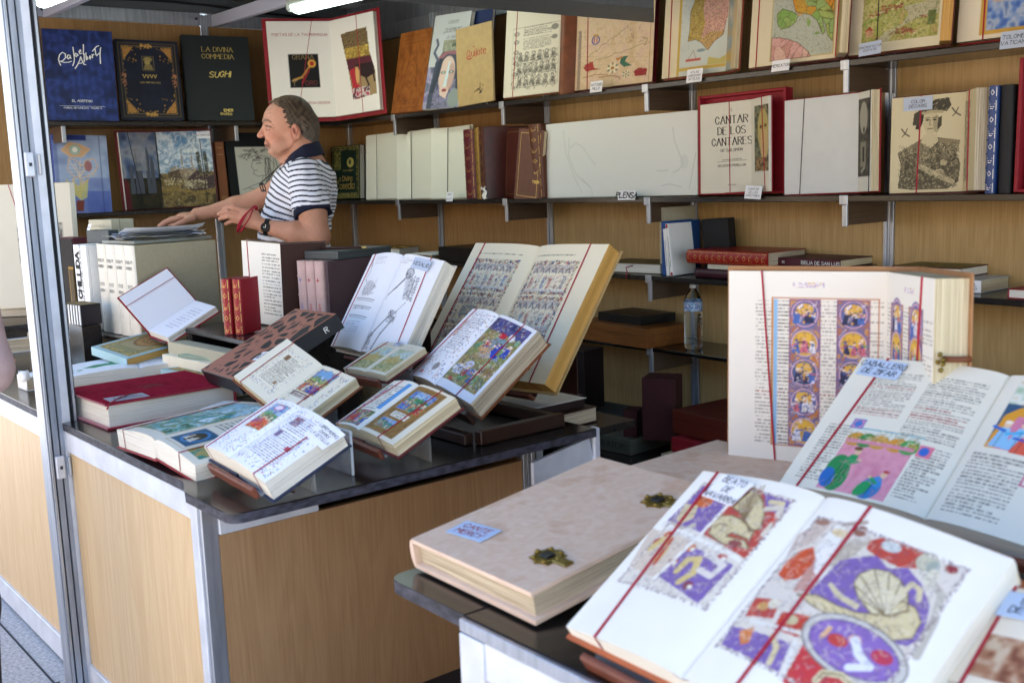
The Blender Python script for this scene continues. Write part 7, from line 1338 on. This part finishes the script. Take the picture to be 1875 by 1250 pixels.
def relax(V, F, n=2):
    for _ in range(n):
        acc = np.zeros_like(V); c = np.zeros(len(V))
        for a in range(4): b = (a+1) % 4; np.add.at(acc, F[:, a], V[F[:, b]]); np.add.at(acc, F[:, b], V[F[:, a]]); np.add.at(c, F[:, a], 1); np.add.at(c, F[:, b], 1)
        V = V*.5+.5*acc/np.maximum(c, 1)[:, None]
    return V
def sdf_obj(S, name, m, parent, col=None, it=1):
    V, F = S.mesh(); V = relax(V, F, it); mb = MB(); mb.add(V, F.tolist(), m, None if col is None else col(V), True); return mb.build(name, parent)
SKIN = attr_mat('skin', .5, .25, 260); SKIN.node_tree.nodes['Principled BSDF'].inputs['Subsurface Weight'].default_value = .04; SKIN.node_tree.nodes['Principled BSDF'].inputs['Subsurface Radius'].default_value = (.012, .005, .003)
KNIT = attr_mat('striped knit', .85, .3, 500); NAVY = mat('navy knit', '15182e', .85, bump=.3, bscale=700); TROU = mat('dark trousers', '23262e', .85, bump=.3, bscale=400)
S_ = 4.6/4.25
MX = Matrix.Translation((-4.177, 2.233, 1.55*(1-S_)))@Matrix(((-.6257, .7801, 0, 0), (-.7801, -.6257, 0, 0), (0, 0, 1, 0), (0, 0, 0, 1)))@Matrix.Scale(S_, 4)
man = thing('person', 'standing man in a navy and white striped polo reaching out over the papers', 'person', MX)
H = SDF((-.24, -.34, 1.10), (.66, .34, 1.90), .0032)
# head, profile facing +x
H.ell((.022, 0, 1.797), (.086, .074, .080), .02).ell((.052, 0, 1.792), (.070, .064, .064), .02).ell((.058, 0, 1.735), (.062, .054, .066), .025)
H.cone((-.005, .047, 1.715), (.075, .022, 1.672), .024, .020, .02).cone((-.005, -.047, 1.715), (.075, -.022, 1.672), .024, .020, .02).ell((.092, 0, 1.673), (.022, .024, .018), .014)
H.ell((.083, .036, 1.728), (.028, .022, .026), .018).ell((.083, -.036, 1.728), (.028, .022, .026), .018).ell((.055, .050, 1.690), (.032, .020, .028), .02).ell((.055, -.050, 1.690), (.032, .020, .028), .02)
for s in (1, -1): H.cone((.114, s*.012, 1.788), (.098, s*.046, 1.787), .0115, .010, .008); H.ell((.116, s*.031, 1.767), (.015, .016, .010), .006, 'd')
H.cone((.114, 0, 1.778), (.134, 0, 1.744), .0085, .0112, .009).ell((.139, 0, 1.736), (.0135, .0135, .0112), .006).ell((.124, .013, 1.733), (.009, .007, .008), .005).ell((.124, -.013, 1.733), (.009, .007, .008), .005)
H.ell((.108, 0, 1.702), (.016, .026, .018), .012).ell((.1185, 0, 1.704), (.007, .020, .0045), .004).ell((.1165, 0, 1.692), (.0075, .018, .005), .004).cone((.123, -.02, 1.698), (.123, .02, 1.698), .0022, .0022, .002, 'd').cone((.114, -.016, 1.684), (.114, .016, 1.684), .004, .004, .006, 'd')
for s in (1, -1):   # lids, ears, fold beside the nose
    H.ell((.103, s*.031, 1.7715), (.010, .015, .0045), .004).ell((.102, s*.031, 1.7615), (.010, .014, .004), .004); H.cone((.121, s*.017, 1.727), (.103, s*.032, 1.700), .0025, .003, .005, 'd')
    H.ell((-.014, s*.076, 1.742), (.018, .009, .031), .006, rot=-12).ell((-.010, s*.084, 1.748), (.010, .006, .017), .004, 'd', rot=-12).ell((-.006, s*.076, 1.716), (.010, .007, .010), .005)
# neck, torso under the shirt
H.cone((-.012, 0, 1.72), (-.038, 0, 1.60), .060, .070, .02).cone((.062, 0, 1.672), (.022, 0, 1.628), .030, .040, .02).ell((-.01, 0, 1.50), (.115, .165, .13), .04).ell((-.03, 0, 1.565), (.085, .155, .075), .04).ell((.03, 0, 1.33), (.125, .15, .17), .05).ell((.01, 0, 1.2), (.12, .155, .12), .05)
# left arm (nearest the camera), bent with the hand half open
LE, LW = (-.105, .252, 1.352), (.092, .222, 1.392)
H.cone((-.05, .165, 1.575), (-.085, .235, 1.44), .058, .050, .03).cone((-.085, .235, 1.44), LE, .050, .043, .02).cone(LE, (-.02, .245, 1.366), .043, .044, .012).cone((-.02, .245, 1.366), LW, .043, .026, .015)
H.cone(LW, (.125, .218, 1.408), .026, .026, .012).ell((.155, .213, 1.424), (.044, .018, .036), .014, rot=22)
for (b, m1, m2, e, r) in (((.180, .208, 1.456), (.212, .214, 1.470), (.238, .205, 1.468), (.255, .192, 1.462), .0092), ((.192, .212, 1.442), (.230, .220, 1.454), (.256, .210, 1.450), (.273, .196, 1.444), .0095), ((.194, .212, 1.427), (.232, .218, 1.436), (.256, .207, 1.431), (.270, .194, 1.426), .0092), ((.188, .208, 1.412), (.218, .212, 1.418), (.238, .202, 1.412), (.250, .192, 1.407), .0082)):
    H.chain([b, m1, m2, e], [r+.0015, r, r*.95, r*.82], .006, .003)
H.chain([(.135, .200, 1.440), (.168, .178, 1.452), (.200, .170, 1.452), (.222, .172, 1.448)], [.015, .012, .0105, .0085], .01, .003)
# right arm (far side), stretched over the papers, palm down
RE_, RW = (.235, -.232, 1.478), (.432, -.205, 1.440)
H.cone((-.02, -.165, 1.575), (.10, -.205, 1.535), .056, .050, .03).cone((.10, -.205, 1.535), RE_, .050, .043, .02).cone(RE_, (.31, -.225, 1.462), .043, .041, .012).cone((.31, -.225, 1.462), RW, .041, .026, .015)
H.cone(RW, (.465, -.203, 1.438), .026, .026, .01).ell((.500, -.202, 1.430), (.046, .042, .017), .012, rot=8)
for (y, l, z, dy) in ((-.170, .078, 1.424, .010), (-.191, .088, 1.428, .003), (-.212, .080, 1.427, -.004), (-.232, .062, 1.422, -.012)):
    H.chain([(.532, y, z), (.532+l*.42, y+dy*.5, z-.006), (.532+l*.75, y+dy*.8, z-.018), (.532+l, y+dy, z-.031)], [.0108, .0098, .009, .0075], .006, .003)
H.chain([(.475, -.168, 1.424), (.505, -.148, 1.412), (.532, -.142, 1.402), (.552, -.144, 1.396)], [.015, .0115, .010, .008], .01, .003)
def skin_col(V):
    c = np.tile(lin('c08b70'), (len(V), 1)); x, y, z = V.T; r = np.random.RandomState(1)
    def blob(p, rad, col, a): 
        d = np.sqrt(((V-np.array(p))/rad).__pow__(2).sum(1)); m = (np.clip(1-d, 0, 1)*a)[:, None]; c[:] = c*(1-m)+m*lin(col)
    blob((.13, 0, 1.738), .035, 'c0705a', .6); blob((-.01, .08, 1.745), .04, 'c4745c', .6); blob((.08, .05, 1.725), .045, 'c87a60', .5); blob((.08, -.05, 1.725), .045, 'c87a60', .5); blob((0, .09, 1.68), .07, 'b8765c', .4)
    blob((.118, 0, 1.706), .018, 'a05a50', .8); blob((.116, 0, 1.690), .018, 'a05a50', .8); blob((.120, .012, 1.698), .014, '6a3028', .9); blob((.120, -.012, 1.698), .014, '6a3028', .9); blob((.118, .024, 1.697), .010, '7a4034', .8); blob((.08, 0, 1.68), .05, 'b89080', .35)
    for s in (1, -1): blob((.110, s*.026, 1.791), .016, '6a5442', .9); blob((.102, s*.042, 1.790), .014, '6a5442', .9); blob((.108, s*.031, 1.766), .017, '6a4034', .9); blob((.104, s*.036, 1.752), .016, 'a06450', .6); blob((.112, s*.027, 1.716), .012, '9a5c48', .7); blob((.104, s*.034, 1.700), .014, '9a5c48', .6); blob((-.014, s*.085, 1.748), .014, '9a5040', .7)
    def crease(pts, wd, col, a, ymin=0., ymax=.09):  # brow hair, plus shade of lids, wrinkles and ear folds put into skin colour
        d = np.full(len(V), 9.); 
        for (x1, z1), (x2, z2) in zip(pts[:-1], pts[1:]): dx, dz = x2-x1, z2-z1; t = np.clip(((x-x1)*dx+(z-z1)*dz)/(dx*dx+dz*dz), 0, 1); d = np.minimum(d, np.hypot(x-x1-t*dx, z-z1-t*dz))
        m = (np.clip(1.4-d/wd, 0, 1)*a*(np.abs(y) > ymin)*(np.abs(y) < ymax)*(z > 1.6))[:, None]; c[:] = c*(1-m)+m*lin(col)
    crease([(.122, 1.783), (.110, 1.791), (.092, 1.789), (.082, 1.782)], .0042, '5a4636', .85, .012); crease([(.114, 1.7655), (.104, 1.769), (.092, 1.7665), (.084, 1.763)], .0032, '3a2420', .95, .018)
    crease([(.112, 1.758), (.100, 1.752), (.088, 1.755)], .0030, '8f5844', .8, .018); crease([(.082, 1.768), (.070, 1.772)], .002, '8f5844', .7, .03); crease([(.082, 1.763), (.068, 1.760)], .002, '8f5844', .7, .03); crease([(.080, 1.759), (.070, 1.750)], .002, '8f5844', .6, .03)
    crease([(.120, 1.728), (.108, 1.715), (.103, 1.698), (.100, 1.685)], .0030, '85503c', .85, .014); crease([(.126, 1.6985), (.114, 1.6975), (.105, 1.694)], .0028, '5a2a24', .95); crease([(.128, 1.729), (.118, 1.731)], .0030, '6a3428', .8, .006); crease([(.092, 1.700), (.086, 1.680)], .0025, '925c48', .6, .02)
    crease([(.115, 1.812), (.080, 1.818)], .0022, '9a6650', .6); crease([(.112, 1.826), (.075, 1.832)], .0022, '9a6650', .5); crease([(.050, 1.668), (.015, 1.682), (-.005, 1.705)], .004, '8a5642', .6, .02); crease([(.03, 1.65), (-.03, 1.675)], .0028, '8a5642', .6, .02); crease([(.045, 1.635), (-.02, 1.655)], .0028, '8a5642', .5, .02)
    crease([(.004, 1.762), (.006, 1.735), (-.002, 1.712)], .0032, '8a4c3c', .8, .05, .12); crease([(-.018, 1.765), (-.024, 1.748), (-.016, 1.728)], .0028, '8a4c3c', .8, .07, .12); crease([(-.006, 1.752), (-.010, 1.738)], .0045, '6a3428', .8, .07, .12)
    nn = np.sin(x*700+z*500)*np.sin(y*610-z*430)+.6*np.sin(x*260+y*190)*np.sin(z*240); c[:] = c*(1+.05*nn[:, None]); st = ((np.clip((1.715-z)/.03, 0, 1))*np.clip((x-.03)/.04, 0, 1)*(z > 1.64))[:, None]*.22; c[:] = c*(1-st)+st*lin('7d6c60')
    arm = (z < 1.52) & (np.abs(y) > .12); n = np.sin(x*90+y*40)*np.sin(z*110+x*30); m = (arm*(.10+.08*n))[:, None]; c[:] = c*(1-m)+m*lin('a0644a')
    for (px, py, pz) in [(.19, .2, 1.44), (.20, .2, 1.43), (.54, -.2, 1.43)]: blob((px, py, pz), .03, 'c87868', .35)
    sc = np.clip((z-1.835)/.02, 0, 1)*np.clip((.1-x)/.03, 0, 1); c[:] = c*(1-.4*sc[:, None])+.4*sc[:, None]*lin('8a7060'); return np.clip(c, 0, 1)
sdf_obj(H, 'body', SKIN, man, skin_col, 1)
for s in (1, -1):
    th = np.linspace(0, np.pi, 10); ph = np.linspace(0, 2*np.pi, 16); c = np.array((.0945, s*.031, 1.7665))
    G_ = np.array([[c+.0118*np.array((math.cos(a), math.sin(a)*math.cos(b), math.sin(a)*math.sin(b))) for b in ph] for a in th]); m = MB(); d = th[:, None]+0*ph[None]
    C_ = np.where(d[..., None] < .28, lin('1a1410'), np.where(d[..., None] < .55, lin('5a4636'), lin('d8cfc6'))); m.grid(G_, mat('eye surface', 'ffffff', .15) if 0 else attr_mat('eye', .15, 0, 10), C_); m.build('eye', man)
# hair
HA = SDF((-.09, -.10, 1.69), (.13, .10, 1.90), .0028)
HA.ell((.018, 0, 1.800), (.0925, .080, .0855), .01).ell((.055, 0, 1.800), (.072, .068, .066), .01).cone((-.035, 0, 1.765), (-.030, 0, 1.69), .062, .050, .015)
X, Y, Z = HA.ax[0][:, None, None], HA.ax[1][None, :, None], HA.ax[2][None, None, :]
lim = np.interp(Z.ravel(), [1.69, 1.715, 1.742, 1.757, 1.775, 1.80, 1.825, 1.840, 1.855, 1.868, 1.88], [-.026, -.030, -.026, .008, .016, .024, .030, .044, .070, .094, .11])[None, None, :]
HA.f = np.maximum(HA.f, (X+.006*np.sin(Z*310+Y*90)+.004*np.sin(Z*720)-lim).astype(np.float32)*.8); HA.f = np.maximum(HA.f, (1.700-Z-0*X).astype(np.float32)*np.ones_like(HA.f))
HA.f = HA.f+(.0004*np.sin(Z*150-X*120+3*np.sin(X*60+Y*40))).astype(np.float32)
q = random.Random(5)
for k in range(46):
    y = q.uniform(-.06, .06); a = q.uniform(-.05, .050); zz = 1.80+.083*math.sqrt(max(.05, 1-((a-.02)/.095)**2-(y/.085)**2)); HA.cone((a, y, zz-.004), (a+q.uniform(.012, .024), y+q.uniform(-.008, .008), zz-.006+q.uniform(-.004, .006)), .0045, .0016, .004)
for k in range(7): y = -.024+.0075*k; HA.cone((.066, y, 1.864), (.092+q.uniform(-.004, .010), y+q.uniform(-.004, .004), 1.858+q.uniform(-.006, .004)), .006, .0022, .005)
for k in range(14): s_ = 1 if k % 2 else -1; z0 = q.uniform(1.70, 1.79); HA.cone((-.04, s_*.062, z0+.01), (-.052+q.uniform(-.012, .006), s_*(.060+q.uniform(-.01, .004)), z0-.008), .006, .002, .005)
for s in (1, -1): HA.ell((-.012, s*.080, 1.740), (.022, .018, .036), .004, 'd', rot=-12)
def hair_col(V):
    x, y, z = V.T; n = np.clip(.5+.22*np.sin(z*190-x*150+5*np.sin(x*60+y*40))+.18*np.sin(z*90+x*260+4*np.sin(z*70)), 0, 1); g = np.clip((1.80-z)/.07, 0, 1)[:, None]*.25; c = lin('2e231a')*(1-n[:, None]*.55)+lin('7a664e')*n[:, None]*.55; t = np.clip((z-1.85)/.02, 0, 1)[:, None]*.35
    return c*(1-g)+g*lin('8c857c')*1+t*lin('8a7258')*.5
sdf_obj(HA, 'hair', attr_mat('grey brown hair', .6, .8, 500), man, hair_col, 1)
# polo shirt
T = SDF((-.24, -.33, 1.08), (.22, .32, 1.70), .0035)
T.ell((-.012, 0, 1.50), (.130, .178, .135), .045).ell((-.036, 0, 1.572), (.095, .165, .075), .045).ell((.034, 0, 1.345), (.138, .166, .175), .06).ell((.015, 0, 1.19), (.135, .168, .13), .05)
T.cone((-.05, .160, 1.578), (-.078, .222, 1.468), .066, .070, .03).cone((-.078, .222, 1.468), (-.093, .240, 1.41), .070, .073, .01).cone((-.02, -.165, 1.575), (.11, -.208, 1.53), .062, .062, .03)
X, Y, Z = T.ax[0][:, None, None], T.ax[1][None, :, None], T.ax[2][None, None, :]
T.f = T.f+(.0034*np.sin(Z*62+X*70+2*np.sin(Y*30))*np.sin(X*45-Z*30+Y*25)+.0020*np.sin(Z*120-X*90+Y*40)*(Z < 1.46)).astype(np.float32)
aY = (Y > .13)
d = np.array(LE)-np.array((-.05, .165, 1.575)); d /= np.linalg.norm(d); c0 = np.array((-.05, .165, 1.575))+d*.165
T.f = np.maximum(T.f, np.where(aY & (Z < 1.50) & (np.hypot(Y-.245, 0*X) < .10) & (Y > .175), ((X-c0[0])*d[0]+(Y-c0[1])*d[1]+(Z-c0[2])*d[2]), -1).astype(np.float32))
T.f = np.maximum(T.f, np.where((Y < -.10) & (X > .06), (X-.118), -1).astype(np.float32))
T.cut((-.075, 0, 1.688), (.55, 0, 1.)) if 0 else T.cut((-.01, 0, 1.655), (.30, 0, 1.)); T.cut((0, 0, 1.13), (0, 0, -1.)); T.cone((.075, 0, 1.66), (.10, 0, 1.565), .032, .010, .006, 'd')
def shirt_col(V):
    x, y, z = V.T; slv = (y > .150+.10*np.clip(1.56-z, 0, .1)) & (z > 1.36) & (x < .0); k = np.interp(z, [1.30, 1.42, 1.52, 1.62], [.06, .22, .50, .75]); s = z-k*x
    back = np.clip((-.06-x)/.05, 0, 1); s = s-back*.15*(x+.06); s = np.where(slv, z+.10*x-.08*(y-.2)+.004*np.sin(x*40), s); s = s+.0015*np.sin(x*60+y*50)
    ph = (s/.0205) % 1.; w_ = np.clip((.5-np.abs(ph-.5)-.0)/.06-2.6, -1, 1); m = np.clip((.19-np.abs(ph-.5))/.06, 0, 1)[:, None]; c = lin('e8e8ee')*(1-m)+lin('12142a')*m
    dd = (V-c0)@d; cuff = (y > .17) & (dd > -.020) & (z < 1.47) & (z > 1.36); c[cuff] = lin('15182e'); return c
polo = sdf_obj(T, 'polo_shirt', KNIT, man, shirt_col, 1)
a_ = np.linspace(-2.55, 2.55, 40); G1, G2, G3 = [], [], []
for a in a_:
    fx = -math.cos(a); c = np.array((-.014+.066*-math.cos(a)+.0*a, .070*math.sin(a), 0)); zt = np.interp(abs(a), [0, 1.2, 2.0, 2.55], [1.706, 1.690, 1.656, 1.622]); out = np.array((-math.cos(a), math.sin(a), 0))
    G1.append([c+out*.000+[0, 0, zt-.012], c+out*.003+[0, 0, zt+.003], c+out*.008+[0, 0, zt-.001], c+out*.016+[0, 0, zt-.022], c+out*(.024+.02*(abs(a) > 1.6))+[.012*(abs(a) > 2), 0, zt-.046]])
m = MB(); G1 = np.array(G1); m.grid(G1, NAVY); m.grid(G1-[0, 0, .0025], NAVY, flip=True); m.build('collar', polo)
MB().tube([(.052, .045, 1.628), (.085, .040, 1.600), (.112, .034, 1.565), (.128, .030, 1.548)], .0016, BLACK, 6).build('glasses_cord', man)
m = MB(); sp = thing('spectacles', 'dark spectacles hanging on a cord at the chest of the man', 'glasses', MX)
for yy in (.040, -.002): m.tube([(.140+.004*math.sin(t), yy+.021*math.cos(t), 1.537+.016*math.sin(t)) for t in np.linspace(0, 2*np.pi, 18, endpoint=False)], .0022, BLACK, 6, True)
m.tube([(.142, .061, 1.545), (.128, .064, 1.560), (.098, .058, 1.585), (.082, .054, 1.600)], .002, BLACK, 6); m.build('frame', sp)
m = MB(); th = np.linspace(0, 2*np.pi, 24, endpoint=False); wt = thing('wrist_watch', 'black wrist watch on the near wrist of the man', 'watch', MX@Matrix.Translation((.088, .222, 1.391))@Matrix.Rotation(R_(-11), 4, 'Y'))
m.ring(np.array([[(r*math.cos(t), .027+y, r*math.sin(t)) for t in th] for r, y in ((.017, 0), (.0185, .002), (.0185, .007), (.016, .009), (.0155, .0075), (.002, .0075))]), mat('black watch case', '0c0d10', .3, .3), smooth=False); m.build('case', wt)
m = MB(); m.ring(np.array([[(x, .0295*math.cos(t), .0295*math.sin(t)) for t in th] for x in (-.009, .009)]+[[(x, .0315*math.cos(t), .0315*math.sin(t)) for t in th] for x in (.009, -.009)]), BLACK, closed_v=True, smooth=False); m.build('strap', wt)
m = MB(); m.box(-.0008, .0365, 0, .0008, .0369, .011, WINK); m.box(0, .0365, -.0008, .008, .0369, .0008, WINK); m.build('hands', wt)
m = MB(); q = random.Random(3)
for r in range(3):
    m.tube([(.160-.038*math.sin(t)*.9+.010*math.cos(t)+.003*r, .213+.030*math.cos(t)+.001*r, 1.424+.046*math.sin(t)+.003*math.sin(3*t+r)) for t in np.linspace(0, 2*np.pi, 30, endpoint=False)], .0024, BAND, 6, True)
m.tube([(.160-.03+.003, .24, 1.46), (.146, .243, 1.43), (.168, .243, 1.40), (.185, .235, 1.378), (.192, .225, 1.374), (.186, .22, 1.382)], .0026, BAND, 6); m.build('elastic_loops', None, MX, label='loose red elastic loops around the near hand of the man', category='elastic')
# trousers and shoes
L_ = SDF((-.26, -.24, .18), (.26, .24, 1.18), .009); L_.ell((.012, 0, 1.10), (.13, .165, .11), .05)
for s in (1, -1): L_.cone((.0, s*.085, 1.02), (.01, s*.10, .66), .088, .062, .04).cone((.01, s*.10, .66), (-.01, s*.105, .30), .062, .046, .03)
sdf_obj(L_, 'trousers', TROU, man, None, 1)
for s in (1, -1): Q_ = SDF((-.14, s*.105-.08, .18), (.24, s*.105+.08, .36), .006); Q_.cone((-.03, s*.105, .265), (.12, s*.11, .25), .043, .036, .02).cone((-.01, s*.105, .26), (-.01, s*.105, .33), .045, .042, .02).cut((0, 0, .232), (0, 0, -1)); sdf_obj(Q_, 'shoe', BROWNL, man, None, 1)

dr = right*((-34-937.5)/1993.9)+down*((665-625)/1993.9)+fw; ELB = Vector((dr[0]*2.6, dr[1]*2.6, .02))
# customer at the left edge of the picture: only an elbow reaches into the frame
cx = thing('person', 'passer-by in a dusty pink top, only a blurred elbow entering the left edge', 'person', Matrix.Translation(tuple(ELB-(Matrix.Rotation(R_(141.3), 3, 'Z')@Vector((-.05, -.22, 0)))))@Matrix.Rotation(R_(141.3), 4, 'Z'))
CH = SDF((-.35, -.38, .0), (.42, .38, 1.76), .009)
CH.ell((.0, 0, 1.62), (.09, .072, .11), .02).ell((.03, 0, 1.585), (.06, .055, .07), .02).ell((.098, 0, 1.60), (.014, .012, .02), .01).cone((0, 0, 1.55), (-.01, 0, 1.42), .055, .06, .02).ell((0, 0, 1.30), (.11, .17, .15), .05).ell((0, 0, 1.10), (.10, .14, .16), .05)
for s in (1, -1):
    CH.cone((0, s*.17, 1.38), (-.05, s*.22, 1.12), .05, .042, .03).cone((-.05, s*.22, 1.12), (.16, s*.13, 1.10), .04, .027, .02).ell((.21, s*.11, 1.10), (.045, .03, .016), .01)
    for f_ in range(4): CH.cone((.24, s*(.09+.018*f_), 1.10), (.30-.004*f_, s*(.085+.019*f_), 1.085), .009, .008, .005)
    CH.cone((.20, s*.08, 1.10), (.24, s*.055, 1.09), .012, .009, .01)
    CH.cone((0, s*.085, .95), (.01, s*.09, .5), .085, .055, .04).cone((.01, s*.09, .5), (-.01, s*.09, .08), .055, .04, .03).cone((-.02, s*.09, .05), (.13, s*.095, .04), .04, .035, .02)
sdf_obj(CH, 'body', SKIN, cx, lambda V: np.tile(lin('c98e70'), (len(V), 1)), 1)
CT = SDF((-.35, -.38, .75), (.42, .38, 1.50), .009); CT.ell((0, 0, 1.30), (.125, .185, .16), .05).ell((0, 0, 1.08), (.125, .165, .18), .05).ell((0, 0, .9), (.13, .17, .12), .05)
for s in (1, -1): CT.cone((0, s*.17, 1.38), (-.05, s*.225, 1.12), .065, .062, .03).cone((-.05, s*.225, 1.12), (.10, s*.155, 1.10), .062, .045, .03)
CT.cut((0, 0, 1.455), (.2, 0, 1)); CT.cut((0, 0, .80), (0, 0, -1)); sdf_obj(CT, 'top', mat('dusty pink knit', 'b89c98', .9, noise=.08, bump=.3), cx)
CP = SDF((-.25, -.25, .02), (.25, .25, .98), .01)
for s in (1, -1): CP.cone((0, s*.085, .90), (.01, s*.09, .5), .098, .068, .05).cone((.01, s*.09, .5), (-.01, s*.09, .12), .068, .055, .03)
sdf_obj(CP, 'trousers', TROU, cx)
CHh = SDF((-.14, -.12, 1.45), (.12, .12, 1.76), .008); CHh.ell((-.012, 0, 1.635), (.094, .082, .108), .01).cut((.035, 0, 1.6), (1, 0, -.5)); sdf_obj(CHh, 'hair', mat('dark brown hair', '2e211a', .6, bump=.6, bscale=300), cx)
